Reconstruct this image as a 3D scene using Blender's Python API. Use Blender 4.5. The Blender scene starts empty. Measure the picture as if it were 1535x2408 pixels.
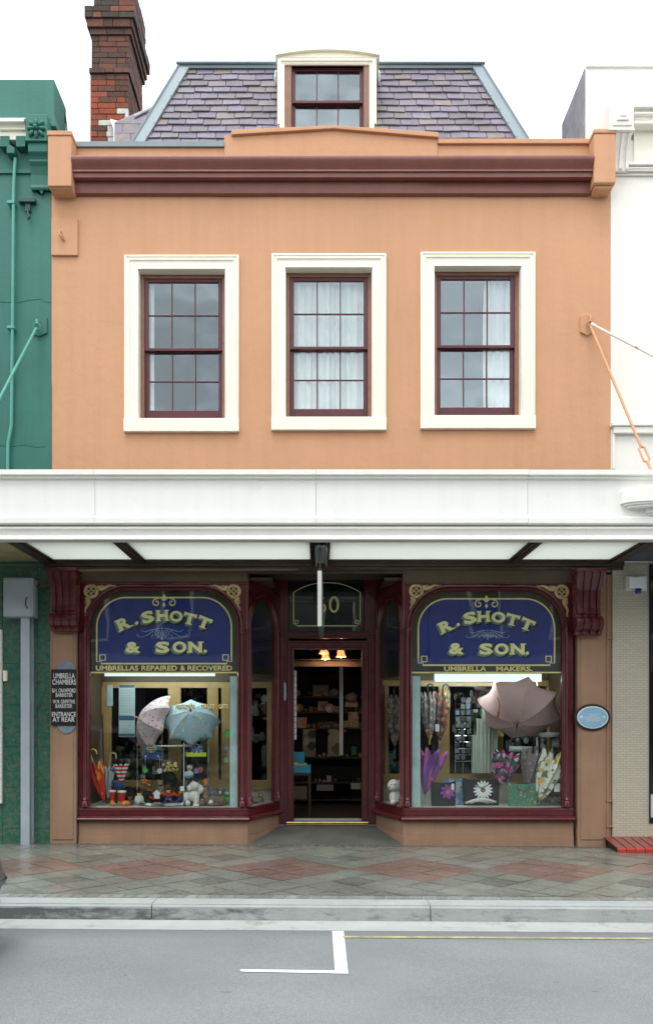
import bpy, bmesh, math, random
from mathutils import Vector, Matrix, Euler, noise
random.seed(7)
R = math.radians
sc = bpy.context.scene
# ---------------------------------------------------------------- camera
# the facade is the plane y = 0; x runs right, z up, the street is at negative y
CD, CZ, F = 9.0, 1.32, 1935.0
cam = bpy.data.cameras.new('camera'); camo = bpy.data.objects.new('camera', cam)
sc.collection.objects.link(camo); sc.camera = camo
camo.location = (0, -CD, CZ); camo.rotation_euler = (R(90), 0, 0)
cam.sensor_fit = 'VERTICAL'; cam.sensor_height = 36.0; cam.lens = 36.0*F/2408.0
cam.shift_x = 15.5/2408.0; cam.shift_y = 498.0/2408.0
cam.clip_start = 0.05; cam.clip_end = 2000
# ---------------------------------------------------------------- sky, sun, exposure
SUN_EL, SUN_AZ = 66, 200
w = bpy.data.worlds.new('World'); sc.world = w; w.use_nodes = True
nt = w.node_tree; nt.nodes.clear()
n_out = nt.nodes.new('ShaderNodeOutputWorld'); n_bg = nt.nodes.new('ShaderNodeBackground')
n_sky = nt.nodes.new('ShaderNodeTexSky'); n_sky.sky_type = 'NISHITA'; n_sky.sun_disc = False
n_sky.sun_elevation = R(SUN_EL); n_sky.sun_rotation = R(SUN_AZ); n_sky.dust_density = 3.0; n_sky.air_density = 1.0
n_hs = nt.nodes.new('ShaderNodeHueSaturation'); n_hs.inputs['Saturation'].default_value = 0.16; n_hs.inputs['Value'].default_value = 1.0
n_tc = nt.nodes.new('ShaderNodeTexCoord'); n_ns = nt.nodes.new('ShaderNodeTexNoise')
n_ns.inputs['Scale'].default_value = 2.6; n_ns.inputs['Detail'].default_value = 6
n_mp = nt.nodes.new('ShaderNodeMapping'); n_mp.inputs['Scale'].default_value = (1, 1, 2.2)
n_rr = nt.nodes.new('ShaderNodeMapRange'); n_rr.inputs['From Min'].default_value = .32; n_rr.inputs['From Max'].default_value = .68
n_rr.inputs['To Min'].default_value = .56; n_rr.inputs['To Max'].default_value = 1.32
n_mx = nt.nodes.new('ShaderNodeVectorMath'); n_mx.operation = 'SCALE'
nt.links.new(n_tc.outputs['Generated'], n_mp.inputs['Vector']); nt.links.new(n_mp.outputs['Vector'], n_ns.inputs['Vector'])
nt.links.new(n_ns.outputs['Fac'], n_rr.inputs['Value'])
nt.links.new(n_sky.outputs['Color'], n_hs.inputs['Color']); 
n_mix = nt.nodes.new('ShaderNodeMix'); n_mix.data_type = 'RGBA'; n_mix.inputs[0].default_value = .72; n_mix.inputs[7].default_value = (9.6, 9.9, 10.3, 1)
nt.links.new(n_hs.outputs['Color'], n_mix.inputs[6]); nt.links.new(n_mix.outputs[2], n_mx.inputs[0])
nt.links.new(n_rr.outputs['Result'], n_mx.inputs['Scale']); nt.links.new(n_mx.outputs['Vector'], n_bg.inputs['Color'])
n_bg.inputs['Strength'].default_value = 0.15
nt.links.new(n_bg.outputs['Background'], n_out.inputs['Surface'])
sun = bpy.data.lights.new('sun', 'SUN'); sun.energy = 0.85; sun.angle = R(26); sun.color = (1.0, .97, .93)
suno = bpy.data.objects.new('sun', sun); sc.collection.objects.link(suno)
suno.rotation_euler = (R(90-SUN_EL), 0, R(-18))      # from the street side, high
sc.view_settings.view_transform = 'Standard'; sc.view_settings.look = 'None'
sc.view_settings.gamma = 1.0; sc.view_settings.exposure = 0.80
sc.cycles.use_denoising = True
sc.cycles.max_bounces = 8; sc.cycles.diffuse_bounces = 4; sc.cycles.glossy_bounces = 3
sc.cycles.transparent_max_bounces = 16; sc.cycles.caustics_reflective = False; sc.cycles.caustics_refractive = False

def at(px, py, Y=0.0):
    """point at depth Y behind the facade plane"""
    s = (CD+Y)/F
    return Vector(((px-752)*s, Y, CZ-(py-1702)*s))
def X(px, Y=0.0): return (px-752)*(CD+Y)/F
def Z(py, Y=0.0): return CZ-(py-1702)*(CD+Y)/F

# ---------------------------------------------------------------- materials
def nodes_of(name):
    m = bpy.data.materials.new(name); m.use_nodes = True
    t = m.node_tree; b = t.nodes['Principled BSDF']
    return m, t, b
def N(t, kind, **kw):
    n = t.nodes.new('ShaderNode'+kind)
    for k, v in kw.items():
        if k in n.inputs: n.inputs[k].default_value = v
        else: setattr(n, k, v)
    return n
def mixrgb(t, a, b, fac, mode='MIX'):
    n = t.nodes.new('ShaderNodeMix'); n.data_type = 'RGBA'; n.blend_type = mode
    for sock, v in ((n.inputs[0], fac), (n.inputs[6], a), (n.inputs[7], b)):
        if hasattr(v, 'is_linked') or hasattr(v, 'links'): t.links.new(v, sock)
        else: sock.default_value = v if not isinstance(v, tuple) else (*v, 1)
    return n.outputs[2]
def ramp(t, src, p0, p1, c0=(0, 0, 0), c1=(1, 1, 1)):
    n = t.nodes.new('ShaderNodeValToRGB'); t.links.new(src, n.inputs[0])
    n.color_ramp.elements[0].position = p0; n.color_ramp.elements[1].position = p1
    n.color_ramp.elements[0].color = (*c0, 1); n.color_ramp.elements[1].color = (*c1, 1)
    return n.outputs[0]
def coords(t, scale=(1, 1, 1)):
    g = t.nodes.new('ShaderNodeNewGeometry'); m = t.nodes.new('ShaderNodeMapping'); m.inputs['Scale'].default_value = scale
    t.links.new(g.outputs['Position'], m.inputs['Vector']); return m.outputs['Vector']
def M(name, col, rough=.6, var=.12, scale=3.0, bump=.0, bscale=40, metal=0.0, streak=0.0, dirt=None, fine=.0, vcol=False, coat=0.0, spec=.5):
    """a painted or raw surface: broad tonal drift, fine grain, optional run-down streaks, dirt blotches, bump"""
    m, t, b = nodes_of(name)
    v = coords(t)
    n1 = N(t, 'TexNoise', Scale=scale, Detail=5.0, Roughness=.6); t.links.new(v, n1.inputs['Vector'])
    lo = tuple(c*(1-var) for c in col); hi = tuple(min(1, c*(1+var)) for c in col)
    if vcol:
        a = t.nodes.new('ShaderNodeAttribute'); a.attribute_name = 'Col'
        k = ramp(t, n1.outputs['Fac'], .3, .7, (1-var,)*3, (1+var,)*3)
        c = mixrgb(t, a.outputs['Color'], k, 1.0, 'MULTIPLY')
    else:
        c = ramp(t, n1.outputs['Fac'], .3, .7, lo, hi)
    if fine:
        n2 = N(t, 'TexNoise', Scale=170.0, Detail=2.0); t.links.new(v, n2.inputs['Vector'])
        k = ramp(t, n2.outputs['Fac'], .3, .7, (1-fine,)*3, (1+fine,)*3)
        c = mixrgb(t, c, k, 1.0, 'MULTIPLY')
    if streak:
        v2 = coords(t, (9, 9, .55)); n3 = N(t, 'TexNoise', Scale=1.0, Detail=5.0); t.links.new(v2, n3.inputs['Vector'])
        k = ramp(t, n3.outputs['Fac'], .42, .75)
        sc_ = t.nodes.new('ShaderNodeMath'); sc_.operation = 'MULTIPLY'; t.links.new(k, sc_.inputs[0]); sc_.inputs[1].default_value = streak
        c = mixrgb(t, c, tuple(x*.45 for x in col), sc_.outputs[0])
    if dirt:
        dcol, amt, dsc, p0, p1 = dirt
        n4 = N(t, 'TexNoise', Scale=dsc, Detail=7.0, Roughness=.65); t.links.new(v, n4.inputs['Vector'])
        k = ramp(t, n4.outputs['Fac'], p0, p1)
        sc_ = t.nodes.new('ShaderNodeMath'); sc_.operation = 'MULTIPLY'; t.links.new(k, sc_.inputs[0]); sc_.inputs[1].default_value = amt
        c = mixrgb(t, c, dcol, sc_.outputs[0])
    t.links.new(c, b.inputs['Base Color'])
    b.inputs['Roughness'].default_value = rough; b.inputs['Metallic'].default_value = metal
    b.inputs['Specular IOR Level'].default_value = spec
    if coat: b.inputs['Coat Weight'].default_value = coat; b.inputs['Coat Roughness'].default_value = .08
    if bump:
        n5 = N(t, 'TexNoise', Scale=float(bscale), Detail=4.0); t.links.new(v, n5.inputs['Vector'])
        bp = N(t, 'Bump', Strength=bump, Distance=.01); t.links.new(n5.outputs['Fac'], bp.inputs['Height'])
        if rough < .35:      # brushed gloss paint: long shallow waves too
            pass
        t.links.new(bp.outputs['Normal'], b.inputs['Normal'])
    return m
def fabric_print(name, base, spots, scale=30.0, size=.35, rough=.75, second=None, stretch=(1, 1, 1), lobed=True):
    """printed cloth: motifs of several colours scattered on a ground colour"""
    m, t, b = nodes_of(name)
    tc = t.nodes.new('ShaderNodeTexCoord'); mp = t.nodes.new('ShaderNodeMapping'); mp.inputs['Scale'].default_value = stretch
    t.links.new(tc.outputs['Object'], mp.inputs['Vector'])
    nz = N(t, 'TexNoise', Scale=scale*1.4, Detail=1.0); t.links.new(mp.outputs['Vector'], nz.inputs['Vector'])
    ad = N(t, 'VectorMath', operation='MULTIPLY_ADD'); t.links.new(nz.outputs['Color'], ad.inputs[0])
    ad.inputs[1].default_value = (.8/scale,)*3; t.links.new(mp.outputs['Vector'], ad.inputs[2])
    vo = N(t, 'TexVoronoi', Scale=float(scale)); t.links.new((ad if lobed else mp).outputs[0], vo.inputs['Vector'])
    sp = t.nodes.new('ShaderNodeSeparateColor'); t.links.new(vo.outputs['Color'], sp.inputs[0])
    cr = t.nodes.new('ShaderNodeValToRGB'); cr.color_ramp.interpolation = 'CONSTANT'; t.links.new(sp.outputs[0], cr.inputs[0])
    k = len(spots)
    cr.color_ramp.elements[0].position = 0; cr.color_ramp.elements[0].color = (*spots[0], 1)
    cr.color_ramp.elements[1].position = 1/k if k > 1 else .99; cr.color_ramp.elements[1].color = (*spots[min(1, k-1)], 1)
    for i in range(2, k):
        e = cr.color_ramp.elements.new(i/k); e.color = (*spots[i], 1)
    msk = ramp(t, vo.outputs['Distance'], size, size+.06, (1, 1, 1), (0, 0, 0))
    c = mixrgb(t, base, cr.outputs[0], msk)
    if second:
        v2 = N(t, 'TexVoronoi', Scale=scale*2.3); t.links.new(mp.outputs['Vector'], v2.inputs['Vector'])
        m2 = ramp(t, v2.outputs['Distance'], .16, .2, (1, 1, 1), (0, 0, 0))
        c = mixrgb(t, c, second, m2)
    t.links.new(c, b.inputs['Base Color']); b.inputs['Roughness'].default_value = rough
    return m
def glass(name, tint=(.93, .96, .95), f0=.06, wob=.25, gcol=(1, 1, 1)):
    m = bpy.data.materials.new(name); m.use_nodes = True; t = m.node_tree; t.nodes.clear()
    o = t.nodes.new('ShaderNodeOutputMaterial'); tr = t.nodes.new('ShaderNodeBsdfTransparent'); tr.inputs[0].default_value = (*tint, 1)
    gl = t.nodes.new('ShaderNodeBsdfGlossy'); gl.inputs['Roughness'].default_value = .015; gl.inputs['Color'].default_value = (*gcol, 1)
    lw = t.nodes.new('ShaderNodeLayerWeight'); lw.inputs['Blend'].default_value = .5
    pw = N(t, 'Math', operation='POWER'); t.links.new(lw.outputs['Facing'], pw.inputs[0]); pw.inputs[1].default_value = 5
    ma = N(t, 'Math', operation='MULTIPLY_ADD'); t.links.new(pw.outputs[0], ma.inputs[0]); ma.inputs[1].default_value = 1-f0; ma.inputs[2].default_value = f0
    mx = t.nodes.new('ShaderNodeMixShader'); t.links.new(ma.outputs[0], mx.inputs[0]); t.links.new(tr.outputs[0], mx.inputs[1]); t.links.new(gl.outputs[0], mx.inputs[2])
    if wob:
        v = coords(t); n5 = N(t, 'TexNoise', Scale=2.2, Detail=1.0); t.links.new(v, n5.inputs['Vector'])
        bp = N(t, 'Bump', Strength=wob, Distance=.01); t.links.new(n5.outputs['Fac'], bp.inputs['Height']); t.links.new(bp.outputs['Normal'], gl.inputs['Normal'])
    t.links.new(mx.outputs[0], o.inputs['Surface'])
    return m
def emit(name, col, strength):
    m, t, b = nodes_of(name)
    b.inputs['Base Color'].default_value = (*col, 1); b.inputs['Emission Color'].default_value = (*col, 1); b.inputs['Emission Strength'].default_value = strength
    return m

MT = {}
MT['plaster'] = M('orange_plaster', (.585, .315, .175), .85, .06, .8, .45, 13, streak=.10, fine=.035, dirt=((.52, .27, .15), .35, 1.6, .56, .8))
MT['plaster_low'] = M('brown_render', (.33, .20, .125), .8, .12, 2.0, .3, 60, streak=.2, fine=.07)
MT['cornice'] = M('brick_red_paint', (.215, .075, .058), .45, .09, 3.0, .2, 30, streak=.15, dirt=((.16, .06, .045), .6, 4.0, .55, .75))
MT['cream'] = M('cream_paint', (.86, .83, .70), .55, .03, 3.0, .08, 40, dirt=((.55, .5, .36), .3, 6.0, .6, .8))
MT['white'] = M('white_paint', (.84, .84, .79), .5, .025, 1.5, .05, 30, streak=.07, dirt=((.52, .50, .42), .35, 6.0, .60, .8))
MT['wine'] = M('wine_gloss_paint', (.098, .011, .014), .27, .22, 8.0, .25, 18, dirt=((.30, .20, .18), .55, 42.0, .68, .74), coat=.35)
MT['wine'].node_tree.nodes['Principled BSDF'].inputs['Coat Roughness'].default_value = .16
MT['wine_sash'] = M('wine_sash_paint', (.085, .013, .020), .35, .15, 8.0, .1, 30)
MT['lining'] = M('brown_lining_paint', (.26, .13, .085), .6, .12, 9.0, .2, 60, dirt=((.10, .05, .03), .7, 22.0, .6, .68))
MT['headboard'] = M('olive_brown_board', (.075, .050, .024), .6, .15, 4.0, .15, 40)
MT['darkbeam'] = M('dark_beam_paint', (.045, .030, .018), .45, .25, 6.0, .15, 40)
MT['gilt'] = M('gold_leaf', (.92, .74, .30), .35, .12, 14.0, .05, 60)
MT['gilt_pale'] = M('pale_gold_paint', (.97, .88, .42), .45, .05, 10.0)
MT['giltdull'] = M('dull_gold_paint', (.52, .42, .19), .5, .15, 20.0)
MT['navy'] = M('navy_sign_paint', (.018, .032, .215), .3, .12, 5.0)
MT['olive'] = M('dark_olive_sign_paint', (.034, .033, .011), .35, .15, 5.0)
MT['letter_shade'] = M('grey_green_letter_shade', (.16, .24, .20), .45, .2, 20.0)
MT['letter_black'] = M('black_letter_shade', (.008, .012, .012), .45, .1, 20.0)
MT['scroll'] = M('pale_blue_scroll_paint', (.22, .32, .50), .5, .15, 20.0)
MT['slate'] = M('roof_slate', (.2, .2, .2), .55, .16, 9.0, .25, 70, vcol=True, fine=.06, spec=.35)
MT['lead'] = M('grey_lead_flashing', (.20, .255, .28), .5, .08, 2.5, .05, 30, streak=.12)
MT['leadw'] = M('pale_flashing', (.55, .58, .6), .45, .2, 8.0, .2, 30)
MT['brick'] = M('chimney_brick', (.3, .1, .05), .9, .22, 14.0, .5, 60, vcol=True, fine=.1)
MT['mortar'] = M('dark_mortar', (.055, .045, .04), .95, .2, 10.0, .4, 60)
MT['green'] = M('green_plaster', (.022, .150, .112), .6, .16, 1.3, .18, 40, streak=.25, fine=.04)
MT['greenlite'] = M('green_pipe_paint', (.075, .33, .255), .5, .1, 4.0)
MT['green_tile'] = M('mottled_green_tile', (.2, .2, .2), .28, .0, 3.0)
MT['whitewall'] = M('white_render', (.84, .82, .75), .8, .04, 1.2, .2, 40, streak=.06, fine=.02, dirt=((.35, .34, .28), .55, 3.0, .66, .82))
MT['greyparty'] = M('grey_party_wall', (.26, .26, .29), .9, .25, 6.0, .4, 30)
MT['galv'] = M('galvanised_grey', (.36, .42, .46), .55, .08, 5.0, .05, 40, streak=.08)
MT['concrete'] = M('kerb_concrete', (.34, .37, .365), .85, .12, 3.0, .3, 60, fine=.08, dirt=((.05, .055, .055), .75, 2.4, .50, .66))
MT['apron'] = M('gutter_concrete', (.36, .385, .37), .85, .08, 4.0, .3, 60, fine=.08, dirt=((.15, .15, .12), .5, 5.0, .55, .7))
MT['grout'] = M('pale_grout', (.25, .265, .24), .8, .2, 12.0)
MT['yellow'] = M('worn_yellow_paint', (.40, .38, .18), .8, .25, 8.0, fine=.2, dirt=((.17, .18, .17), .8, 9.0, .45, .62))
MT['whitemark'] = M('white_road_paint', (.78, .79, .78), .75, .05, 8.0, .3, 80, fine=.06, dirt=((.22, .23, .23), .8, 34.0, .66, .70))
MT['porch'] = M('worn_porch_concrete', (.11, .12, .105), .6, .3, 3.0, .2, 40, fine=.08)
MT['brass'] = M('polished_brass', (.75, .58, .24), .25, .15, 12.0, metal=.85)
MT['chrome'] = M('chrome_tube', (.7, .72, .7), .15, .1, 12.0, metal=1.0)
MT['oak'] = M('pale_oak_frame', (.36, .235, .085), .5, .15, 7.0, .1, 40, coat=.1)
MT['wood_dark'] = M('dark_wood', (.05, .03, .018), .5, .2, 8.0)
MT['ply'] = M('yellowed_soffit_board', (.42, .36, .20), .6, .25, 5.0, .1, 30)
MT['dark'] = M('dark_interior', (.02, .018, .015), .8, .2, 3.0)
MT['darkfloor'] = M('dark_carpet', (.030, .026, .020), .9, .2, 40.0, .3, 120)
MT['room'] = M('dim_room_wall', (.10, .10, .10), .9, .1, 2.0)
MT['cloth_w'] = M('white_cloth', (.75, .76, .72), .8, .05, 12.0)
MT['black'] = M('black_paint', (.010, .010, .011), .4, .1, 10.0)
MT['fur_black'] = M('black_plush', (.014, .013, .013), .95, .3, 60.0, .8, 160)
MT['fur_white'] = M('white_plush', (.74, .73, .69), .95, .12, 50.0, .8, 160)
MT['fur_brown'] = M('brown_plush', (.17, .105, .055), .95, .45, 45.0, .9, 150)
MT['fur_tan'] = M('tan_plush', (.36, .17, .07), .95, .3, 50.0, .8, 150)
MT['red'] = M('red_rubber', (.50, .035, .020), .3, .1, 10.0)
MT['orange'] = M('orange_rubber', (.70, .21, .03), .35, .1, 10.0)
MT['tube'] = emit('lit_tube', (.90, 1.0, .97), 26.0)
MT['bulb'] = emit('lit_amber_bulb', (1.0, .72, .42), 50.0)
MT['shade_glow'] = emit('glowing_amber_glass', (1.0, .42, .13), .75)
MT['lampwhite'] = M('lamp_housing_white', (.78, .82, .82), .4, .02, 5.0)
MT['glass'] = glass('shop_glass', f0=.024)
MT['glass_up'] = glass('old_window_glass', f0=.12, wob=.9, gcol=(.82, .93, 1.0))
def kerb_mat():
    m = M('kerb_concrete', (.32, .345, .34), .85, .12, 3.0, .3, 60, fine=.08); t = m.node_tree; b = t.nodes['Principled BSDF']
    src = b.inputs['Base Color'].links[0].from_socket
    v = coords(t, (3.2, 3, 9)); n = N(t, 'TexNoise', Scale=1.0, Detail=8.0, Roughness=.7); t.links.new(v, n.inputs['Vector'])
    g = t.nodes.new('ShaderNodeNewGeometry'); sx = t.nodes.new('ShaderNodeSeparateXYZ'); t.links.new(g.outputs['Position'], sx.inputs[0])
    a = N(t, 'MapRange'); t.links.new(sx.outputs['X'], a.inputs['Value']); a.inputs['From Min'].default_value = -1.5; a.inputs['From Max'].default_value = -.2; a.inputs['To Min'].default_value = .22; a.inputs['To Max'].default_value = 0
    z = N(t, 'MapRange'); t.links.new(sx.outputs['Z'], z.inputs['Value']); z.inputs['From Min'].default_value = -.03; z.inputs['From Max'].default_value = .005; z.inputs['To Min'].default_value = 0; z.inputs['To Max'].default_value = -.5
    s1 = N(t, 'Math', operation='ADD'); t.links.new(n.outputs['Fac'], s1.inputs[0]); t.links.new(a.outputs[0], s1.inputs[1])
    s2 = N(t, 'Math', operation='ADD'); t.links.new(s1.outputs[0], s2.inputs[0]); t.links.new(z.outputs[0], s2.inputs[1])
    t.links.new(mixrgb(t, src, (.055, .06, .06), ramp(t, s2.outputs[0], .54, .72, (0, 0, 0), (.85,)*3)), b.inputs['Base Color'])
    return m
MT['concrete'] = kerb_mat()
def cname(nm, c, rough=.55, **k):
    if nm not in MT: MT[nm] = M(nm, c, rough, k.pop('var', .1), **k)
    return MT[nm]

# tiles: mottled green
def tile_mat():
    m, t, b = nodes_of('mottled_green_tile')
    v = coords(t); n1 = N(t, 'TexNoise', Scale=26.0, Detail=6.0, Roughness=.7); t.links.new(v, n1.inputs['Vector'])
    c = ramp(t, n1.outputs['Fac'], .40, .62, (.024, .105, .080), (.15, .17, .095))
    n2 = N(t, 'TexNoise', Scale=70.0, Detail=3.0); t.links.new(v, n2.inputs['Vector'])
    k = ramp(t, n2.outputs['Fac'], .45, .62); c = mixrgb(t, c, (.02, .16, .12), k)
    t.links.new(c, b.inputs['Base Color']); b.inputs['Roughness'].default_value = .22
    return m
MT['green_tile'] = tile_mat()
def paver_mat():
    m, t, b = nodes_of('pavement_tile')
    a = t.nodes.new('ShaderNodeAttribute'); a.attribute_name = 'Col'
    v = coords(t)
    n1 = N(t, 'TexNoise', Scale=110.0, Detail=3.0, Roughness=.7); t.links.new(v, n1.inputs['Vector'])
    c = mixrgb(t, a.outputs['Color'], ramp(t, n1.outputs['Fac'], .32, .68, (.62,)*3, (1.38,)*3), 1.0, 'MULTIPLY')
    n2 = N(t, 'TexNoise', Scale=1.1, Detail=6.0, Roughness=.6); t.links.new(v, n2.inputs['Vector'])
    c = mixrgb(t, c, ramp(t, n2.outputs['Fac'], .3, .7, (.78,)*3, (1.2,)*3), 1.0, 'MULTIPLY')
    n3 = N(t, 'TexNoise', Scale=5.0, Detail=8.0, Roughness=.7); t.links.new(v, n3.inputs['Vector'])
    c = mixrgb(t, c, (.30, .32, .29), ramp(t, n3.outputs['Fac'], .56, .8, (0, 0, 0), (.45, .45, .45)))
    t.links.new(c, b.inputs['Base Color'])
    t.links.new(ramp(t, n2.outputs['Fac'], .35, .7, (.15,)*3, (.34,)*3), b.inputs['Roughness'])
    bp = N(t, 'Bump', Strength=.25, Distance=.004); t.links.new(n1.outputs['Fac'], bp.inputs['Height']); t.links.new(bp.outputs['Normal'], b.inputs['Normal'])
    return m
MT['paver'] = paver_mat()
def asphalt_mat():
    m, t, b = nodes_of('asphalt')
    v = coords(t)
    n1 = N(t, 'TexNoise', Scale=150.0, Detail=4.0, Roughness=.75); t.links.new(v, n1.inputs['Vector'])
    c = ramp(t, n1.outputs['Fac'], .32, .70, (.125, .136, .140), (.295, .312, .315))
    vo = N(t, 'TexVoronoi', Scale=240.0); t.links.new(v, vo.inputs['Vector'])
    s = t.nodes.new('ShaderNodeSeparateColor'); t.links.new(vo.outputs['Color'], s.inputs[0])
    c = mixrgb(t, c, (.42, .43, .42), ramp(t, s.outputs[0], .90, .96, (0, 0, 0), (.4,)*3))
    n2 = N(t, 'TexNoise', Scale=.7, Detail=6.0, Roughness=.6); t.links.new(v, n2.inputs['Vector'])
    c = mixrgb(t, c, ramp(t, n2.outputs['Fac'], .3, .7, (.84,)*3, (1.13,)*3), 1.0, 'MULTIPLY')
    v2 = coords(t, (5, 22, 1)); n3 = N(t, 'TexNoise', Scale=1.0, Detail=3.0); t.links.new(v2, n3.inputs['Vector'])
    c = mixrgb(t, c, (.05, .055, .055), ramp(t, n3.outputs['Fac'], .735, .76, (0, 0, 0), (.7,)*3))
    # worn darker band along the gutter
    g = t.nodes.new('ShaderNodeNewGeometry'); sx = t.nodes.new('ShaderNodeSeparateXYZ'); t.links.new(g.outputs['Position'], sx.inputs[0])
    ad = N(t, 'Math', operation='MULTIPLY_ADD'); t.links.new(n2.outputs['Fac'], ad.inputs[0]); ad.inputs[1].default_value = .5; t.links.new(sx.outputs['Y'], ad.inputs[2])
    c = mixrgb(t, c, (.085, .092, .092), ramp(t, N2(t, ad.outputs[0], 3.7, 1), .42, .78, (0, 0, 0), (.6,)*3))
    t.links.new(c, b.inputs['Base Color']); b.inputs['Roughness'].default_value = .8
    bp = N(t, 'Bump', Strength=.5, Distance=.006); t.links.new(n1.outputs['Fac'], bp.inputs['Height']); t.links.new(bp.outputs['Normal'], b.inputs['Normal'])
    return m
def N2(t, src, add, mul):
    n = N(t, 'Math', operation='ADD'); t.links.new(src, n.inputs[0]); n.inputs[1].default_value = add
    return n.outputs[0]
MT['asphalt'] = asphalt_mat()
def soffit_mat():
    m = bpy.data.materials.new('translucent_soffit_panel'); m.use_nodes = True; t = m.node_tree; b = t.nodes['Principled BSDF']
    b.inputs['Base Color'].default_value = (.66, .68, .65, 1); b.inputs['Roughness'].default_value = .35
    tl = t.nodes.new('ShaderNodeBsdfTranslucent'); tl.inputs[0].default_value = (.76, .82, .80, 1)
    mx = t.nodes.new('ShaderNodeMixShader'); mx.inputs[0].default_value = .85
    t.links.new(b.outputs[0], mx.inputs[1]); t.links.new(tl.outputs[0], mx.inputs[2]); t.links.new(mx.outputs[0], t.nodes['Material Output'].inputs['Surface'])
    return m
MT['soffit'] = soffit_mat()
def brickwall_mat():
    m, t, b = nodes_of('cream_small_brick')
    g = t.nodes.new('ShaderNodeNewGeometry'); sx = t.nodes.new('ShaderNodeSeparateXYZ'); t.links.new(g.outputs['Position'], sx.inputs[0])
    cx = t.nodes.new('ShaderNodeCombineXYZ'); t.links.new(sx.outputs['X'], cx.inputs[0]); t.links.new(sx.outputs['Z'], cx.inputs[1])
    br = N(t, 'TexBrick', Scale=1.0); t.links.new(cx.outputs[0], br.inputs['Vector'])
    br.inputs['Color1'].default_value = (.53, .50, .38, 1); br.inputs['Color2'].default_value = (.49, .46, .36, 1); br.inputs['Mortar'].default_value = (.37, .35, .28, 1)
    br.inputs['Brick Width'].default_value = .075; br.inputs['Row Height'].default_value = .026; br.inputs['Mortar Size'].default_value = .003
    t.links.new(br.outputs['Color'], b.inputs['Base Color']); b.inputs['Roughness'].default_value = .5
    bp = N(t, 'Bump', Strength=.4, Distance=.003); bp.invert = True; t.links.new(br.outputs['Fac'], bp.inputs['Height']); t.links.new(bp.outputs['Normal'], b.inputs['Normal'])
    return m
MT['tinybrick'] = brickwall_mat()

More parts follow.
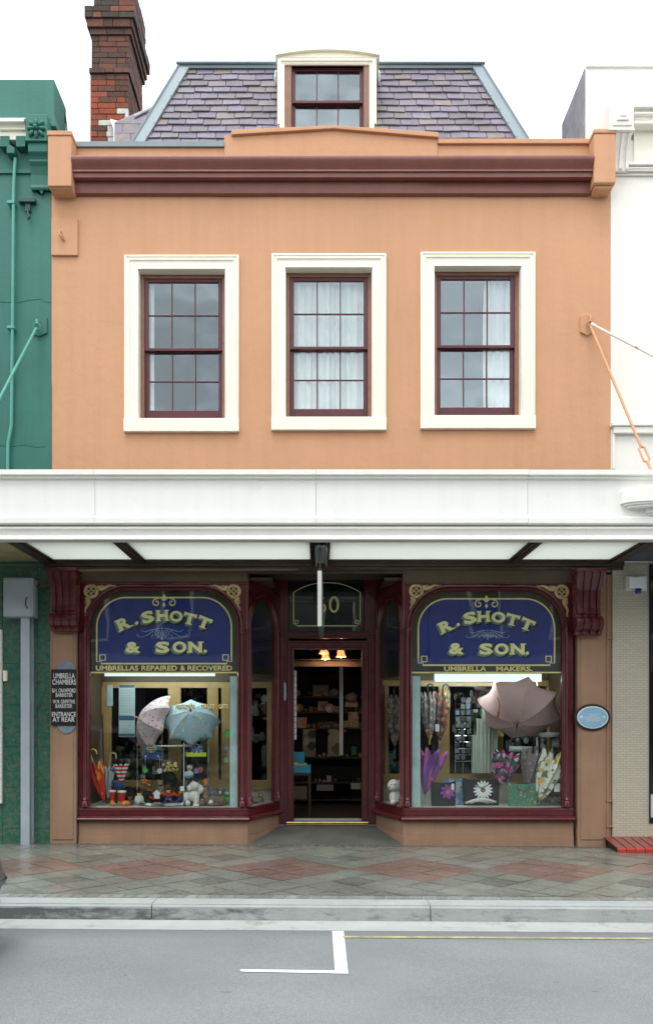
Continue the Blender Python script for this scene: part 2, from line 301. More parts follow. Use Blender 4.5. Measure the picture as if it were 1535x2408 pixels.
# ---------------------------------------------------------------- mesh helpers
COL = sc.collection
ROOT = {}          # object name -> world location of its top-level thing
class MB:
    def __init__(s, xf=None): s.v = []; s.f = []; s.c = []; s.m = []; s.xf = xf; s.cur = (1, 1, 1); s.mi = 0
    def add(s, vs, fs, col=None):
        o = len(s.v)
        for p in vs:
            p = Vector(p); s.v.append(s.xf @ p if s.xf is not None else p)
        for f in fs: s.f.append(tuple(i+o for i in f)); s.c.append(col or s.cur); s.m.append(s.mi)
        return s
    def box(s, x0, x1, y0, y1, z0, z1, col=None):
        if x0 > x1: x0, x1 = x1, x0
        if y0 > y1: y0, y1 = y1, y0
        if z0 > z1: z0, z1 = z1, z0
        return s.add([(x0, y0, z0), (x1, y0, z0), (x1, y1, z0), (x0, y1, z0), (x0, y0, z1), (x1, y0, z1), (x1, y1, z1), (x0, y1, z1)],
                     [(0, 3, 2, 1), (4, 5, 6, 7), (0, 1, 5, 4), (1, 2, 6, 5), (2, 3, 7, 6), (3, 0, 4, 7)], col)
    def prism(s, poly, lo, hi, axis='y', col=None):
        n = len(poly)
        mk = {'y': lambda a, b, t: (a, t, b), 'x': lambda a, b, t: (t, a, b), 'z': lambda a, b, t: (a, b, t)}[axis]
        vs = [mk(a, b, lo) for a, b in poly]+[mk(a, b, hi) for a, b in poly]
        fs = [tuple(range(n)), tuple(range(2*n-1, n-1, -1))]+[(i, (i+1) % n, n+(i+1) % n, n+i) for i in range(n)]
        return s.add(vs, fs, col)
    def tube(s, pts, r, n=8, caps=True, col=None):
        pts = [Vector(p) for p in pts]; rs = r if isinstance(r, (list, tuple)) else [r]*len(pts)
        vs = []; fs = []; up = None
        for i, p in enumerate(pts):
            d = (pts[min(i+1, len(pts)-1)]-pts[max(i-1, 0)])
            if d.length < 1e-9: d = Vector((0, 0, 1))
            d.normalize()
            if up is None: up = d.orthogonal().normalized()
            up = (up-d*up.dot(d))
            up = up.normalized() if up.length > 1e-6 else d.orthogonal().normalized()
            sd = d.cross(up)
            for k in range(n):
                a = 2*math.pi*k/n; vs.append(p+(up*math.cos(a)+sd*math.sin(a))*rs[i])
        for i in range(len(pts)-1):
            for k in range(n):
                a = i*n+k; b = i*n+(k+1) % n; fs.append((a, b, b+n, a+n))
        if caps: fs.append(tuple(range(n-1, -1, -1))); fs.append(tuple((len(pts)-1)*n+k for k in range(n)))
        return s.add(vs, fs, col)
    def lathe(s, prof, c=(0, 0, 0), axis=(0, 0, 1), n=16, col=None):
        """prof = [(radius, along)]"""
        q = Vector((0, 0, 1)).rotation_difference(Vector(axis).normalized()); c = Vector(c)
        vs = []; fs = []
        for r, h in prof:
            for k in range(n):
                a = 2*math.pi*k/n; vs.append(c+q @ Vector((r*math.cos(a), r*math.sin(a), h)))
        for i in range(len(prof)-1):
            for k in range(n):
                a = i*n+k; b = i*n+(k+1) % n; fs.append((a, b, b+n, a+n))
        fs.append(tuple(range(n-1, -1, -1))); fs.append(tuple((len(prof)-1)*n+k for k in range(n)))
        return s.add(vs, fs, col)
    def ball(s, c, r, n=10, rot=None, wob=0.0, col=None):
        if not isinstance(r, (list, tuple)): r = (r, r, r)
        m = n//2+1; vs = []; fs = []; c = Vector(c); E = Euler(rot).to_matrix() if rot else None
        for i in range(m+1):
            th = math.pi*i/m
            for k in range(n):
                ph = 2*math.pi*k/n
                p = Vector((r[0]*math.sin(th)*math.cos(ph), r[1]*math.sin(th)*math.sin(ph), r[2]*math.cos(th)))
                if wob: p *= 1+random.uniform(-wob, wob)
                if i in (0, m): p = Vector((0, 0, r[2]*(1 if i == 0 else -1)))
                if E: p = E @ p
                vs.append(c+p)
        for i in range(m):
            for k in range(n):
                a = i*n+k; b = i*n+(k+1) % n; fs.append((a, a+n, b+n, b))
        return s.add(vs, fs, col)
    def loops(s, rings, closed=True, col=None):
        """rings of equal vertex count joined by quads"""
        n = len(rings[0]); vs = [p for r_ in rings for p in r_]; fs = []
        for i in range(len(rings)-1):
            for k in range(n if closed else n-1):
                a = i*n+k; b = i*n+(k+1) % n; fs.append((a, b, b+n, a+n))
        return s.add(vs, fs, col)
    def build(s, name, mats, parent=None, bevel=0.0, smooth=False, origin=None, solid=0.0, fixn=True):
        me = bpy.data.meshes.new(name)
        if parent is not None: off = ROOT[parent.name]
        else:
            xs = [p.x for p in s.v]; ys = [p.y for p in s.v]; zs = [p.z for p in s.v]
            off = Vector(origin) if origin is not None else Vector(((min(xs)+max(xs))/2, (min(ys)+max(ys))/2, min(zs)))
        me.from_pydata([tuple(p-off) for p in s.v], [], s.f)
        mats = mats if isinstance(mats, (list, tuple)) else [mats]
        for m in mats: me.materials.append(MT[m] if isinstance(m, str) else m)
        if len(mats) > 1:
            for p, i in zip(me.polygons, s.m): p.material_index = i
        ca = me.color_attributes.new('Col', 'FLOAT_COLOR', 'CORNER')
        buf = []
        for p, c in zip(me.polygons, s.c): buf += [c[0], c[1], c[2], 1.0]*p.loop_total
        ca.data.foreach_set('color', buf)
        if fixn:
            bm = bmesh.new(); bm.from_mesh(me); bmesh.ops.recalc_face_normals(bm, faces=bm.faces); bm.to_mesh(me); bm.free()
        if smooth:
            me.polygons.foreach_set('use_smooth', [True]*len(me.polygons)); me.set_sharp_from_angle(angle=R(42))
        o = bpy.data.objects.new(name, me); COL.objects.link(o)
        if parent is not None: o.parent = parent; ROOT[o.name] = off
        else: o.location = off; ROOT[o.name] = off
        if solid:
            md = o.modifiers.new('solid', 'SOLIDIFY'); md.thickness = solid; md.offset = 0
        if bevel:
            md = o.modifiers.new('bevel', 'BEVEL'); md.width = bevel; md.segments = 2; md.limit_method = 'ANGLE'; md.angle_limit = R(40)
        return o
def thing(name, label, cat, loc=(0, 0, 0), group=None):
    o = bpy.data.objects.new(name, None); COL.objects.link(o); o.location = loc; o.empty_display_size = .1
    ROOT[o.name] = Vector(loc); o['label'] = label; o['category'] = cat
    if group: o['group'] = group
    return o
def tag(o, label, cat, group=None):
    o['label'] = label; o['category'] = cat
    if group: o['group'] = group
    return o
def structure(o): o['kind'] = 'structure'; return o
def sweep(mb, path, prof, closed=False):
    """path [(x,z)], prof [(outward offset, y)]: moulding that follows an outline; outward = left of travel"""
    n = len(path); P = [Vector(p) for p in path]; nr = []
    for i in range(n):
        a = P[i-1] if (closed or i > 0) else None; c = P[(i+1) % n] if (closed or i < n-1) else None
        e = []
        if a is not None and (P[i]-a).length > 1e-7: e.append((P[i]-a).normalized())
        if c is not None and (c-P[i]).length > 1e-7: e.append((c-P[i]).normalized())
        ns = [Vector((-d.y, d.x)) for d in e]
        if len(ns) == 2:
            b = (ns[0]+ns[1]).normalized(); k = 1/max(.3, b.dot(ns[0])); nr.append(b*k)
        else: nr.append(ns[0])
    rings = [[(P[i].x+nr[i].x*o, y, P[i].y+nr[i].y*o) for o, y in prof] for i in range(n)]
    if closed: rings.append(rings[0])
    mb.loops(rings, closed=True)
    if not closed:
        k = len(prof); mb.add(rings[0], [tuple(range(k))]); mb.add(rings[-1], [tuple(range(k-1, -1, -1))])
def rect(x0, x1, z0, z1):      # clockwise so that 'left' is outward
    return [(x0, z0), (x0, z1), (x1, z1), (x1, z0)]
def arch(x0, x1, z0, zt, r, n=10):
    """outline up the left side, over a round-cornered top, down the right side"""
    p = [(x0, z0), (x0, zt-r)]
    for i in range(1, n+1):
        a = math.pi-math.pi/2*i/n; p.append((x0+r+r*math.cos(a), zt-r+r*math.sin(a)))
    for i in range(0, n):
        a = math.pi/2-math.pi/2*i/n; p.append((x1-r+r*math.cos(a), zt-r+r*math.sin(a)))
    p += [(x1, zt-r), (x1, z0)]
    return p
_tx = {}
def text_geo(body, bold=0.0, spacing=1.0):
    key = (body, bold, spacing)
    if key in _tx: return _tx[key]
    cu = bpy.data.curves.new('t', 'FONT'); cu.body = body; cu.size = 1; cu.offset = bold; cu.space_character = spacing; cu.resolution_u = 3
    cu.dimensions = '2D'; cu.fill_mode = 'BOTH'
    o = bpy.data.objects.new('t', cu); COL.objects.link(o)
    dg = bpy.context.evaluated_depsgraph_get(); dg.update(); ev = o.evaluated_get(dg); me = ev.to_mesh()
    vs = [(v.co.x, v.co.y) for v in me.vertices]; fs = [tuple(p.vertices) for p in me.polygons]
    ev.to_mesh_clear(); bpy.data.objects.remove(o); bpy.data.curves.remove(cu)
    _tx[key] = (vs, fs); return vs, fs
def put_text(mb, body, x0, x1, z0, z1, y, bold=0.02, spacing=1.0, rot=0.0, fit=True, pivot=None, th=.0015):
    """lettering standing in the plane y, fitted to the box"""
    vs, fs = text_geo(body, bold, spacing)
    if not vs: return
    a0 = min(v[0] for v in vs); a1 = max(v[0] for v in vs); b0 = min(v[1] for v in vs); b1 = max(v[1] for v in vs)
    sx = (x1-x0)/(a1-a0); sz = (z1-z0)/(b1-b0)
    cx = (x0+x1)/2; cz = (z0+z1)/2; c, s_ = math.cos(rot), math.sin(rot)
    out = []
    for a, b in vs:
        u = (a-(a0+a1)/2)*sx; v = (b-(b0+b1)/2)*sz
        out.append((cx+u*c-v*s_, y, cz+u*s_+v*c))
    mb.add(out, [tuple(reversed(f)) for f in fs])
    return
def poly_path(mb, pts, wd, y, closed=False):
    """flat painted line in the plane y"""
    P = [Vector(p) for p in pts]; n = len(P)
    a = []; b = []
    for i in range(n):
        p0 = P[i-1] if (i > 0 or closed) else P[i]; p1 = P[(i+1) % n] if (i < n-1 or closed) else P[i]
        d = (p1-p0)
        if d.length < 1e-9: d = Vector((1, 0))
        d.normalize(); nn = Vector((-d.y, d.x))
        w_ = wd[i] if isinstance(wd, (list, tuple)) else wd
        a.append(P[i]+nn*w_/2); b.append(P[i]-nn*w_/2)
    vs = [(p.x, y, p.y) for p in a]+[(p.x, y, p.y) for p in b]
    fs = [(i, (i+1) % n, n+(i+1) % n, n+i) for i in range(n if closed else n-1)]
    mb.add(vs, fs)
def spiral(cx, cz, r0, r1, a0, a1, n=14):
    return [(cx+(r0+(r1-r0)*i/n)*math.cos(a0+(a1-a0)*i/n), cz+(r0+(r1-r0)*i/n)*math.sin(a0+(a1-a0)*i/n)) for i in range(n+1)]
# ================================================================ THE SETTING
SL = -.006     # the street falls gently to the right
def slope(mb):
    for p in mb.v: p.z += SL*p.x
    return mb
EX = 26
KY = -3.0      # face of the kerb
def sheet(mb, x0, x1, y0, y1, z, nx=1, col=None): mb.add([(x0, y0, z), (x1, y0, z), (x1, y1, z), (x0, y1, z)], [(0, 1, 2, 3)], col)
m = MB(); sheet(m, -300, 300, -300, 300, -.55); structure(m.build('ground', 'porch', origin=(0, 0, -.55)))
m = MB(); m.box(-EX, EX, -13.5, -3.262, -.5, -.125); slope(m); structure(m.build('road', 'asphalt', origin=(0, -8, -.125)))
# gutter apron, slightly dished
m = MB(); m.prism([(-3.262, -.5), (-3.262, -.121), (-3.12, -.128), (-3.01, -.112), (-2.9, -.112), (-2.9, -.5)], -EX, EX, 'x'); slope(m)
structure(m.build('gutter', 'apron', origin=(0, -3.1, -.13)))
# kerb stones with a rounded nose, cut by joints
joints = [-EX, -12, -8.2, X(364, -2.9), X(1007, -2.9), 3.1, 7, 12, EX]
m = MB()
kp = [(-3.03, -.3), (-3.015, -.10), (-3.005, -.02), (-2.99, -.006), (-2.965, -.001), (-2.80, -.001), (-2.80, -.3)]
for a, b in zip(joints, joints[1:]): m.prism(kp, a+.004, b-.004, 'x')
slope(m); structure(m.build('kerb', 'concrete', origin=(0, -2.9, -.1)))
m = MB(); m.box(-EX, EX, -2.99, 0.9, -.4, -.0035); slope(m); structure(m.build('pavement_base', 'grout', origin=(0, -1.5, -.1)))
# paving: 45 degree tiles, red diamonds of nine, dark single tiles, a border course of small setts
m = MB(); d = .2; x_ref = -.318; y_ref = -1.5; rnd = random.Random(3)
RED = (.195, .132, .112); GRY = (.182, .194, .166); DRK = (.125, .132, .122)
def clip_tile(cx, cy, y0, y1):
    poly = [(cx-d+.006, cy), (cx, cy-d+.006), (cx+d-.006, cy), (cx, cy+d-.006)]
    for lim, keep in ((y0, 1), (y1, -1)):
        out = []
        for i in range(len(poly)):
            a = poly[i]; b = poly[(i+1) % len(poly)]; ia = (a[1]-lim)*keep >= 0; ib = (b[1]-lim)*keep >= 0
            if ia: out.append(a)
            if ia != ib:
                t = (lim-a[1])/(b[1]-a[1]); out.append((a[0]+(b[0]-a[0])*t, lim))
        poly = out
        if not poly: return None
    return poly
for i in range(-64, 64):
    for j in range(-8, 9):
        if (i+j) % 2: continue
        im = (i+3) % 6-3
        red = abs(im)+abs(j) <= 2
        dark = (abs(im) == 3 and abs(j) == 3)
        k = rnd.uniform(.93, 1.07); base = RED if red else DRK if dark else GRY
        col = tuple(c*k*rnd.uniform(.97, 1.03) for c in base)
        cx, cy = x_ref+i*d, y_ref+j*d
        pl = clip_tile(cx, cy, -2.66, -.13)
        if pl and len(pl) > 2: m.add([(a, b, rnd.uniform(-.0015, .0015)) for a, b in pl], [tuple(range(len(pl)))], col)
xx = -13.0
while xx < 13:
    k = rnd.uniform(.9, 1.3); wd = .095
    m.add([(xx+.004, -2.80, 0), (xx+wd-.004, -2.80, 0), (xx+wd-.004+.02, -2.67, 0), (xx+.004+.02, -2.67, 0)], [(0, 1, 2, 3)], (.22*k, .235*k, .22*k))
    k = rnd.uniform(.75, 1.1)
    m.add([(xx+.004, -.12, 0), (xx+wd-.004, -.12, 0), (xx+wd-.004, -.012, 0), (xx+.004, -.012, 0)], [(0, 1, 2, 3)], (.13*k, .14*k, .125*k))
    xx += wd
slope(m); structure(m.build('pavement', 'paver', origin=(0, -1.5, 0)))
# worn yellow patch on the kerb top and the yellow no-parking line beside the gutter
m = MB(); sheet(m, X(806, -3.4), 12, -3.45, -3.405, -.121); slope(m)
structure(m.build('yellow_line', 'yellow', origin=(5, -3.4, -.121)))
m = MB()
xa, xb = X(779, -3.3), X(805, -3.3); x2a, x2b = X(783, -4.2), X(809, -4.2)
pts = [(.085, -3.275), (.165, -3.275), (.163, -4.25), (-.455, -4.222), (-.468, -4.195), (-.455, -4.178), (.088, -4.19)]
m.add([(a, b, -.121) for a, b in pts], [tuple(range(len(pts)))]); slope(m)
structure(m.build('parking_bay_marking', 'whitemark', origin=(0, -4, -.121)))
# the far side of the street, only ever seen mirrored in the shop glass
m = MB(); m.box(-EX, EX, -17, -13.5, -.5, 0.0); slope(m); structure(m.build('far_pavement', 'concrete', origin=(0, -15, 0)))

# ================================================================ THE SHOP BUILDING
BX0, BX1 = X(122), X(1434)
shop = thing('shop_building', 'two storey terracotta orange shop with red moulded cornice, slate mansard roof and arched shop windows', 'building', ((BX0+BX1)/2, 0, 0))
def wall_holes(mb, x0, x1, z0, z1, holes, y0, y1):
    """wall slab with rectangular openings: front, back, reveals and outer rim"""
    xs = sorted({x0, x1, *[h[0] for h in holes], *[h[1] for h in holes]}); zs = sorted({z0, z1, *[h[2] for h in holes], *[h[3] for h in holes]})
    for xa, xb in zip(xs, xs[1:]):
        for za, zb in zip(zs, zs[1:]):
            cx, cz = (xa+xb)/2, (za+zb)/2
            if any(h[0] < cx < h[1] and h[2] < cz < h[3] for h in holes): continue
            for y in (y0, y1): mb.add([(xa, y, za), (xb, y, za), (xb, y, zb), (xa, y, zb)], [(0, 1, 2, 3) if y == y0 else (3, 2, 1, 0)])
    for a, b, c, e in [(x0, x1, z0, z1)]+list(holes):
        mb.add([(a, y0, c), (b, y0, c), (b, y0, e), (a, y0, e), (a, y1, c), (b, y1, c), (b, y1, e), (a, y1, e)], [(0, 1, 5, 4), (1, 2, 6, 5), (2, 3, 7, 6), (3, 0, 4, 7)])
WIN = []
for px0, py0 in ((294, 604), (639, 600.5), (988, 597)):
    x0 = X(px0); zt = Z(py0); WIN.append((x0, x0+1.247, zt-1.92, zt))
holes = [(a+.148, b-.148, c+.142, e-.142) for a, b, c, e in WIN]
m = MB(); wall_holes(m, BX0, BX1, 2.98, 7.42, holes, 0, .32)
m.build('wall', 'plaster', shop, fixn=False)
# parapet with stepped raised centre
zp = Z(338); zc0 = Z(322); zpk = Z(304)
m = MB()
xa, xb, xc, xd = X(180), X(528), X(1028), X(1385)
for a, b, t in ((xa, xb, zp), (xc, xd, Z(333))): m.box(a, b, .004, .30, 7.42, t)
m.prism([(xb, 7.42), (xc, 7.42), (xc, zc0), (X(1026), zc0), (X(1026), Z(320)+.02), (X(783), zpk), (X(547), Z(314)), (X(547), Z(320)), (xb, Z(320))], -.012, .30, 'y')
m.build('parapet', 'plaster', shop, bevel=.008)
m = MB(); m.box(xa-.01, xb-.002, -.02, .33, Z(347), Z(336)+.004); m.build('metal_coping', 'lead', shop)
m = MB(); m.box(xc+.002, xd+.0, -.025, .33, Z(340.5), Z(329))
m.build('coping', 'plaster', shop, bevel=.006)
m = MB(); m.prism([(X(545), Z(323)), (X(545), Z(311.5)), (X(783), Z(301)), (X(1029), Z(317)), (X(1029), Z(329)), (X(783), Z(308.5))], -.045, .33, 'y')
m.build('coping', 'plaster', shop, bevel=.006)
# cornice
def zz(py, Y): return CZ-(py-1702)*(CD+Y)/F
prof = [(0.0, zz(366, -.2)+.01), (-.20, zz(366, -.2)), (-.205, zz(369, -.2)), (-.20, zz(376, -.2)), (-.175, zz(387, -.17)), (-.150, zz(396.5, -.15)), (-.148, zz(398, -.148)), (-.160, zz(400, -.16)),
        (-.160, zz(403, -.16)), (-.142, zz(404.5, -.142)), (-.138, zz(417, -.138)), (-.060, zz(417, -.138)+.006), (-.060, zz(427, -.06)), (-.066, zz(428, -.066)), (-.052, zz(454, -.052)), (0.0, zz(455, -.052)-.004)]
m = MB(); xs = [X(168.5, -.19)+.001, *[X(170+k*61) for k in range(1, 20)], X(1396, -.19)-.001]
rr = random.Random(5); ph = [rr.uniform(-.002, .002) for _ in xs]
m.loops([[(x, y+(ph[i] if y < 0 else 0), z+ph[i]+(z > 7.2)*.0045*i/len(xs)) for y, z in prof] for i, x in enumerate(xs)], closed=False)
m.build('cornice', 'cornice', shop, smooth=True)
# end blocks of the parapet
for nm, (pa, pb, pt, pbt, lip) in {'left': (113, 168.5, 308, 437, 0), 'right': (1396, 1447, 303, 430, 1)}.items():
    x0, x1 = X(pa, -.19), X(pb, -.19)
    m = MB(); zt, zb = Z(pt, -.19), Z(pbt, -.19)
    m.box(x0, x1, -.19, .30, zb, zt-.05)
    m.prism([(x0-.006, zt-.05), (x1+.006, zt-.05), (x1+.006, zt), (x0-.006, zt)], -.20, .31, 'y')
    m.box(x0+.02, x1-.02, -.15, .02, zb-.035, zb+.002) if lip else m.box(x0+.01, x1-.0, -.165, .02, zb-.012, zb+.002)
    m.build('parapet_block', 'plaster', shop, bevel=.012)
# first floor windows
def sash_window(parent, x0, x1, z0, z1, split, Y, nx, nyt, nyb, mat_s, mat_g, name='window_sash', ny2=0):
    """double hung sash: upper light in front, lower light set back"""
    st = .045; out = []
    for (a, b, y, ny, bot) in ((split-.018, z1, Y, nyt, .032), (z0, split+.018, Y+.035, nyb, .075 if ny2 else .128)):
        m = MB(); m.box(x0, x0+st, y, y+.035, a, b); m.box(x1-st, x1, y, y+.035, a, b)
        m.box(x0+st, x1-st, y, y+.035, a, a+bot); m.box(x0+st, x1-st, y, y+.035, b-.038, b)
        gx0, gx1, gz0, gz1 = x0+st, x1-st, a+bot, b-.038
        for k in range(1, nx):
            c = gx0+(gx1-gx0)*k/nx; m.box(c-.0065, c+.0065, y+.004, y+.031, gz0, gz1)
        for k in range(1, ny):
            c = gz0+(gz1-gz0)*k/ny; m.box(gx0, gx1, y+.006, y+.029, c-.0065, c+.0065)
        s_ = m.build(name, mat_s, parent, bevel=.003)
        g = MB(); g.box(gx0-.005, gx1+.005, y+.015, y+.019, gz0-.005, gz1+.005); g.build('pane', mat_g, parent)
for wi, (x0, x1, z0, z1) in enumerate(WIN):
    ix0, ix1, iz0, iz1 = holes[wi]
    m = MB()
    pr = [(.148, .0), (.148, -.030), (.128, -.036), (.122, -.026), (.112, -.026), (.106, -.034), (.092, -.034), (.086, -.022), (.012, -.018), (.004, -.024), (.000, -.024), (.000, .0)]
    sweep(m, rect(ix0, ix1, iz0, iz1), pr, closed=True)
    win = m.build('window', 'cream', shop, smooth=True)
    m = MB(); m.box(x0-.004, x1+.004, -.046, -.003, z0-.004, iz0-.001); m.build('sill', 'cream', win, bevel=.006)
    m = MB()      # cream reveal head and cheeks, then the brown box frame
    for a in ((ix0, ix0+.006, iz0, iz1), (ix1-.006, ix1, iz0, iz1), (ix0+.006, ix1-.006, iz1-.006, iz1)): m.box(a[0], a[1], -.002, .085, a[2], a[3])
    m.build('reveal', 'cream', win)
    m = MB()
    m.box(ix0+.002, ix0+.045, .087, .17, iz0, iz1-.007); m.box(ix1-.045, ix1-.002, .087, .17, iz0, iz1-.007); m.box(ix0+.045, ix1-.045, .087, .17, iz1-.045, iz1-.007); m.box(ix0+.045, ix1-.045, .082, .17, iz0, iz0+.022)
    m.build('box_frame', 'lining', win, bevel=.003)
    sash_window(win, ix0+.046, ix1-.046, iz0+.023, iz1-.046, iz0+.023+(iz1-iz0-.07)*.505, .10, 3, 2, 2, 'wine_sash', 'glass_up')
# room behind the first floor windows
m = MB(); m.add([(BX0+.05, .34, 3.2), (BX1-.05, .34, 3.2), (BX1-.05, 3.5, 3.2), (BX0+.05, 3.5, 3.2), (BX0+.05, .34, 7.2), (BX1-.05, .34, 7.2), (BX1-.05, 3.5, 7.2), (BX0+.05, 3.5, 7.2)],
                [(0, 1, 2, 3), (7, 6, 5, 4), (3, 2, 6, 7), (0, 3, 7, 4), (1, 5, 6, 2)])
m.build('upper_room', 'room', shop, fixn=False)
# sheer curtains
def curtain(x0, x1, z0, z1, Y, waves, label, amp=.022, gather=0.0):
    m = MB(); n = int(waves*14); rows = 14; rg = []; rq = random.Random(int(abs(x0)*100)); ph = [rq.uniform(-.4, .4) for _ in range(n+1)]
    for j in range(rows+1):
        t = j/rows; z = z1+(z0-z1)*t
        rg.append([(x0+(x1-x0)*(i/n)+gather*math.sin(t*3.1)*(i/n-.5)*2, Y+amp*(math.sin(i/14*6.283+1.3*math.sin(i*.07))+.35*math.sin(i/14*14.1+t*1.5))+.002*ph[i], z) for i in range(n+1)])
    m.loops(rg, closed=False)
    o = m.build('curtain', 'sheer', smooth=True, fixn=False); tag(o, label, 'curtain', 'first floor curtains')
def sheer_mat():
    m = bpy.data.materials.new('sheer_curtain'); m.use_nodes = True; t = m.node_tree; b = t.nodes['Principled BSDF']
    b.inputs['Base Color'].default_value = (.95, .95, .93, 1); b.inputs['Roughness'].default_value = .9
    tl = t.nodes.new('ShaderNodeBsdfTranslucent'); tl.inputs[0].default_value = (.8, .8, .8, 1)
    mx = t.nodes.new('ShaderNodeMixShader'); mx.inputs[0].default_value = .12
    t.links.new(b.outputs[0], mx.inputs[1]); t.links.new(tl.outputs[0], mx.inputs[2]); t.links.new(mx.outputs[0], t.nodes['Material Output'].inputs['Surface'])
    return m
MT['sheer'] = sheer_mat()
h = holes[0]; curtain(X(343, .2), X(365, .2), h[2]-.05, h[3]+.05, .18, 2.5, 'narrow white sheer curtain drawn to one edge of the window nearest the green wall', amp=.015)
h = holes[1]; curtain(h[0]-.02, (h[0]+h[1])/2+.005, h[2]-.05, h[3]+.05, .185, 5, 'left half of the closed white sheer curtains in the middle upstairs window')
curtain((h[0]+h[1])/2-.01, h[1]+.02, h[2]-.05, h[3]+.05, .195, 6, 'right half of the closed white sheer curtains in the middle upstairs window')
h = holes[2]; curtain(X(1137, .2), X(1212, .2), h[2]-.05, h[3]+.05, .185, 5, 'white curtain hanging in the right half of the upstairs window nearest the white building', gather=.015)
# anchor plate with loose hook, upper left
m = MB(); m.box(X(121, -.03), X(183, -.03), -.028, .002, Z(603), Z(517.5)); ap = m.build('anchor_plate', 'plaster', shop, bevel=.005)
m = MB(); m.tube([at(150, 565, -.03), at(145, 560, -.07), at(141, 552, -.09), at(140, 545, -.085), at(143, 543, -.07), at(147, 549, -.06), at(149, 556, -.06), at(147, 562, -.05)], .011, 8)
m.build('hook', 'plaster', ap, smooth=True)

# ---- mansard roof
RY0, RY1 = .62, 1.22; zt = Z(160, RY1); zb_ = Z(336, RY0); k = (RY1-RY0)/(zt-zb_)
z_lo = 7.35; y_lo = RY0-(zb_-z_lo)*k
xl_t, xr_t = X(428, RY1), X(1127, RY1); xl_b, xr_b = X(322, RY0), X(1236, RY0)
def hipx(z):
    t = (z-zb_)/(zt-zb_); return xl_b+(xl_t-xl_b)*t, xr_b+(xr_t-xr_b)*t
def ry(z): return RY0+(z-zb_)*k
a0, a1 = hipx(z_lo)
m = MB(); deep = 4.5
m.add([(a0, y_lo, z_lo), (a1, y_lo, z_lo), (xr_t, RY1, zt), (xl_t, RY1, zt), (a0, deep, z_lo), (a1, deep, z_lo), (xr_t, deep, zt), (xl_t, deep, zt)],
      [(0, 1, 2, 3), (0, 3, 7, 4), (1, 5, 6, 2), (3, 2, 6, 7), (4, 7, 6, 5)][1:], (.1, .09, .11))
qa, qb = X(655, .75)+.03, X(886, .75)-.03
m.add([(a0, y_lo, z_lo), (qa, y_lo, z_lo), (qa, RY1, zt), (xl_t, RY1, zt)], [(0, 1, 2, 3)], (.1, .09, .11)); m.add([(qb, y_lo, z_lo), (a1, y_lo, z_lo), (xr_t, RY1, zt), (qb, RY1, zt)], [(0, 1, 2, 3)], (.1, .09, .11))
nrm = Vector((0, -(zt-zb_), RY1-RY0)).normalized(); rs = random.Random(11)
rowh = .1165; zrow = z_lo; r_i = 0
SLC = [(.180, .156, .205), (.155, .140, .182), (.20, .175, .228), (.14, .133, .152), (.185, .158, .172), (.165, .148, .182), (.17, .16, .165), (.175, .158, .19), (.20, .168, .158)]
dx0, dx1 = X(655, .75), X(886, .75)
while zrow < zt-.03:
    z0r, z1r = zrow, min(zrow+rowh+.03, zt)
    xa = hipx(z0r)[0]-.5+(r_i % 2)*.107+rs.uniform(-.015, .015); xR = hipx(z0r)[1]
    while xa < xR+.1:
        wd = .213+rs.uniform(-.006, .006); xb = xa+wd-.009
        l0, r0 = hipx(z0r); l1, r1 = hipx(z1r)
        pa0, pb0 = max(xa, l0), min(xb, r0); pa1, pb1 = max(xa, l1), min(xb, r1)
        if xa < qa < xb: pb0 = min(pb0, qa); pb1 = min(pb1, qa)
        elif xa < qb < xb: pa0 = max(pa0, qb); pa1 = max(pa1, qb)
        elif xa >= qa and xb <= qb: xa += wd; continue
        if pb0-pa0 > .01:
            if pb1-pa1 < .004: pa1 = pb1 = min(max((pa0+pb0)/2, l1), r1)
            c = list(rs.choice(SLC)); f_ = rs.uniform(.85, 1.13); c = tuple(v*f_ for v in c)
            lift = .022+rs.uniform(-.003, .007); dz = rs.uniform(-.010, .006); tw = rs.uniform(-.006, .006)
            def P(x, z, n): return Vector((x, ry(z), z))+nrm*n
            q = [P(pa0, z0r+dz-tw, lift), P(pb0, z0r+dz+tw, lift), P(pb1, z1r, .004), P(pa1, z1r, .004), P(pa0, z0r+dz-tw, .001), P(pb0, z0r+dz+tw, .001), P(pb1, z1r, -.002), P(pa1, z1r, -.002)]
            m.add(q, [(0, 1, 2, 3), (4, 5, 1, 0), (5, 6, 2, 1), (7, 4, 0, 3)], c)
        xa += wd
    zrow += rowh; r_i += 1
roof = m.build('roof', 'slate', shop, fixn=False)
for side in (0, 1):      # lead hip flashings
    m = MB(); s_ = 1 if side == 0 else -1
    q = []
    for z in (z_lo, zt-.02):
        xh = hipx(z)[side]
        q.append([Vector((xh+s_*.115, ry(z), z))+nrm*.044, Vector((xh+s_*.0, ry(z), z))+nrm*.046, Vector((xh-s_*.012, ry(z)+.0, z))+nrm*.066, Vector((xh-s_*.035, ry(z)+.02, z))+nrm*.066,
                  Vector((xh-s_*.045, ry(z)+.05, z))+nrm*.0, Vector((xh+s_*.115, ry(z), z))+nrm*.004])
    m.loops(q, closed=True)
    for k_ in range(6):
        z = z_lo+.8+(zt-z_lo-.9)*k_/5; xh = hipx(z)[side]; m.ball(Vector((xh+s_*.10, ry(z), z))+nrm*.045, .007, 6)
    m.build('hip_flashing', 'lead', roof)
m = MB()         # ridge capping with rolled edge, gutter lip below it
m.box(xl_t-.05, xr_t+.05, RY1-.07, RY1+.4, zt-.004, zt+.014)
m.tube([(xl_t-.055, RY1-.07, zt+.010), (xr_t+.055, RY1-.07, zt+.010)], .015, 10)
m.build('ridge_capping', 'lead', roof, smooth=True)
m = MB(); m.box(xl_t-.03, xr_t+.03, RY1-.055, RY1-.02, zt-.04, zt-.006); m.build('shadow_board', 'lead', roof)
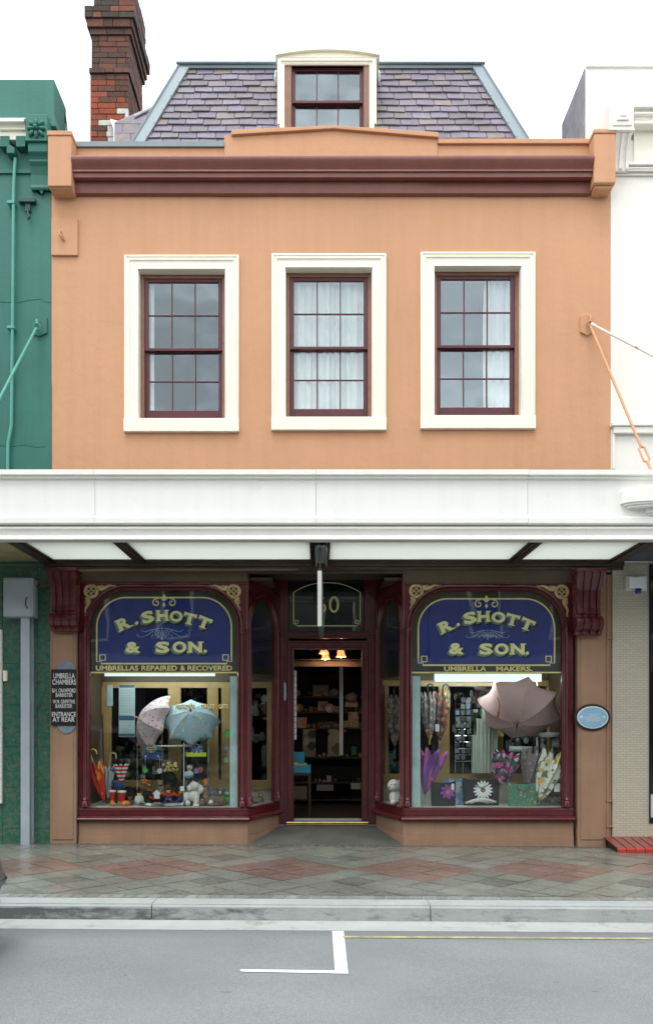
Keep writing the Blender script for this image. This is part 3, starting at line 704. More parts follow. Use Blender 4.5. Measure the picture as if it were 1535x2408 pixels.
# low slate side slope beside the chimney
m = MB(); pl = [(270, 336), (270, 287), (329, 262), (360, 250), (345, 336)]; Yw = 1.15
m.add([at(a, b, Yw+(336-b)*.0042) for a, b in pl], [(0, 1, 2, 3, 4)], (.2, .18, .23))
for rI, (ya, yb) in enumerate(((336, 313), (313, 290), (290, 268))):
    xa = 270-(rI % 2)*18
    while xa < 352:
        xb = xa+38; pa = max(xa, 271); 
        top = lambda x: 288-(x-270)*.43
        if xb > 274:
            y2a, y2b = max(yb-4, top(pa)), max(yb-4, top(xb)); 
            if y2a < ya-2 or y2b < ya-2:
                m.add([at(pa, ya, Yw-.03+(336-ya)*.0042), at(xb-1, ya, Yw-.03+(336-ya)*.0042), at(xb-1, min(y2b, ya), Yw-.008+(336-yb)*.0042), at(pa, min(y2a, ya), Yw-.008+(336-yb)*.0042)], [(0, 1, 2, 3)], rs.choice(SLC))
        xa += 38
m.build('side_slates', 'slate', roof, fixn=False)
m = MB(); q0, q1 = at(316, 274, Yw+.2), at(364, 251, Yw+.3); m.tube([q0, q1], .018, 6); m.build('side_ridge', 'leadw', roof)
m = MB()
m.add([at(259, 280, 1.48), at(277, 284, 1.46), at(276, 300, 1.3), at(273, 336, 1.2), at(268, 336, 1.2), at(267, 302, 1.35)], [(0, 1, 2, 3, 4, 5)])
m.add([at(294, 255, 1.48), at(301, 268, 1.47), at(305, 276, 1.46), at(297, 277, 1.47)], [(0, 1, 2, 3)])
m.build('chimney_flashing', 'leadw', roof, solid=.006)

# ---- dormer
DY = .74
dxl, dxr = X(653, DY), X(887, DY); dzt = Z(133, DY); dzb = 7.5
m = MB(); m.box(dxl+.03, dxr-.03, DY+.02, 2.2, dzb, dzt-.01)
# cheeks are leaded; front carries the joinery, so leave the window bay hollow
m = MB()
m.box(dxl+.02, dxl+.05, DY+.03, 2.0, dzb, dzt-.03); m.build('dormer_cheek', 'lead', roof); m = MB(); m.box(dxr-.05, dxr-.02, DY+.03, 2.0, dzb, dzt-.03)
m.build('dormer_cheek', 'lead', roof)
ox0, ox1, oz1 = X(669, DY), X(868, DY), Z(153, DY)
m = MB(); pr = [(.0, DY+.05), (.0, DY-.002), (.012, DY-.010), (.022, DY-.002), (.034, DY-.004), (.040, DY-.02), (.055, DY-.02), (.062, DY-.006), (.075, DY-.006), (.083, DY-.016), (.089, DY+.05)]
sweep(m, [(ox0, dzb), (ox0, oz1), (ox1, oz1), (ox1, dzb)], pr)
m.build('dormer_surround', 'cream', roof, smooth=True)
m = MB(); n = 16; top = []; bot = []
for i in range(n+1):
    t = i/n; x = dxl-.01+(dxr-dxl+.02)*t; top.append((x, Z(133, DY)+.062*(1-(2*t-1)**2)))
poly = top+[(dxr+.01, Z(137.5, DY)), (dxl-.01, Z(137.5, DY))]
m.prism(poly, DY+.0, 2.0, 'y'); m.build('dormer_pediment', 'cream', roof)
m = MB(); rg = []
for i in range(n+1):
    t = i/n; x = dxl-.025+(dxr-dxl+.05)*t; z = Z(133, DY)+.066*(1-(2*t-1)**2)
    rg.append([(x, DY-.035, z-.008), (x, DY-.035, z+.006), (x, 2.0, z-.004), (x, 2.0, z-.012)])
m.loops(rg, closed=True); m.add(rg[0], [(0, 1, 2, 3)]); m.add(rg[-1], [(3, 2, 1, 0)]); m.build('dormer_roof', 'cream', roof, smooth=True)
m = MB(); a, b = X(685, DY+.05), X(855, DY+.05); zt2 = Z(155, DY+.03)
for p in ((ox0, a, dzb, oz1), (b, ox1, dzb, oz1), (a, b, zt2, oz1)): m.box(p[0], p[1], DY+.01, DY+.12, p[2], p[3])
m.build('dormer_lining', 'lining', roof, bevel=.003)
m = MB(); m.box(a, a+.012, DY+.03, DY+.05, dzb, zt2); m.box(b-.012, b, DY+.03, DY+.05, dzb, zt2); m.box(a+.012, b-.012, DY+.03, DY+.05, zt2-.012, zt2)
m.build('dormer_bead', 'headboard', roof)
sash_window(roof, a+.004, b-.004, zt2-1.42, zt2-.002, Z(238, DY+.05), DY+.055, 3, 1, 1, 'wine_sash', 'glass_up', 'dormer_sash')
m = MB(); m.box(ox0-.03, ox1+.03, DY+.6, DY+.62, dzb, oz1); m.box(ox0-.03, ox1+.03, DY+.125, DY+.62, oz1+.001, oz1+.01); m.box(ox0-.03, ox0-.02, DY+.125, DY+.6, dzb, oz1); m.box(ox1+.02, ox1+.03, DY+.125, DY+.6, dzb, oz1); m.build('dormer_dark_room', 'room', roof)
for xx_ in (dxl-.03, dxr+.03):
    m = MB(); m.ball((xx_, 1.0, Z(182, 1.0)), (.03, .05, .085), 8, wob=.1); m.build('dormer_apron', 'leadw', roof)

# ---- chimney: every brick laid
m = MB(); CY = 1.5; rc = random.Random(21)
def zc(py): return Z(py, CY)
stages = [(213, 302, 335, 174.5, 0), (211, 306, 173.5, 161.5, .02), (216, 304, 161.5, 84, 0), (213, 310, 84, 70, .02), (207, 314, 70, 51, .045), (203, 319.5, 51, 24, .07), (221, 312, 24, -55, -.01)]
def brickcol(py):
    t = rc.random()
    if py > 222:
        c = (.27, .062, .028) if t < .4 else (.19, .058, .034) if t < .75 else (.105, .048, .033)
    elif py > 180: c = (.22, .06, .03) if t < .25 else (.10, .045, .03) if t < .8 else (.07, .045, .035)
    elif py < 60: c = (.055, .042, .03) if t < .6 else (.17, .06, .04)
    else: c = (.13, .052, .035) if t < .45 else (.085, .045, .033)
    f = rc.uniform(.8, 1.2); return tuple(v*f for v in c)
cdep = .80
for pa, pb, pb_, pt, ex in stages:
    x0, x1, z0, z1 = X(pa, CY), X(pb, CY), zc(pb_), zc(pt); y0, y1 = CY-ex, CY+cdep+ex
    m.mi = 1; m.box(x0+.012, x1-.012, y0+.012, y1-.012, z0, z1, (1, 1, 1)); m.mi = 0
    nc = max(1, round((z1-z0)/.0725)); hh = (z1-z0)/nc
    for c in range(nc):
        za = z0+c*hh+.004; zb2 = z0+(c+1)*hh-.004; off = (c % 2)*.11; py = pb_+(pt-pb_)*(c+.5)/nc
        for lo, hi, face in ((x0, x1, 'f'), (y0, y1, 'r'), (y0, y1, 'l')):
            p = lo-off-rc.uniform(0, .02)
            while p < hi:
                e = p+(.225 if rc.random() < .72 else .112); q0_, q1_ = max(p, lo), min(e-.008, hi)
                if q1_-q0_ > .02:
                    j = rc.uniform(-.004, .003); col = brickcol(py)
                    if pb_ == 335 and face == 'f' and q1_ > x0+(x1-x0)*.55 and py > 255 and rc.random() < .7: col = (.55, .54, .47)
                    if face == 'f': m.box(q0_, q1_, y0+j, y0+.05, za, zb2, col)
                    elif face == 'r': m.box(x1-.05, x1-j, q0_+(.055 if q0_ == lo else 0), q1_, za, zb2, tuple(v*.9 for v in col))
                    else: m.box(x0+j, x0+.05, q0_+(.055 if q0_ == lo else 0), q1_, za, zb2, col)
                p = e
    for ya in ():
        pass
m.build('chimney', ['brick', 'mortar'], roof, bevel=0)

# ================================================================ SHOPFRONT
# piers either side
def pier(pa, pb, ptop, pbot, label=None):
    m = MB(); x0, x1 = X(pa), X(pb)
    m.box(x0, x1, -.05, .25, -.12, 2.98); m.box(x0+.03, x1-.03, -.058, -.051, .06, 2.3)
    return m.build('pier', 'plaster_low', shop, bevel=.006)
pier(122, 183, 0, 0); pier(1354, 1420, 0, 0)
m = MB(); m.tube([at(1427, 1352, -.03), at(1427, 1990, -.03)], .022, 10); m.tube([at(1433, 1352, -.01), at(1433, 1990, -.01)], .016, 8)
for py in (1500, 1880, 1940): m.box(X(1421), X(1436), -.062, -.02, Z(py+4), Z(py))
m.build('downpipe', 'plaster_low', shop, smooth=True)
# carved console brackets: rolled scroll profile, fluted
def console(pa, pb, pt, pb_):
    x0, x1 = X(pa, -.1), X(pb, -.1); z1, z0 = Z(pt, -.1), Z(pb_, -.1); H = z1-z0
    P = [(0, 0), (.10, 0), (.11, .03), (.10, .05), (.14, .09), (.175, .15), (.18, .20), (.165, .25), (.12, .285), (.115, .31), (.135, .34), (.12, .42), (.115, .55), (.13, .70), (.16, .82), (.19, .92), (.20, .96), (.20, 1.0), (0, 1.0)]
    m = MB(); n = 7; wd = (x1-x0)/n
    for i in range(n):
        g = 0 if i % 2 == 0 else -.024
        narrow = lambda t: .0
        ring = []
        for xx_ in (x0+wd*i+.0008, x0+wd*(i+1)-.0008):
            ring.append([(x0+(x1-x0)/2+(xx_-(x0+x1)/2)*(.86 if .30 < h < .78 else 1.0), -(d_+g if d_ > .05 else d_)-.05, z0+h*H) for d_, h in P])
        m.loops(ring, closed=True); m.add(ring[0], [tuple(range(len(P)))]); m.add(ring[1], [tuple(range(len(P)-1, -1, -1))])
    m.box(x0-.015, x1+.015, -.262, -.05, z1-.03, z1+.005)
    return m.build('console_bracket', 'wine', shop, bevel=.005)
console(124, 187, 1342, 1485); console(1347, 1410, 1344, 1495)
# head board above the windows, and the ceiling of the recess
for a, b, c in ((186, 583, 1369), (947, 1350, 1371)): m = MB(); m.box(X(a), X(b), -.03, .0, Z(c), 3.06); m.build('head_board', 'headboard', shop, bevel=.004)
m = MB(); m.add([(-.83, -.02, 3.055), (.95, -.02, 3.055), (.95, .9, 3.055), (-.83, .9, 3.055)], [(0, 1, 2, 3)]); m.box(-.8, .92, -.028, .0, 2.985, 3.05)
m.build('recess_ceiling', 'headboard', shop)
m = MB(); m.box(X(581)-.02, X(949)+.02, -.033, .34, 2.958, 2.979); m.build('recess_lintel', 'darkbeam', shop)

def gilt_scroll(m, cx, cz, s, sx, sz, y):
    """corner ornament: open rosette with two trailing scrolls; sx, sz = direction of the corner"""
    n = 18; ring = [(cx+s*.21*math.cos(2*math.pi*i/n), cz+s*.21*math.sin(2*math.pi*i/n)) for i in range(n)]; poly_path(m, ring, s*.085, y, True)
    for k in range(4):
        a = math.pi/4+k*math.pi/2; c = (cx+s*.12*math.cos(a), cz+s*.12*math.sin(a)); poly_path(m, [(c[0]+s*.07*math.cos(2*math.pi*i/8), c[1]+s*.07*math.sin(2*math.pi*i/8)) for i in range(8)], s*.03, y-.0004, True)
    for (ux, uz, vx, vz) in ((-sx, 0, 0, sz), (0, -sz, sx, 0)):
        o = (cx+ux*s*.20+vx*s*.15, cz+uz*s*.20+vz*s*.15)
        path = []; wd = []
        for i in range(11):
            t = i/10; path.append((o[0]+ux*s*.62*t-vx*s*.075*math.sin(t*6.0)*(1-t*.4), o[1]+uz*s*.62*t-vz*s*.075*math.sin(t*6.0)*(1-t*.4))); wd.append(s*(.13*(1-t)+.03))
        poly_path(m, path, wd, y)
        c = (o[0]+ux*s*.17-vx*s*.02, o[1]+uz*s*.17-vz*s*.02); poly_path(m, [(c[0]+s*.07*math.cos(2*math.pi*i/9), c[1]+s*.07*math.sin(2*math.pi*i/9)) for i in range(9)], s*.035, y-.0004, True)
        e = path[-1]; poly_path(m, [(e[0]-vx*s*.05, e[1]-vz*s*.05), (e[0]+ux*s*.05, e[1]+uz*s*.05), (e[0]+vx*s*.06, e[1]+vz*s*.06)], s*.035, y)

ZS = dict(sill=.315, glass0=.413, strip=1.887, top=2.776, beam=2.864)
def shop_window(name, xf, W, gl, gr, r, front, plinth_ext=(0, 0), dz=0.0, zt=None, sign=None, beam=None):
    """arched shop window in its own plane: u along it, v into the shop, z up; gl, gr = glass edges"""
    zt = zt or ZS['top']; beam = beam or ZS['beam']; g0 = ZS['glass0']
    out = arch(gl, gr, g0, zt, r, 12)
    m = MB(xf)
    # face boards with the arched opening cut out
    sp = zt-r
    m.box(0, gl-.03, .0, .05, g0-.01, beam); m.box(gr+.03, W, .0, .05, g0-.01, beam)
    topz = beam
    op = arch(gl-.03, gr+.03, g0, zt+.03, r+.03, 12)[1:-1]
    for yy in (.0, .05):
        for (xa, za), (xb, zb) in zip(op, op[1:]):
            if abs(xa-xb) > 1e-6: m.add([(xa, yy, za), (xb, yy, zb), (xb, yy, topz), (xa, yy, topz)], [(0, 1, 2, 3)])
    m.add([(gl-.03, 0, topz), (gr+.03, 0, topz), (gr+.03, .05, topz), (gl-.03, .05, topz)], [(0, 1, 2, 3)])
    m.box(-.0, W, -.012, .06, beam+.0005, beam+.03); m.box(.0, W, -.022, .05, beam-.02, beam-.0005)
    # bottom rail
    m.box(.0, W, -.014, .06, ZS['sill']+.001, g0-.012); m.box(0, W, -.022, -.0145, ZS['sill']+.06, ZS['sill']+.068)
    part = m.build(name, 'wine', shop, bevel=.003)
    m = MB(xf); sweep(m, arch(gl, gr, g0, zt, r, 12), [(.032, .05), (.032, -.010), (.026, -.020), (.018, -.012), (.010, -.018), (.000, -.004), (.000, .05)])
    m.build('arch_moulding', 'wine', part, smooth=True)
    # slender colonettes with base and capital carrying a round bead that runs over the arch
    rb = .019; m = MB(xf); off = .050
    for cx in (gl-off, gr+off):
        m.lathe([(.03, g0-.0), (.03, g0+.06), (.026, g0+.065), (.031, g0+.08), (.022, g0+.095), (rb, g0+.11), (rb, sp-.07), (.025, sp-.06), (rb, sp-.05), (rb+.002, sp-.035), (.030, sp-.015), (.030, sp-.0), (.02, sp+.004)], (cx, -.012, 0), n=12)
    ap = arch(gl-off, gr+off, sp, zt+off, r+off, 14)[1:-1]
    m.tube([(a, -.010, b) for a, b in ap], .015, 8)
    m.build('colonette', 'wine', part, smooth=True)
    # rolled sill and plastered stall riser
    e0, e1 = plinth_ext
    m = MB(xf); m.prism([(.05, .315), (-.03, .315), (-.055, .305), (-.068, .285), (-.055, .262), (-.03, .252), (.05, .252)], -e0, W+e1, 'x')
    m.build('rolled_sill', 'wine', part, smooth=True)
    m = MB(xf); m.box(-e0*.3, W+e1*.3, -.006, .08, .10, .2515); m.box(-e0*.3, W+e1*.3, -.02, .08, -.15, .10); m.build('stall_riser', 'plaster_low', part, bevel=.004)
    m = MB(xf); m.box(gl-.002, gr+.002, .016, .022, g0-.002, zt+.002); m.build('pane', 'glass', part)
    return part
XI = Matrix.Translation
def T(x, y, z=0, a=0): return Matrix.Translation((x, y, z)) @ Matrix.Rotation(a, 4, 'Z')
LX0, LX1 = X(186), X(581); RX0, RX1 = X(949), X(1347)
SB = .72                                       # depth of the recess
pl_, pr_ = -.487, .668
left = shop_window('shop_window', T(LX0, 0), LX1-LX0, X(212)-LX0, X(559)-LX0, .41, True, (.0, .03))
right = shop_window('shop_window', T(RX0, 0), RX1-RX0, X(968)-RX0, X(1320)-RX0, .41, True, (.03, .0))
la = math.atan2(SB, pl_-LX1); lw_ = math.hypot(SB, pl_-LX1)
lsp = shop_window('splayed_window', T(LX1, 0, 0, la), lw_, .085, lw_-.085, .29, False, zt=2.72, beam=2.80)
ra = math.atan2(-SB, RX0-pr_); rw_ = math.hypot(SB, RX0-pr_)
rsp = shop_window('splayed_window', T(pr_, SB, 0, ra), rw_, .085, rw_-.085, .29, False, zt=2.72, beam=2.80)
for xf, wd, par in ((T(LX1, 0, 0, la), lw_, lsp), (T(pr_, SB, 0, ra), rw_, rsp)):
    m = MB(xf); m.box(.0, wd, .005, .05, 2.832, 3.06); m.build('head_panel', 'wine', par)
    m = MB(xf); m.box(.075, wd-.075, .024, .05, 1.845, 1.885); m.build('transom', 'headboard', par, bevel=.003)
    g0, g1 = .085, wd-.085
    m = MB(xf); o = arch(g0-.004, g1+.004, 1.885, 2.722, .29, 10); m.prism(o, .026, .032, 'y'); m.build('painted_light', 'olive', par)
    m = MB(xf); o = arch(g0+.07, g1-.07, 1.95, 2.60, .23, 10); m.prism(o, .0235, .0255, 'y'); pn = m.build('sign_panel', cname('dull_ink_blue', (.030, .033, .062), .4), par)
    m = MB(xf); c = (g0+g1)/2
    for s_, zc_, h_, w__ in (('Buy', 2.40, .085, .16), ('Direct from', 2.24, .07, .30), ('the', 2.13, .06, .12), ('Maker', 2.01, .075, .22)):
        put_text(m, s_, c-w__/2, c+w__/2, zc_-h_/2, zc_+h_/2, .0225, .01)
    m.build('lettering', 'letter_black', pn)
# corner posts where the splays meet the fronts and the door wall
m = MB()
for x, y in ((LX1+.004, .012), (RX0-.004, .012), (pl_+.0, SB+.02), (pr_-.0, SB+.02)): m.lathe([(.026, .42), (.026, .50), (.018, .53), (.018, 2.30), (.026, 2.33), (.018, 2.37), (.018, 3.05)], (x, y, 0), n=12)
m.build('corner_post', 'wine', shop, smooth=True)

# painted sign lights above the displays
def sign_light(par, gx0, gx1, line2, pxs, zline):
    """olive ground, navy panel with gilt border, blocked letters; gx0.. glass edges in world x"""
    m = MB(); m.prism([(a, b) for a, b in arch(gx0-.003, gx1+.003, ZS['strip'], ZS['top']+.002, .41, 14)], .046, .052, 'y'); m.build('painted_light', 'olive', par)
    b0, b1, bz0, bz1 = pxs
    ol = arch(b0, b1, bz0, bz1, .325, 14)
    m = MB(); m.prism(ol, .042, .0445, 'y'); pn = m.build('sign_panel', 'navy', par)
    m = MB(); y = .0405
    body = [(b0, bz0+.075)]+ol[1:-1]+[(b1, bz0+.075)]
    poly_path(m, body, .016, y)
    poly_path(m, [(b0+.05, bz0-.003), (b1-.05, bz0-.003)], .017, y)
    for cx, s_ in ((b0, 1), (b1, -1)):     # greek-key corners
        pth = [(cx, bz0+.08), (cx, bz0+.02), (cx+s_*.035, bz0+.02), (cx+s_*.035, bz0+.095), (cx+s_*.095, bz0+.095), (cx+s_*.095, bz0+.035), (cx+s_*.05, bz0+.035), (cx+s_*.05, bz0-.003), (cx+s_*.12, bz0-.003)]
        poly_path(m, pth, .013, y-.0003)
    cx = (b0+b1)/2; zc_ = bz1-.045     # crest
    for s_ in (1, -1):
        p = spiral(cx+s_*.085, zc_-.012, .045, .012, math.pi/2, math.pi/2-s_*math.pi*2.2, 16); poly_path(m, p, .014, y-.0004)
        poly_path(m, [(cx+s_*.085, zc_+.033), (cx+s_*.04, zc_+.045), (cx, zc_+.01)], .016, y-.0006)
    m.prism([(cx, zc_+.085), (cx+.022, zc_+.05), (cx, zc_+.015), (cx-.022, zc_+.05)], y-.002, y-.0005, 'y'); m.prism([(cx, zc_-.005), (cx+.018, zc_-.035), (cx, zc_-.065), (cx-.018, zc_-.035)], y-.002, y-.0005, 'y')
    m.box(gx0, gx1, .030, .0455, ZS['strip']-.012, ZS['strip']+.004)
    m.build('gilt_border', 'gilt', pn)
    return pn
LG = (X(212), X(559)); RG = (X(968), X(1320))
pnL = sign_light(left, *LG, None, (X(228, .04), X(544.5, .04), Z(1560, .04), Z(1405, .04)), None)
pnR = sign_light(right, *RG, None, (X(983, .04), X(1303, .04), Z(1563.5, .04), Z(1408, .04)), None)
def slab_serif(m, body): pass
def big_letters(par, spec, y0=.0385):
    """spec: (char, px centre x, px centre y, width px, height px, rotation deg)"""
    top = MB(); sh = MB(); bk = MB()
    for ch, cx, cy, wd, hh, rot in spec:
        x, z = X(cx, .04), Z(cy, .04); s_ = (CD+.04)/F; w2, h2 = wd*s_/2, hh*s_/2; r_ = R(rot)
        b = .045 if ch != '.' else 0.0
        put_text(top, ch, x-w2, x+w2, z-h2, z+h2, y0-.003, b, rot=r_)
        if ch in 'RHTN':       # slab serifs
            c, s2 = math.cos(r_), math.sin(r_)
            tabs = {'R': [(-.80, -1, .42), (-.80, 1, .42), (.85, -1, .38)], 'H': [(-.78, -1, .42), (-.78, 1, .42), (.78, -1, .42), (.78, 1, .42)], 'T': [(0, -1, .55), (-.92, .8, .16), (.92, .8, .16)], 'N': [(-.80, -1, .42), (-.80, 1, .34), (.80, 1, .42)]}[ch]
            for u, v, w3 in tabs:
                cu, cv = u*w2, (v-.10*(1 if v > 0 else -1))*h2; tw, th = w3*w2, .10*h2 if ch != 'T' or v < 0 else .34*h2
                q = [(cu-tw, cv-th), (cu+tw, cv-th), (cu+tw, cv+th), (cu-tw, cv+th)]
                top.add([(x+a*c-b2*s2, y0-.0026, z+a*s2+b2*c) for a, b2 in q], [(0, 1, 2, 3)])
        for k in range(1, 5): put_text(sh, ch, x-w2-.0050*k, x+w2-.0050*k, z-h2-.0052*k, z+h2-.0052*k, y0-.0026+.0004*k, b, rot=r_)
        put_text(bk, ch, x-w2-.012, x+w2+.010, z-h2-.038, z+h2-.026, y0+.0005, b, rot=r_)
        put_text(bk, ch, x-w2-.004, x+w2+.020, z-h2-.034, z+h2-.022, y0+.0006, b, rot=r_)
    bk.build('letter_shadow', 'letter_black', par); sh.build('letter_block', 'letter_shade', par); top.build('lettering', 'gilt_pale', par)
def c3(cx, cy): return (280+cx/1.919)*.6396, (2080+cy/1.919)*.6396
def c7(cx, cy): return (1400+cx/1.535)*.6396, (2080+cy/1.535)*.6396
SL_ = [('R', 338, 408, 92, 84, 24), ('.', 430, 404, 24, 24, 0), ('S', 507, 362, 88, 84, 13), ('H', 610, 351, 80, 78, 2), ('O', 708, 357, 92, 78, -4), ('T', 802, 375, 86, 80, -14), ('T', 905, 402, 92, 80, -22),
       ('&', 404, 576, 108, 78, 0), ('S', 612, 575, 98, 80, 0), ('O', 731, 574, 98, 80, 0), ('N', 842, 574, 96, 78, 0), ('.', 912, 603, 24, 24, 0)]
big_letters(left, [(c, *c3(a, b), w_*.333, h_*.333, r_) for c, a, b, w_, h_, r_ in SL_])
SR_ = [('R', 366, 341, 72, 64, 24), ('.', 435, 332, 19, 19, 0), ('S', 501, 294, 74, 66, 12), ('H', 578, 286, 66, 62, 1), ('O', 662, 291, 78, 62, -4), ('T', 741, 306, 72, 64, -14), ('T', 824, 332, 74, 64, -23),
       ('&', 426, 468, 86, 64, 0), ('S', 592, 470, 76, 64, 0), ('O', 680, 470, 80, 64, 0), ('N', 770, 470, 78, 62, 0), ('.', 824, 493, 19, 19, 0)]
big_letters(right, [(c, *c7(a, b), w_*.4167, h_*.4167, r_) for c, a, b, w_, h_, r_ in SR_])
def sub_letters(par, txt, pa, pb, pt, pbt, mat, y=.0425, bold=.03):
    m = MB(); put_text(m, txt, X(pa, y), X(pb, y), Z(pbt, y), Z(pt, y), y, bold); m.build('lettering', mat, par)
    m = MB(); put_text(m, txt, X(pa, y)-.006, X(pb, y)-.006, Z(pbt, y)-.006, Z(pt, y)-.006, y+.0012, bold); m.build('letter_shadow', 'letter_black', par)
for t_, a_, b_ in (('UMBRELLAS', 226, 326), ('REPAIRED', 333, 417), ('&', 424, 436), ('RECOVERED', 441.5, 546)): sub_letters(left, t_, a_, b_, 1565, 1577, 'gilt')
for t_, a_, b_ in (('UMBRELLA', 1043.5, 1143), ('MAKERS.', 1166, 1251)): sub_letters(right, t_, a_, b_, 1567, 1578.5, 'gilt')
sub_letters(left, 'NATIONAL', 415, 461, 1656, 1666.5, 'gilt', y=.012); sub_letters(left, 'TRUST', 474, 505, 1656, 1666.5, 'gilt', y=.012); sub_letters(left, 'GIFTS', 514, 536, 1656, 1666.5, 'gilt', y=.012)
# pale scrollwork between the lines of lettering
def scrollwork(par, cx_, cz_, s, y=.0385, big=True):
    m = MB()
    for q in (1, -1):
        poly_path(m, spiral(cx_+q*.085*s, cz_, .07*s, .012*s, -math.pi/2, -math.pi/2-q*math.pi*3.2, 24), .018*s, y)
        poly_path(m, [(cx_+q*.02*s, cz_+.09*s), (cx_+q*.09*s, cz_+.085*s), (cx_+q*.2*s, cz_+.06*s), (cx_+q*.3*s, cz_+.03*s), (cx_+q*.37*s, cz_+.045*s), (cx_+q*.385*s, cz_+.08*s)], [.006*s, .022*s, .02*s, .014*s, .012*s, .004*s], y-.0003)
        poly_path(m, [(cx_+q*.15*s, cz_+.05*s), (cx_+q*.25*s, cz_-.02*s), (cx_+q*.36*s, cz_-.07*s), (cx_+q*.44*s, cz_-.06*s), (cx_+q*.455*s, cz_-.02*s), (cx_+q*.42*s, cz_-.015*s)], [.02*s, .014*s, .01*s, .012*s, .012*s, .006*s], y-.0006)
        poly_path(m, [(cx_+q*.16*s, cz_-.02*s), (cx_+q*.2*s, cz_-.08*s), (cx_+q*.15*s, cz_-.1*s)], [.02*s, .012*s, .005*s], y-.0009)
    poly_path(m, [(cx_, cz_+.12*s), (cx_, cz_-.12*s)], [.01*s, .035*s], y-.0011)
    m.build('scrollwork', 'scroll', par)
a_, b_ = c3(607, 477); scrollwork(left, X(a_, .04), Z(b_, .04), .60)
a_, b_ = c7(601, 388); scrollwork(right, X(a_, .04), Z(b_, .04), .52)
# gilt corner ornaments on the spandrels
for par, spots in ((left, ((c3(108, 180), -1), (c3(1112, 180), 1))), (right, ((c7(199, 142), -1), (c7(1018, 147), 1)))):
    for (a_, b_), sx in spots: m = MB(); gilt_scroll(m, X(a_, 0), Z(b_, 0), .315, sx, 1, -.0025); m.build('gilt_ornament', 'giltdull', par)

# ---- door wall
DW = .75
m = MB()
ox0, ox1 = X(690.5, DW), X(850.5, DW); ozt = Z(1527, DW)
m.box(-.487, ox0-.06, DW, DW+.09, .05, 2.335); m.box(ox1+.06, .668, DW, DW+.09, .05, 2.335)
m.box(-.487, X(678, DW)+.0, DW+.004, DW+.09, 2.37, 3.05); m.box(X(856, DW), .668, DW+.004, DW+.09, 2.37, 3.05)
m.box(X(678, DW), X(856, DW), DW+.004, DW+.09, 3.03, 3.055)
m.box(-.487, .668, DW-.0, DW+.09, 2.335, 2.37)
m.box(X(676, DW), X(864, DW), DW-.045, DW, 2.352, 2.368); m.box(X(671, DW), X(870, DW), DW-.055, DW, 2.3685, 2.395); m.box(X(678, DW), X(856, DW), DW+.0, DW+.06, 2.3955, 2.42)
door = m.build('door_wall', 'wine', shop, bevel=.004)
m = MB(); sweep(m, [(ox0, .17), (ox0, ozt), (ox1, ozt), (ox1, .17)], [(.0, DW+.12), (.0, DW-.005), (.012, DW-.012), (.02, DW-.004), (.045, DW-.006), (.052, DW-.022), (.066, DW-.026), (.078, DW-.012), (.100, DW-.012), (.105, DW)])
m.build('door_architrave', 'wine', door, smooth=True)
m = MB(); m.box(X(668, DW), X(675, DW), DW-.012, DW, Z(1648, DW), Z(1604, DW)); m.box(X(668, DW)+.009, X(675, DW)-.009, DW-.014, DW-.0125, Z(1644, DW), Z(1608, DW)); m.build('letter_slot', 'galv', door)
m = MB(); m.box(X(674, DW), X(865, DW), DW-.03, DW+.12, .125, .163); m.tube([(X(674, DW), DW-.03, .152), (X(865, DW), DW-.03, .152)], .014, 10); m.build('brass_threshold', 'brass', door, smooth=True)
m = MB(); m.box(X(691, DW), X(850, DW), DW+.05, DW+.10, .165, .19); m.build('door_sill', 'galv', door)
# fanlight with the street number
tx0, tx1, tz0, tz1 = X(678, DW)+.005, X(855, DW), 2.42, 3.03
m = MB(); m.box(tx0, tx1, DW+.030, DW+.036, tz0, tz1); fan = m.build('fanlight', 'glass', door)
m = MB(); m.box(tx0, tx1, DW+.040, DW+.046, tz0, tz1); m.build('fanlight_backing', 'fanbg', fan) if 'fanbg' in MT else None
MT['fanbg'] = M('dark_green_glass_paint', (.016, .024, .020), .2, .3, 6.0)
m.build('fanlight_backing', 'fanbg', fan)
m = MB(); y = DW+.0285
a, b = X(690, DW), X(847, DW); z0, z1 = Z(1471, DW), Z(1392, DW)
pk = [(a, z0+.06), (a, z1)]+[(a+(b-a)*i/16, z1+.115*(1-(abs(2*i/16-1))**2.2)) for i in range(1, 16)]+[(b, z1), (b, z0+.06)]
poly_path(m, pk, .010, y); poly_path(m, [(a+.05, z0), (b-.05, z0)], .012, y)
for cx, s_ in ((a, 1), (b, -1)): poly_path(m, [(cx, z0+.065), (cx, z0+.02), (cx+s_*.022, z0+.02), (cx+s_*.022, z0+.065), (cx+s_*.055, z0+.065), (cx+s_*.055, z0+.03), (cx+s_*.03, z0+.03), (cx+s_*.03, z0), (cx+s_*.06, z0)], .008, y-.0004)
m.build('gilt_border', 'gilt_pale', fan)
m = MB(); put_text(m, '6', X(746, DW), X(767, DW), Z(1440, DW), Z(1401.5, DW), y-.001, .0); put_text(m, '0', X(773, DW), X(797.5, DW), Z(1440.5, DW), Z(1401, DW), y-.001, .0)
m.build('street_number', 'gilt_pale', fan)
# porch ramp between the splays
m = MB(); m.add([(LX1+.03, -.01, .0), (RX0-.03, -.01, .0), (pr_, SB+.04, .12), (pl_, SB+.04, .12), (LX1+.03, -.01, -.2), (RX0-.03, -.01, -.2), (pr_, SB+.04, -.2), (pl_, SB+.04, -.2)],
                [(0, 1, 2, 3), (0, 4, 5, 1), (1, 5, 6, 2), (2, 6, 7, 3), (3, 7, 4, 0)])
structure(m.build('porch_floor', 'porch'))
m = MB(); m.box(pl_, pr_, SB+.02, DW+.12, .0, .1245); m.build('door_step', 'concrete', door)

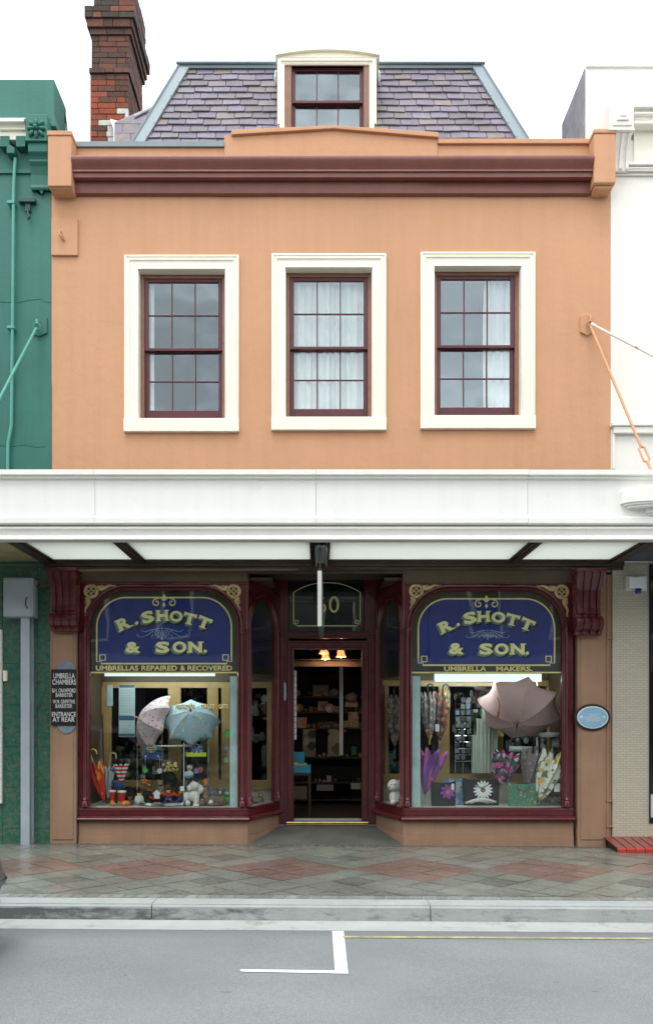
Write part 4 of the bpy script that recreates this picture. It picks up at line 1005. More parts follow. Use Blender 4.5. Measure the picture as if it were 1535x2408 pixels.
# ---- inside: display platforms, panelled partitions, the dim shop
m = MB(); PZ = .405
for poly in ([(LX0+.03, .055), (LX1-.0, .055), (pl_-.06, SB+.02), (pl_-.06, .9), (LX0+.03, .9)], [(RX0, .055), (RX1-.03, .055), (RX1-.03, .9), (pr_+.06, .9), (pr_+.06, SB+.02)]):
    m.prism(poly, PZ-.03, PZ, 'z')
m.build('display_platform', cname('pale_display_cloth', (.50, .50, .46), .8), shop)
m = MB(); m.mi = 0
x0, x1 = BX0+.06, BX1-.06
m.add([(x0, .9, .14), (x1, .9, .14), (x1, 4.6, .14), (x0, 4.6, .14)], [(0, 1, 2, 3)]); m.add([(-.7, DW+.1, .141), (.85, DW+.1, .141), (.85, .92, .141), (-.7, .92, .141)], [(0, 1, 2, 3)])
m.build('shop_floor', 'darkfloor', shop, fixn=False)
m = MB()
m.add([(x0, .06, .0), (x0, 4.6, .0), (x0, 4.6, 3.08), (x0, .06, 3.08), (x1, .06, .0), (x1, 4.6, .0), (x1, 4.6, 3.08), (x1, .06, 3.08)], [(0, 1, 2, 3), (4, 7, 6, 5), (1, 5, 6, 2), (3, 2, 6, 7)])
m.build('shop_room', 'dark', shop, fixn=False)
# display bay ceilings
m = MB()
for a, b in ((LX0, pl_), (pr_, RX1)): m = MB(); m.box(a+.04, b-.04 if b < 0 else b-.03, .056, .93, 2.9, 2.93); m.build('display_ceiling', 'headboard', shop)
for a, b in ((LX0+.02, LX0+.035), (RX1-.035, RX1-.02)): m = MB(); m.box(a, b, .06, .93, PZ, 2.9); m.build('display_side', 'headboard', shop)
pass
# ---- glazed oak partitions behind each display
def partition(x0, x1, posts, ztop, zbot, label, wains=True):
    t = thing('display_partition', label, 'partition', ((x0+x1)/2, .84, .405), 'glazed partitions behind the window displays')
    m = MB(); m.box(x0, x1, .82, .86, ztop-.07, ztop); m.box(x0, x1, .82, .86, zbot, zbot+.085)
    for a, b in posts: m.box(a, b, .815, .865, zbot+.085, ztop-.07)
    m.box(x0, x1, .80, .87, zbot-.03, zbot-.001)
    m.build('frame', 'oak', t, bevel=.004)
    m = MB(); m.box(x0, x1, .838, .842, zbot+.08, ztop-.07); m.build('pane', 'glass', t)
    m = MB(); k = x0
    while k < x1: m.box(k, min(k+.062, x1), .83, .85, .405, zbot-.031); k += .065
    m.build('beadboard', cname('cream_beadboard', (.46, .44, .36), .6), t)
    m = MB(); m.box(x0, x1, .82, .86, ztop+.001, 2.9); m.build('header', 'headboard', t)
partition(LX0+.04, pl_-.07, [(X(240, .84), X(263, .84)), (X(396, .84), X(426, .84)), (X(488, .84), X(514, .84)), (X(521, .84), X(541, .84)), (X(628, .84), X(645, .84))], Z(1604, .84), Z(1851, .84), 'pale oak glazed screen behind the soft toy display')
partition(pr_+.07, RX1-.04, [(X(903, .84), X(913, .84)), (X(1030, .84), X(1056, .84)), (X(1166, .84), X(1182, .84)), (X(1285, .84), X(1300, .84))], Z(1600, .84), Z(1836, .84), 'pale oak glazed screen behind the handbag display')

# ================================================================ AWNING
AY = -1.22
aw = thing('awning', 'long white street awning with deep panelled fascia and pale underside panels', 'awning', (0, AY, 3.07))
def ZA(py): return Z(py, AY)
m = MB(); js = [-9, X(224, AY), X(743, AY), X(1240, AY), 9]
pf = [(AY+.10, ZA(1108)), (AY-.055, ZA(1108)), (AY-.055, ZA(1119.5)), (AY-.03, ZA(1121)), (AY-.03, ZA(1125.5)), (AY+.0, ZA(1128)), (AY+.0, ZA(1213)), (AY-.02, ZA(1216.5)), (AY-.028, ZA(1219)), (AY-.028, ZA(1231)), (AY-.005, ZA(1232.5)), (AY+.02, ZA(1234)), (AY+.02, ZA(1234)+.02), (AY+.10, ZA(1234)+.02)]
for i, (a, b) in enumerate(zip(js, js[1:])):
    dz = (.0, .0, .0, -.002)[i]; m.prism([(y, z+dz) for y, z in pf], a+.0015, b-.0015, 'x')
m.box(-8.9, 8.9, AY+.04, AY+.09, ZA(1232), ZA(1112)); m.build('fascia', 'white', aw)
m = MB(); pg = [(AY+.12, ZA(1234.5)), (AY+.03, ZA(1234.5)), (AY-.005, ZA(1241)), (AY-.012, ZA(1243)), (AY+.012, ZA(1248)), (AY+.02, ZA(1258)), (AY+.0, ZA(1264)), (AY-.012, ZA(1266)), (AY-.012, ZA(1269)), (AY+.12, ZA(1269))]
for a, b in zip([-9, X(1378, AY), 9], [X(1378, AY), 9]): m.prism(pg, a+.001, b-.001, 'x')
m.build('gutter_board', 'white', aw)
SO = 3.085
beams = [(-2.94, .17), (-1.94, .13), (2.09, .13), (3.19, .17), (0.0, .20)]
for bx, bw in beams:
    m = MB(); m.box(bx-bw/2, bx+bw/2, AY+.121, -.03, SO-.014, SO+.10)
    if bx == 0.0:
        for q in (-bw/2, -.02, .045): m.box(bx+q, bx+q+.02, AY+.125, -.02, SO-.04, SO-.0145)
    else: m.box(bx-bw/2+.03, bx+bw/2-.03, AY+.125, -.03, SO-.03, SO-.0145)
    m.build('beam', 'darkbeam', aw, bevel=.004)
m = MB()
m.box(-2.85, 3.1, -.17, -.115, SO-.013, SO+.06)
for q, h in ((-.075, .02), (-.035, .03)): m.box(-3.0, 3.3, q, q+.025, SO-.035-h, SO+.05)
m.box(-3.0, 3.3, -.048, .0, SO-.09, SO-.0)
m.build('wall_plate', 'darkbeam', aw, bevel=.004)
for a, b in ((-2.855, -2.005), (-1.875, -.10), (.10, 2.025), (2.155, 3.105)):
    m = MB(); m.box(a, b, AY+.121, -.172, SO, SO+.006); m.build('soffit_panel', 'soffit', aw)
    m = MB(); m.box(a, b, -.114, -.078, SO+.001, SO+.007); m.build('soffit_strip', 'soffit', aw)
m = MB(); yb = AY+.121
while yb < -.02: m.box(-9, -3.03, yb, min(yb+.098, -.01), SO+.01, SO+.03); yb += .10
m.build('board_soffit', 'ply', aw)
m = MB(); m.box(3.28, 9, AY+.121, -.01, SO+.01, SO+.03); m.build('dark_soffit', cname('blue_grey_soffit', (.10, .11, .15), .5), aw)
# joists over the translucent sheets, seen as faint seams, and the awning's roof sheet over the boarded ends
m = MB(); m.box(-9, -3.05, AY+.12, 0, 3.5, 3.52); m.box(3.3, 9, AY+.12, 0, 3.5, 3.52); m.build('roof_sheet', 'lead', aw)
# drum shaped fitting on the fascia
m = MB(Matrix.Translation((0, AY, 0)) @ Matrix.Scale(.42, 4, (0, 1, 0)) @ Matrix.Translation((0, -AY, 0)))
cxD = X(1532, AY)
def drum(r, zt_, zb_, cx=cxD):
    m.lathe([(r, zb_), (r, zt_)], (cx, AY, 0), n=64)
drum(.30, ZA(1157), ZA(1186)); drum(.272, ZA(1186), ZA(1191)); drum(.24, ZA(1191), ZA(1196)); drum(.14, ZA(1143), ZA(1157), cxD+.06); drum(.13, ZA(1196), ZA(1208), cxD+.06); drum(.10, ZA(1208), ZA(1213), cxD+.06)
tag(m.build('stepped_drum_fitting', 'white', bevel=.003), 'white stepped drum shaped fitting fixed to the awning fascia at its right end', 'fitting')

# tie rods
def eye(m, p, r=.035, ax=(1, 0, 0), t=.010):
    A = Vector(ax).normalized(); u = A.orthogonal().normalized(); v = A.cross(u)
    m.tube([Vector(p)+(u*math.cos(6.2832*i/12)+v*math.sin(6.2832*i/12))*r for i in range(13)], t, 6, caps=False)
def plate(name_root, pa, pb, pt, pb_, mat):
    x0, x1, z1, z0 = X(pa), X(pb), Z(pt), Z(pb_); c = (x0+x1)/2
    pts = [(x0, z0+.04), (c, z0), (x1, z0+.04), (x1, z1-.03), (c+.03, z1), (c-.03, z1), (x0, z1-.03)]
    m = MB(); m.prism(pts, -.022, .001, 'y'); return m.build('wall_plate', mat, name_root, bevel=.005)
r1 = thing('tie_rod', 'thin orange painted tie rod with turnbuckle from the orange wall down to the awning', 'tie rod', tuple(at(1385, 762, -.03)), 'awning tie rods')
plate(r1, 1362.5, 1393, 739, 791, 'plaster')
A = at(1385, 762, -.06); B = Vector((X(1533, AY+.03), AY+.05, ZA(1106))); dv = (B-A).normalized()
m = MB(); m.tube([at(1386, 742, -.022), at(1387, 748, -.05), at(1386, 758, -.055)], .012, 8); eye(m, A, .03, (0, 1, .4)); Lr = (B-A).length
m.tube([A+dv*.04, A+dv*(Lr-.35)], .0135, 8); m.build('rod', 'plaster', r1, smooth=True)
m = MB(); c = A+dv*(Lr-.24); sd = Vector((1, 0, .3)).normalized()
m.tube([c-dv*.11, c-dv*.08+sd*.028, c+dv*.08+sd*.028, c+dv*.11, c+dv*.08-sd*.028, c-dv*.08-sd*.028, c-dv*.11], .011, 6); m.tube([c+dv*.1, B], .0135, 8); m.build('turnbuckle', 'plaster', r1, smooth=True)
E = Vector((5.24, AY+.05, 3.75)); A2 = at(1389, 762, -.075); dv = (E-A2).normalized(); m = MB(); m.tube([A2, A2+dv*.05], .02, 8); m.tube([A2+dv*.05, E], .0135, 8)
tag(m.build('tie_rod', M('rusty_white_paint', (.80, .76, .66), .6, .08, 6, dirt=((.42, .17, .05), .8, 13.0, .60, .66)), smooth=True, origin=A2), 'rust spotted white tie rod slanting right from the orange wall', 'tie rod', 'awning tie rods')
r2 = thing('tie_rod', 'green painted tie rod hooked to a plate on the green wall', 'tie rod', tuple(at(88, 768, -.03)), 'awning tie rods')
plate(r2, 75, 112.5, 742, 793, 'green')
A = at(88, 768, -.075); B = Vector((-3.39, AY+.05, 3.75)); dv = (B-A).normalized()
m = MB(); m.tube([at(87, 758, -.02), at(87, 752, -.06), at(88, 764, -.08)], .011, 8); eye(m, A, .034, (.2, 1, .5), .012); m.tube([A+dv*.03, B], .015, 8); m.build('rod', 'greenlite', r2, smooth=True)

# ================================================================ GREEN NEIGHBOUR
gb = thing('green_building', 'green painted neighbouring building with cream cornice and rosette bracket, tiled below the awning', 'building', (-4.5, 0, 0))
GX1 = BX0-.003
m = MB(); m.box(-8, GX1, .0, .3, 3.061, Z(300)); m.box(-8, GX1, -.012, .0, 3.08, Z(903)); m.build('wall', 'green', gb)
m = MB(); x1g = X(128, -.02)   # parapet slab with a scooped shoulder
m.prism([(-8, Z(300)), (x1g+.02, Z(300)), (x1g, Z(272)), (x1g, Z(190)), (-8, Z(190))], -.02, .36, 'y')
for i in range(6):
    a = math.pi/2*i/6; b = math.pi/2*(i+1)/6; R0 = .16
    m.prism([(x1g-R0*(1-math.sin(a))*.0-.02, Z(283)+0*i), (x1g-.02-.30, Z(283)), (x1g-.02-.30+.0, Z(283)+.03)], -.03, -.021, 'y') if i == 0 else None
m.build('parapet', 'green', gb, bevel=.01)
m = MB(); m.prism([(Z(292)*0+X(128, -.02), Z(300)), (X(160, .36), Z(306, .36)), (X(135, .36), Z(232, .36)), (x1g, Z(192))], .361, .40, 'y'); m.build('party_wall', 'greyparty', gb)
m = MB(); prc = [(.0, Z(277)), (-.16, Z(279, -.16)), (-.16, Z(285, -.16)), (-.12, Z(290, -.12)), (-.10, Z(300, -.10)), (-.11, Z(304, -.11)), (-.08, Z(308, -.08)), (-.08, Z(328, -.08)), (.0, Z(328, -.08))]
m.prism(prc, -8, X(61, -.1), 'x'); m.build('cream_cornice', 'cream', gb)
m = MB(); xa, xb = X(62, -.14), X(112, -.14)
m.box(xa, xb, -.15, .02, Z(331, -.14), Z(270, -.14)); m.box(xa-.006, xb+.01, -.165, .02, Z(333, -.15), Z(329.5, -.15))
# console under the rosette block
zt_, zb2 = Z(334, -.14), Z(432, -.14); H = zt_-zb2
P = [(0, 0), (.04, 0), (.05, .05), (.04, .12), (.045, .35), (.07, .52), (.10, .60), (.10, .64), (.085, .66), (.10, .72), (.135, .78), (.14, .9), (.135, 1.0), (0, 1.0)]
ring = [[(x_, -d_, zb2+h_*H) for d_, h_ in P] for x_ in (xa+.02, xb-.0)]
m.loops(ring, closed=True); m.add(ring[0], [tuple(range(len(P)))]); m.add(ring[1], [tuple(range(len(P)-1, -1, -1))])
m.prism([(xa+.05, zb2), (xb-.0, zb2), (xb-.02, Z(440)), (xb-.06, Z(444)), (xb-.10, Z(458)), (xb-.15, Z(444)), (xa+.06, Z(438))], -.03, 0, 'y')
br = m.build('rosette_bracket', 'green', gb, bevel=.006)
m = MB(); cx, cz = X(86, -.16), Z(302, -.16)
m.ball((cx, -.185, cz), (.025, .03, .025), 10)
for k in range(8):
    a = math.pi/4*k; L_ = .075 if k % 2 else .062; m.ball((cx+L_*math.cos(a), -.165, cz+L_*math.sin(a)), (.042, .022, .021), 8, rot=(0, -a, 0))
m.build('rosette', 'green', br, smooth=True)
m = MB()
for px in (-30, 8, 45): m = MB(); m.box(X(px), X(px+22), -.09, .0, Z(358), Z(333)); m.build('dentil', 'green', gb, bevel=.004)
m = MB(); m.box(-8, X(110), -.02, 0, Z(410), Z(401)); m.build('string_course', 'green', gb, bevel=.004)
m = MB(); q = [at(37, 372, -.05), at(35, 400, -.05), at(33, 440, -.05), at(31, 700, -.05), at(28, 1000, -.05), at(20, 1040, -.05), at(19, 1110, -.05)]
m.tube(q, .018, 10)
for py in (484, 776): m.box(X(23), X(40), -.075, -.01, Z(py+3), Z(py-3))
dp = m.build('downpipe', 'greenlite', gb, smooth=True)
for cr in ([(0, 710), (22, 711), (43, 712), (60, 708), (80, 705), (98, 703), (106, 710), (121, 712)], [(0, 1048), (30, 1050), (60, 1046), (84, 1052), (108, 1050)]):
    m = MB(); m.tube([at(a, b, -.0125 if b > 903 else -.0005) for a, b in cr], .0022, 5); m.build('hairline_crack', cname('dark_crack', (.01, .05, .04), .9), gb)
m = MB(); m.prism([(X(24), Z(360)), (X(32), Z(354)), (X(43), Z(362)), (X(43), Z(375)), (X(24), Z(375))], -.10, -.01, 'y'); m.build('rainwater_head', 'green', dp, bevel=.008)
ib = MB(); ib.box(X(48), X(87), -.055, -.0, Z(481), Z(472)); ib.box(X(62), X(74), -.03, 0, Z(500), Z(481)); ib.tube([at(67, 493, -.03), at(66, 503, -.07), at(71, 510, -.075), at(66, 516, -.06)], .013, 6)
tag(ib.build('iron_bracket', M('dark_green_iron', (.012, .06, .05), .5), bevel=.002), 'small dark T-shaped iron bracket high on the green wall', 'bracket')
# tiled ground floor
m = MB(); rt = random.Random(8); xs = [X(5)-.73*k for k in range(8, 0, -1)]+[X(9), X(91), X(121.5)]
zl = [Z(1368)+.0, Z(1466), Z(1562), Z(1660), Z(1755), Z(1851), Z(1947), Z(2000)]; zl = [3.05, Z(1368), Z(1463), Z(1561), Z(1658), Z(1755), Z(1851), Z(1947), -.1]
for a, b in zip(xs, xs[1:]):
    for c, e in zip(zl[1:], zl): m.box(a+.003, b-.003, -.02+rt.uniform(-.0008, .0008), .0, c+.003, e-.003)
m.build('wall_tile', 'green_tile', gb)
m = MB(); m.box(-8, GX1, -.012, .25, -.2, 3.06); m.build('tile_bed', 'grout', gb)
m = MB(); m.box(-4.2, X(5, -.05), -.06, -.0, Z(1890, -.05), Z(1480, -.05)); sf = m.build('window_frame', 'white', gb, bevel=.006)
m = MB(); m.box(-4.15, X(2.0, -.05), -.064, -.061, Z(1878, -.05), Z(1490, -.05)); m.build('pane', cname('pale_display', (.45, .55, .55), .3), sf)
ps = thing('steel_post', 'grey painted steel channel post standing in front of the green tiles', 'post', (X(62, -.1), -.1, 0))
m = MB(); m.box(X(50, -.14), X(71, -.14), -.15, -.135, -.03, Z(1445, -.14)); m.box(X(50, -.14), X(50, -.14)+.01, -.134, -.03, -.03, Z(1445, -.14)); m.box(X(72, -.05), X(79, -.05), -.06, -.022, -.03, Z(1445, -.05)); m.build('channel', 'galv', ps, bevel=.003)
eb = thing('meter_box', 'grey metal meter box fixed above the grey post', 'box', (X(42, -.12), -.12, Z(1450)))
m = MB(); m.box(X(8, -.2), X(77.5, -.2), -.20, -.022, Z(1450, -.2), Z(1358, -.2)); m.build('body', 'galv', eb, bevel=.01)
m = MB(); m.box(X(13, -.2), X(73, -.2), -.207, -.201, Z(1446, -.2), Z(1362, -.2)); m.build('door', 'galv', eb, bevel=.003)
m = MB(); m.tube([at(64, 1405, -.21), at(61.5, 1409, -.24), at(61, 1418, -.245), at(62, 1426, -.24), at(65, 1430, -.21)], .007, 6); m.build('handle', 'black', eb, smooth=True)
m = MB(); m.box(X(9, -.04), X(18.5, -.04), -.06, -.02, Z(1602, -.04), Z(1577, -.04)); tag(m.build('switch_box', 'cream', bevel=.005), 'small cream switch box on the green tiles left of the steel post', 'switch')
cd_ = MB(); cd_.tube([at(78, 1379, -.08), at(110, 1379, -.08), at(118, 1375, -.08), at(121, 1368, -.08), at(122, 1355, -.12), at(128, 1346, -.14), at(140, 1341, -.14), at(200, 1342, -.14), at(330, 1340, -.1), at(700, 1340, -.1)], .012, 8)
tag(cd_.build('conduit', cname('brown_conduit', (.15, .10, .06), .5), smooth=True), 'thin brown conduit bending from the meter box up along the awning wall plate', 'conduit')

# ================================================================ WHITE NEIGHBOUR
wb = thing('white_building', 'white rendered neighbouring building with fluted bracket, cream brick below the awning', 'building', (5, 0, 0))
WX0 = BX1+.003
m = MB(); m.box(WX0, 9, .0, .3, 3.061, Z(330)); m.build('wall', 'whitewall', wb)
m = MB(); x0 = X(1376, .05); m.box(x0, 9, .05, .34, Z(330, .05), Z(157, .05)); m.box(x0-.0, 9, .03, .36, Z(160, .05), Z(156, .05)); m.build('parapet', 'whitewall', wb, bevel=.015)
m = MB(); m.add([(x0-.002, .06, Z(330, .05)), (x0-.002, .06, Z(162, .05)), (X(1366, .9), .9, Z(205, .9)), (X(1352, .9), .9, Z(330, .9))], [(0, 1, 2, 3)]); m.add([(x0-.002, .06, Z(330)), (X(1352, .9), .9, Z(330, .9)), (x0+.3, .9, Z(330, .9))], [(0, 1, 2)])
m.box(x0-.012, x0-.002, .06, .9, Z(330, .05), Z(160, .05)); m.build('party_wall', 'greyparty', wb)
xa, xb = X(1432, -.2), X(1489, -.2)
m = MB(); m.box(xa, xb, -.20, .06, Z(304, -.2), Z(237, -.2)); m.box(xa-.01, xb+.01, -.21, .06, Z(307, -.2), Z(303, -.2)); m.box(xa+.03, xb-.02, -.215, -.20, Z(296, -.2), Z(244, -.2)); m.box(xa+.07, xb-.06, -.23, -.215, Z(286, -.2), Z(252, -.2)); m.box(xa+.10, xb-.09, -.238, -.23, Z(278, -.2), Z(260, -.2))
Hh = Z(307, -.2)-Z(382, -.2); zb2 = Z(382, -.2); n = 7; wd = (xb-xa-.02)/n
P = [(0, 0), (.06, 0), (.08, .05), (.085, .3), (.11, .6), (.15, .85), (.175, .95), (.175, 1), (0, 1)]
for i in range(n):
    g = 0 if i % 2 == 0 else -.018; x_ = xa+.01+wd*i
    ring = [[(q_, -(d_+g if d_ > .03 and .04 < h_ < .96 else d_), zb2+h_*Hh) for d_, h_ in P] for q_ in (x_+.0006, x_+wd-.0006)]
    m.loops(ring, closed=True); m.add(ring[0], [tuple(range(len(P)))]); m.add(ring[1], [tuple(range(len(P)-1, -1, -1))])
m.build('fluted_bracket', 'whitewall', wb, bevel=.004)
m = MB()
for ya, yb_, pj in ((246, 252, .14), (252, 262, .10), (262, 268, .12), (268, 282, .08), (283, 291, .13)): m.box(X(1490, -pj), 9, -pj, .05, Z(yb_, -pj), Z(ya, -pj))
m.build('cornice', 'whitewall', wb, bevel=.01)
m = MB(); m.box(X(1490, -.02), 9, -.02, .0, Z(388), Z(292)); m.build('frieze', 'cream', wb)
m = MB()
for ya, yb_, pj in ((388, 394, .05), (397, 401, .035), (405, 408, .045), (412, 415, .03)): m.box(X(1443), 9, -pj, 0, Z(yb_), Z(ya))
m.box(X(1437, -.06), 9, -.07, 0, Z(1006), Z(997)); m.box(X(1439), 9, -.05, 0, Z(1022), Z(1006)-.001); m.box(X(1437), X(1443), -.03, 0, Z(1105), Z(1022))
m.build('string_course', 'whitewall', wb, bevel=.008)
m = MB(); m.box(X(1436.5), X(1522), -.03, .25, Z(1968), 3.06); m.build('brick_wall', 'tinybrick', wb)
m = MB(); m.box(X(1522)+.001, 6, -.045, .1, Z(1935), 3.06); wf = m.build('window_frame', cname('black_aluminium', (.012, .013, .015), .35), wb, bevel=.006)
m = MB(); m.box(X(1528, -.05), 5.9, -.052, -.046, Z(1928), 2.95); m.build('pane', cname('dark_glass', (.008, .012, .02), .05), wf)
m = MB(); m.box(X(1529, -.055), 5, -.056, -.0525, Z(1922, -.05), Z(1868, -.05)); m.build('window_poster', cname('pale_poster', (.5, .55, .55), .6), wf)
m = MB(); m.box(X(1522)+.001, 6, -.03, .2, -.2, Z(1935)-.001); m.build('brick_wall', 'tinybrick', wb)
# red tiled step
m = MB(); m.mi = 1; m.prism([(-.46, -.3), (-.46, .022), (-.02, .082), (-.02, -.3)], X(1421), 6, 'x'); m.mi = 0; rt = random.Random(4); xx = X(1421, -.1)
while xx < 6:
    c = rt.uniform(.85, 1.15); m.prism([(-.455, .024), (-.455, .034), (-.03, .093), (-.03, .083)], xx+.006, xx+.090, 'x', (.26*c, .055*c, .048*c)); m.prism([(-.475, -.06), (-.475, .02), (-.462, .033), (-.461, -.06)], xx+.003, xx+.093, 'x', (.42*c, .05*c, .04*c)); xx += .096
MT['redtile'] = M('red_quarry_tile', (1, 1, 1), .25, .15, 9.0, vcol=True)
m.build('tiled_step', ['redtile', 'black'], wb, bevel=.003)

# ================================================================ FIXTURES ON THE FRONT
# black notice board with half-round grey ends
nb = thing('notice_board', 'black notice board with white lettering and grey half-round ends on the left brown pier', 'sign', (X(151, -.07), -.06, Z(1727, -.07)))
yS = -.075
cx_ = X(156, yS); rr_ = .101
m = MB(); n = 24
zc1, zc0 = Z(1577, yS), Z(1702, yS)
pts = [(cx_+rr_*math.cos(math.pi*i/n), zc1+rr_*1.05*math.sin(math.pi*i/n)) for i in range(n+1)]+[(cx_+rr_*math.cos(math.pi+math.pi*i/n), zc0+rr_*1.05*math.sin(math.pi+math.pi*i/n)) for i in range(n+1)]
m.prism(pts, -.072, -.0585, 'y'); m.build('backing_board', cname('blue_grey_board', (.19, .24, .30), .6, dirt=((.1, .13, .16), .6, 14.0, .5, .7)), nb, bevel=.003)
x0, x1 = X(121, yS), X(180.5, yS)
m = MB(); m.box(x0, x1, -.086, -.073, Z(1706, yS), Z(1574, yS)); m.build('panel', 'black', nb, bevel=.003)
m = MB(); yy = -.0875
def c2(cx, cy): return (cx/2.558)*.6396, (2400+cy/2.558)*.6396
for s_, a, b, t_, bt in (('UMBRELLA', 506, 706, 192, 242), ('CHAMBERS', 495, 718, 250, 300), ('B.H. CRAWFORD', 494, 716, 336, 374), ('BARRISTER', 528, 686, 380, 416), ('W.M. GRIFFITHS', 500, 706, 441, 478), ('BARRISTER', 525, 682, 484, 520), ('ENTRANCE', 492, 716, 556, 600), ('AT REAR', 498, 704, 604, 650)):
    p0, q0 = c2(a, t_); p1, q1 = c2(b, bt); put_text(m, s_, X(p0, yy), X(p1, yy), Z(q1, yy), Z(q0, yy), yy, .008)
m.build('lettering', cname('white_sign_letters', (.70, .72, .70), .5), nb)
# oval plaque
op = thing('oval_plaque', 'pale blue oval plaque in a dark frame on the right brown pier', 'plaque', (X(1393, -.07), -.06, Z(1719, -.07)))
cx_, cz_ = X(1392.5, -.08), Z(1687, -.08)
def oval(rx, rz, n=40): return [(cx_+rx*math.cos(6.28318*i/n), cz_+rz*math.sin(6.28318*i/n)) for i in range(n)]
m = MB(); m.prism(oval(.198, .148), -.075, -.0585, 'y'); m.build('frame', cname('dark_brown_frame', (.03, .017, .012), .4), op, bevel=.006)
m = MB(); m.prism(oval(.169, .121), -.083, -.0755, 'y'); m.build('rim', 'lampwhite', op, bevel=.002)
m = MB(); m.prism(oval(.157, .110), -.087, -.0835, 'y'); m.build('face', cname('pale_blue_enamel', (.27, .50, .68), .25), op)
m = MB(); yy = -.0885
put_text(m, 'THE UMBRELLA SHOP', cx_-.068, cx_+.068, cz_+.027, cz_+.041, yy, .01)
for k in range(6):
    w_ = (.045, .09, .092, .09, .085, .07)[k]; z_ = cz_+.015-k*.0115; x_ = cx_-w_
    while x_ < cx_+w_: l_ = random.uniform(.006, .018); m.box(x_, min(x_+l_, cx_+w_), yy, yy+.001, z_, z_+.005); x_ += l_+.004
m.ball((cx_-.125, yy, cz_+.005), (.017, .001, .017), 10); m.ball((cx_+.12, yy, cz_+.005), (.015, .001, .013), 10); m.prism([(cx_+.075, cz_-.085), (cx_+.092, cz_-.078), (cx_+.098, cz_-.045), (cx_+.104, cz_-.072), (cx_+.115, cz_-.06), (cx_+.11, cz_-.07)], yy, yy+.001, 'y')
m.build('lettering', cname('white_sign_letters', (.7, .72, .7), .5), op)
# alarm light on the cream brick
al = thing('alarm_light', 'white alarm box with blue strobe lens on the cream brick wall', 'alarm', (X(1495, -.06), -.05, Z(1389)))
m = MB(); m.box(X(1470, -.04), X(1520, -.04), -.045, -.031, Z(1389, -.04), Z(1353, -.04)); m.build('back_plate', 'lampwhite', al, bevel=.008)
m = MB(); m.box(X(1478, -.13), X(1515, -.13), -.14, -.0455, Z(1383, -.13), Z(1356, -.13)); m.build('body', 'lampwhite', al, bevel=.01)
m = MB(); m.lathe([(.026, 0), (.034, .01), (.034, .045), (.03, .05)], (X(1499, -.09), -.095, Z(1383, -.13)-.052), n=14); m.build('lens', cname('blue_lens', (.015, .02, .25), .15), al, smooth=True)
# hanging sign seen edge-on, with its bracket and light
hs = thing('hanging_sign', 'thin white-edged sign seen edge-on hanging above the doorway', 'sign', (.02, -.62, 2.2))
xf = Matrix.Translation((.002, -1.17, 0)) @ Matrix.Rotation(R(-1.0), 4, 'Z')
m = MB(xf); m.box(-.022, .018, .012, 1.10, Z(1471, -1.2), Z(1341, -1.2)); m.build('board', cname('grey_green_board', (.13, .16, .14), .5), hs)
m = MB(xf); m.box(-.024, .014, .0, .0115, Z(1471, -1.2)-.002, Z(1341, -1.2)); m.build('edge_strip', cname('dull_white_edge', (.52, .53, .49), .5), hs)
m = MB(xf); m.box(-.012, .006, .12, .14, Z(1341, -1.2), 3.055); m.box(-.012, .006, .9, .92, Z(1341, -1.2), 3.055); m.box(-.02, .016, .0, 1.10, Z(1341, -1.2)+.001, Z(1341, -1.2)+.018); m.build('hanger', 'darkbeam', hs)
sl_ = MB(); sl_.box(-.045, -.030, -1.05, -.25, 2.99, 3.04); sl_.box(-.045, .075, -1.05, -.25, 3.025, 3.044); sl_.box(.06, .075, -1.05, -.25, 2.99, 3.04)
tag(sl_.build('light_trough', 'galv'), 'grey metal light trough along the middle beam above the hanging sign', 'light fitting')
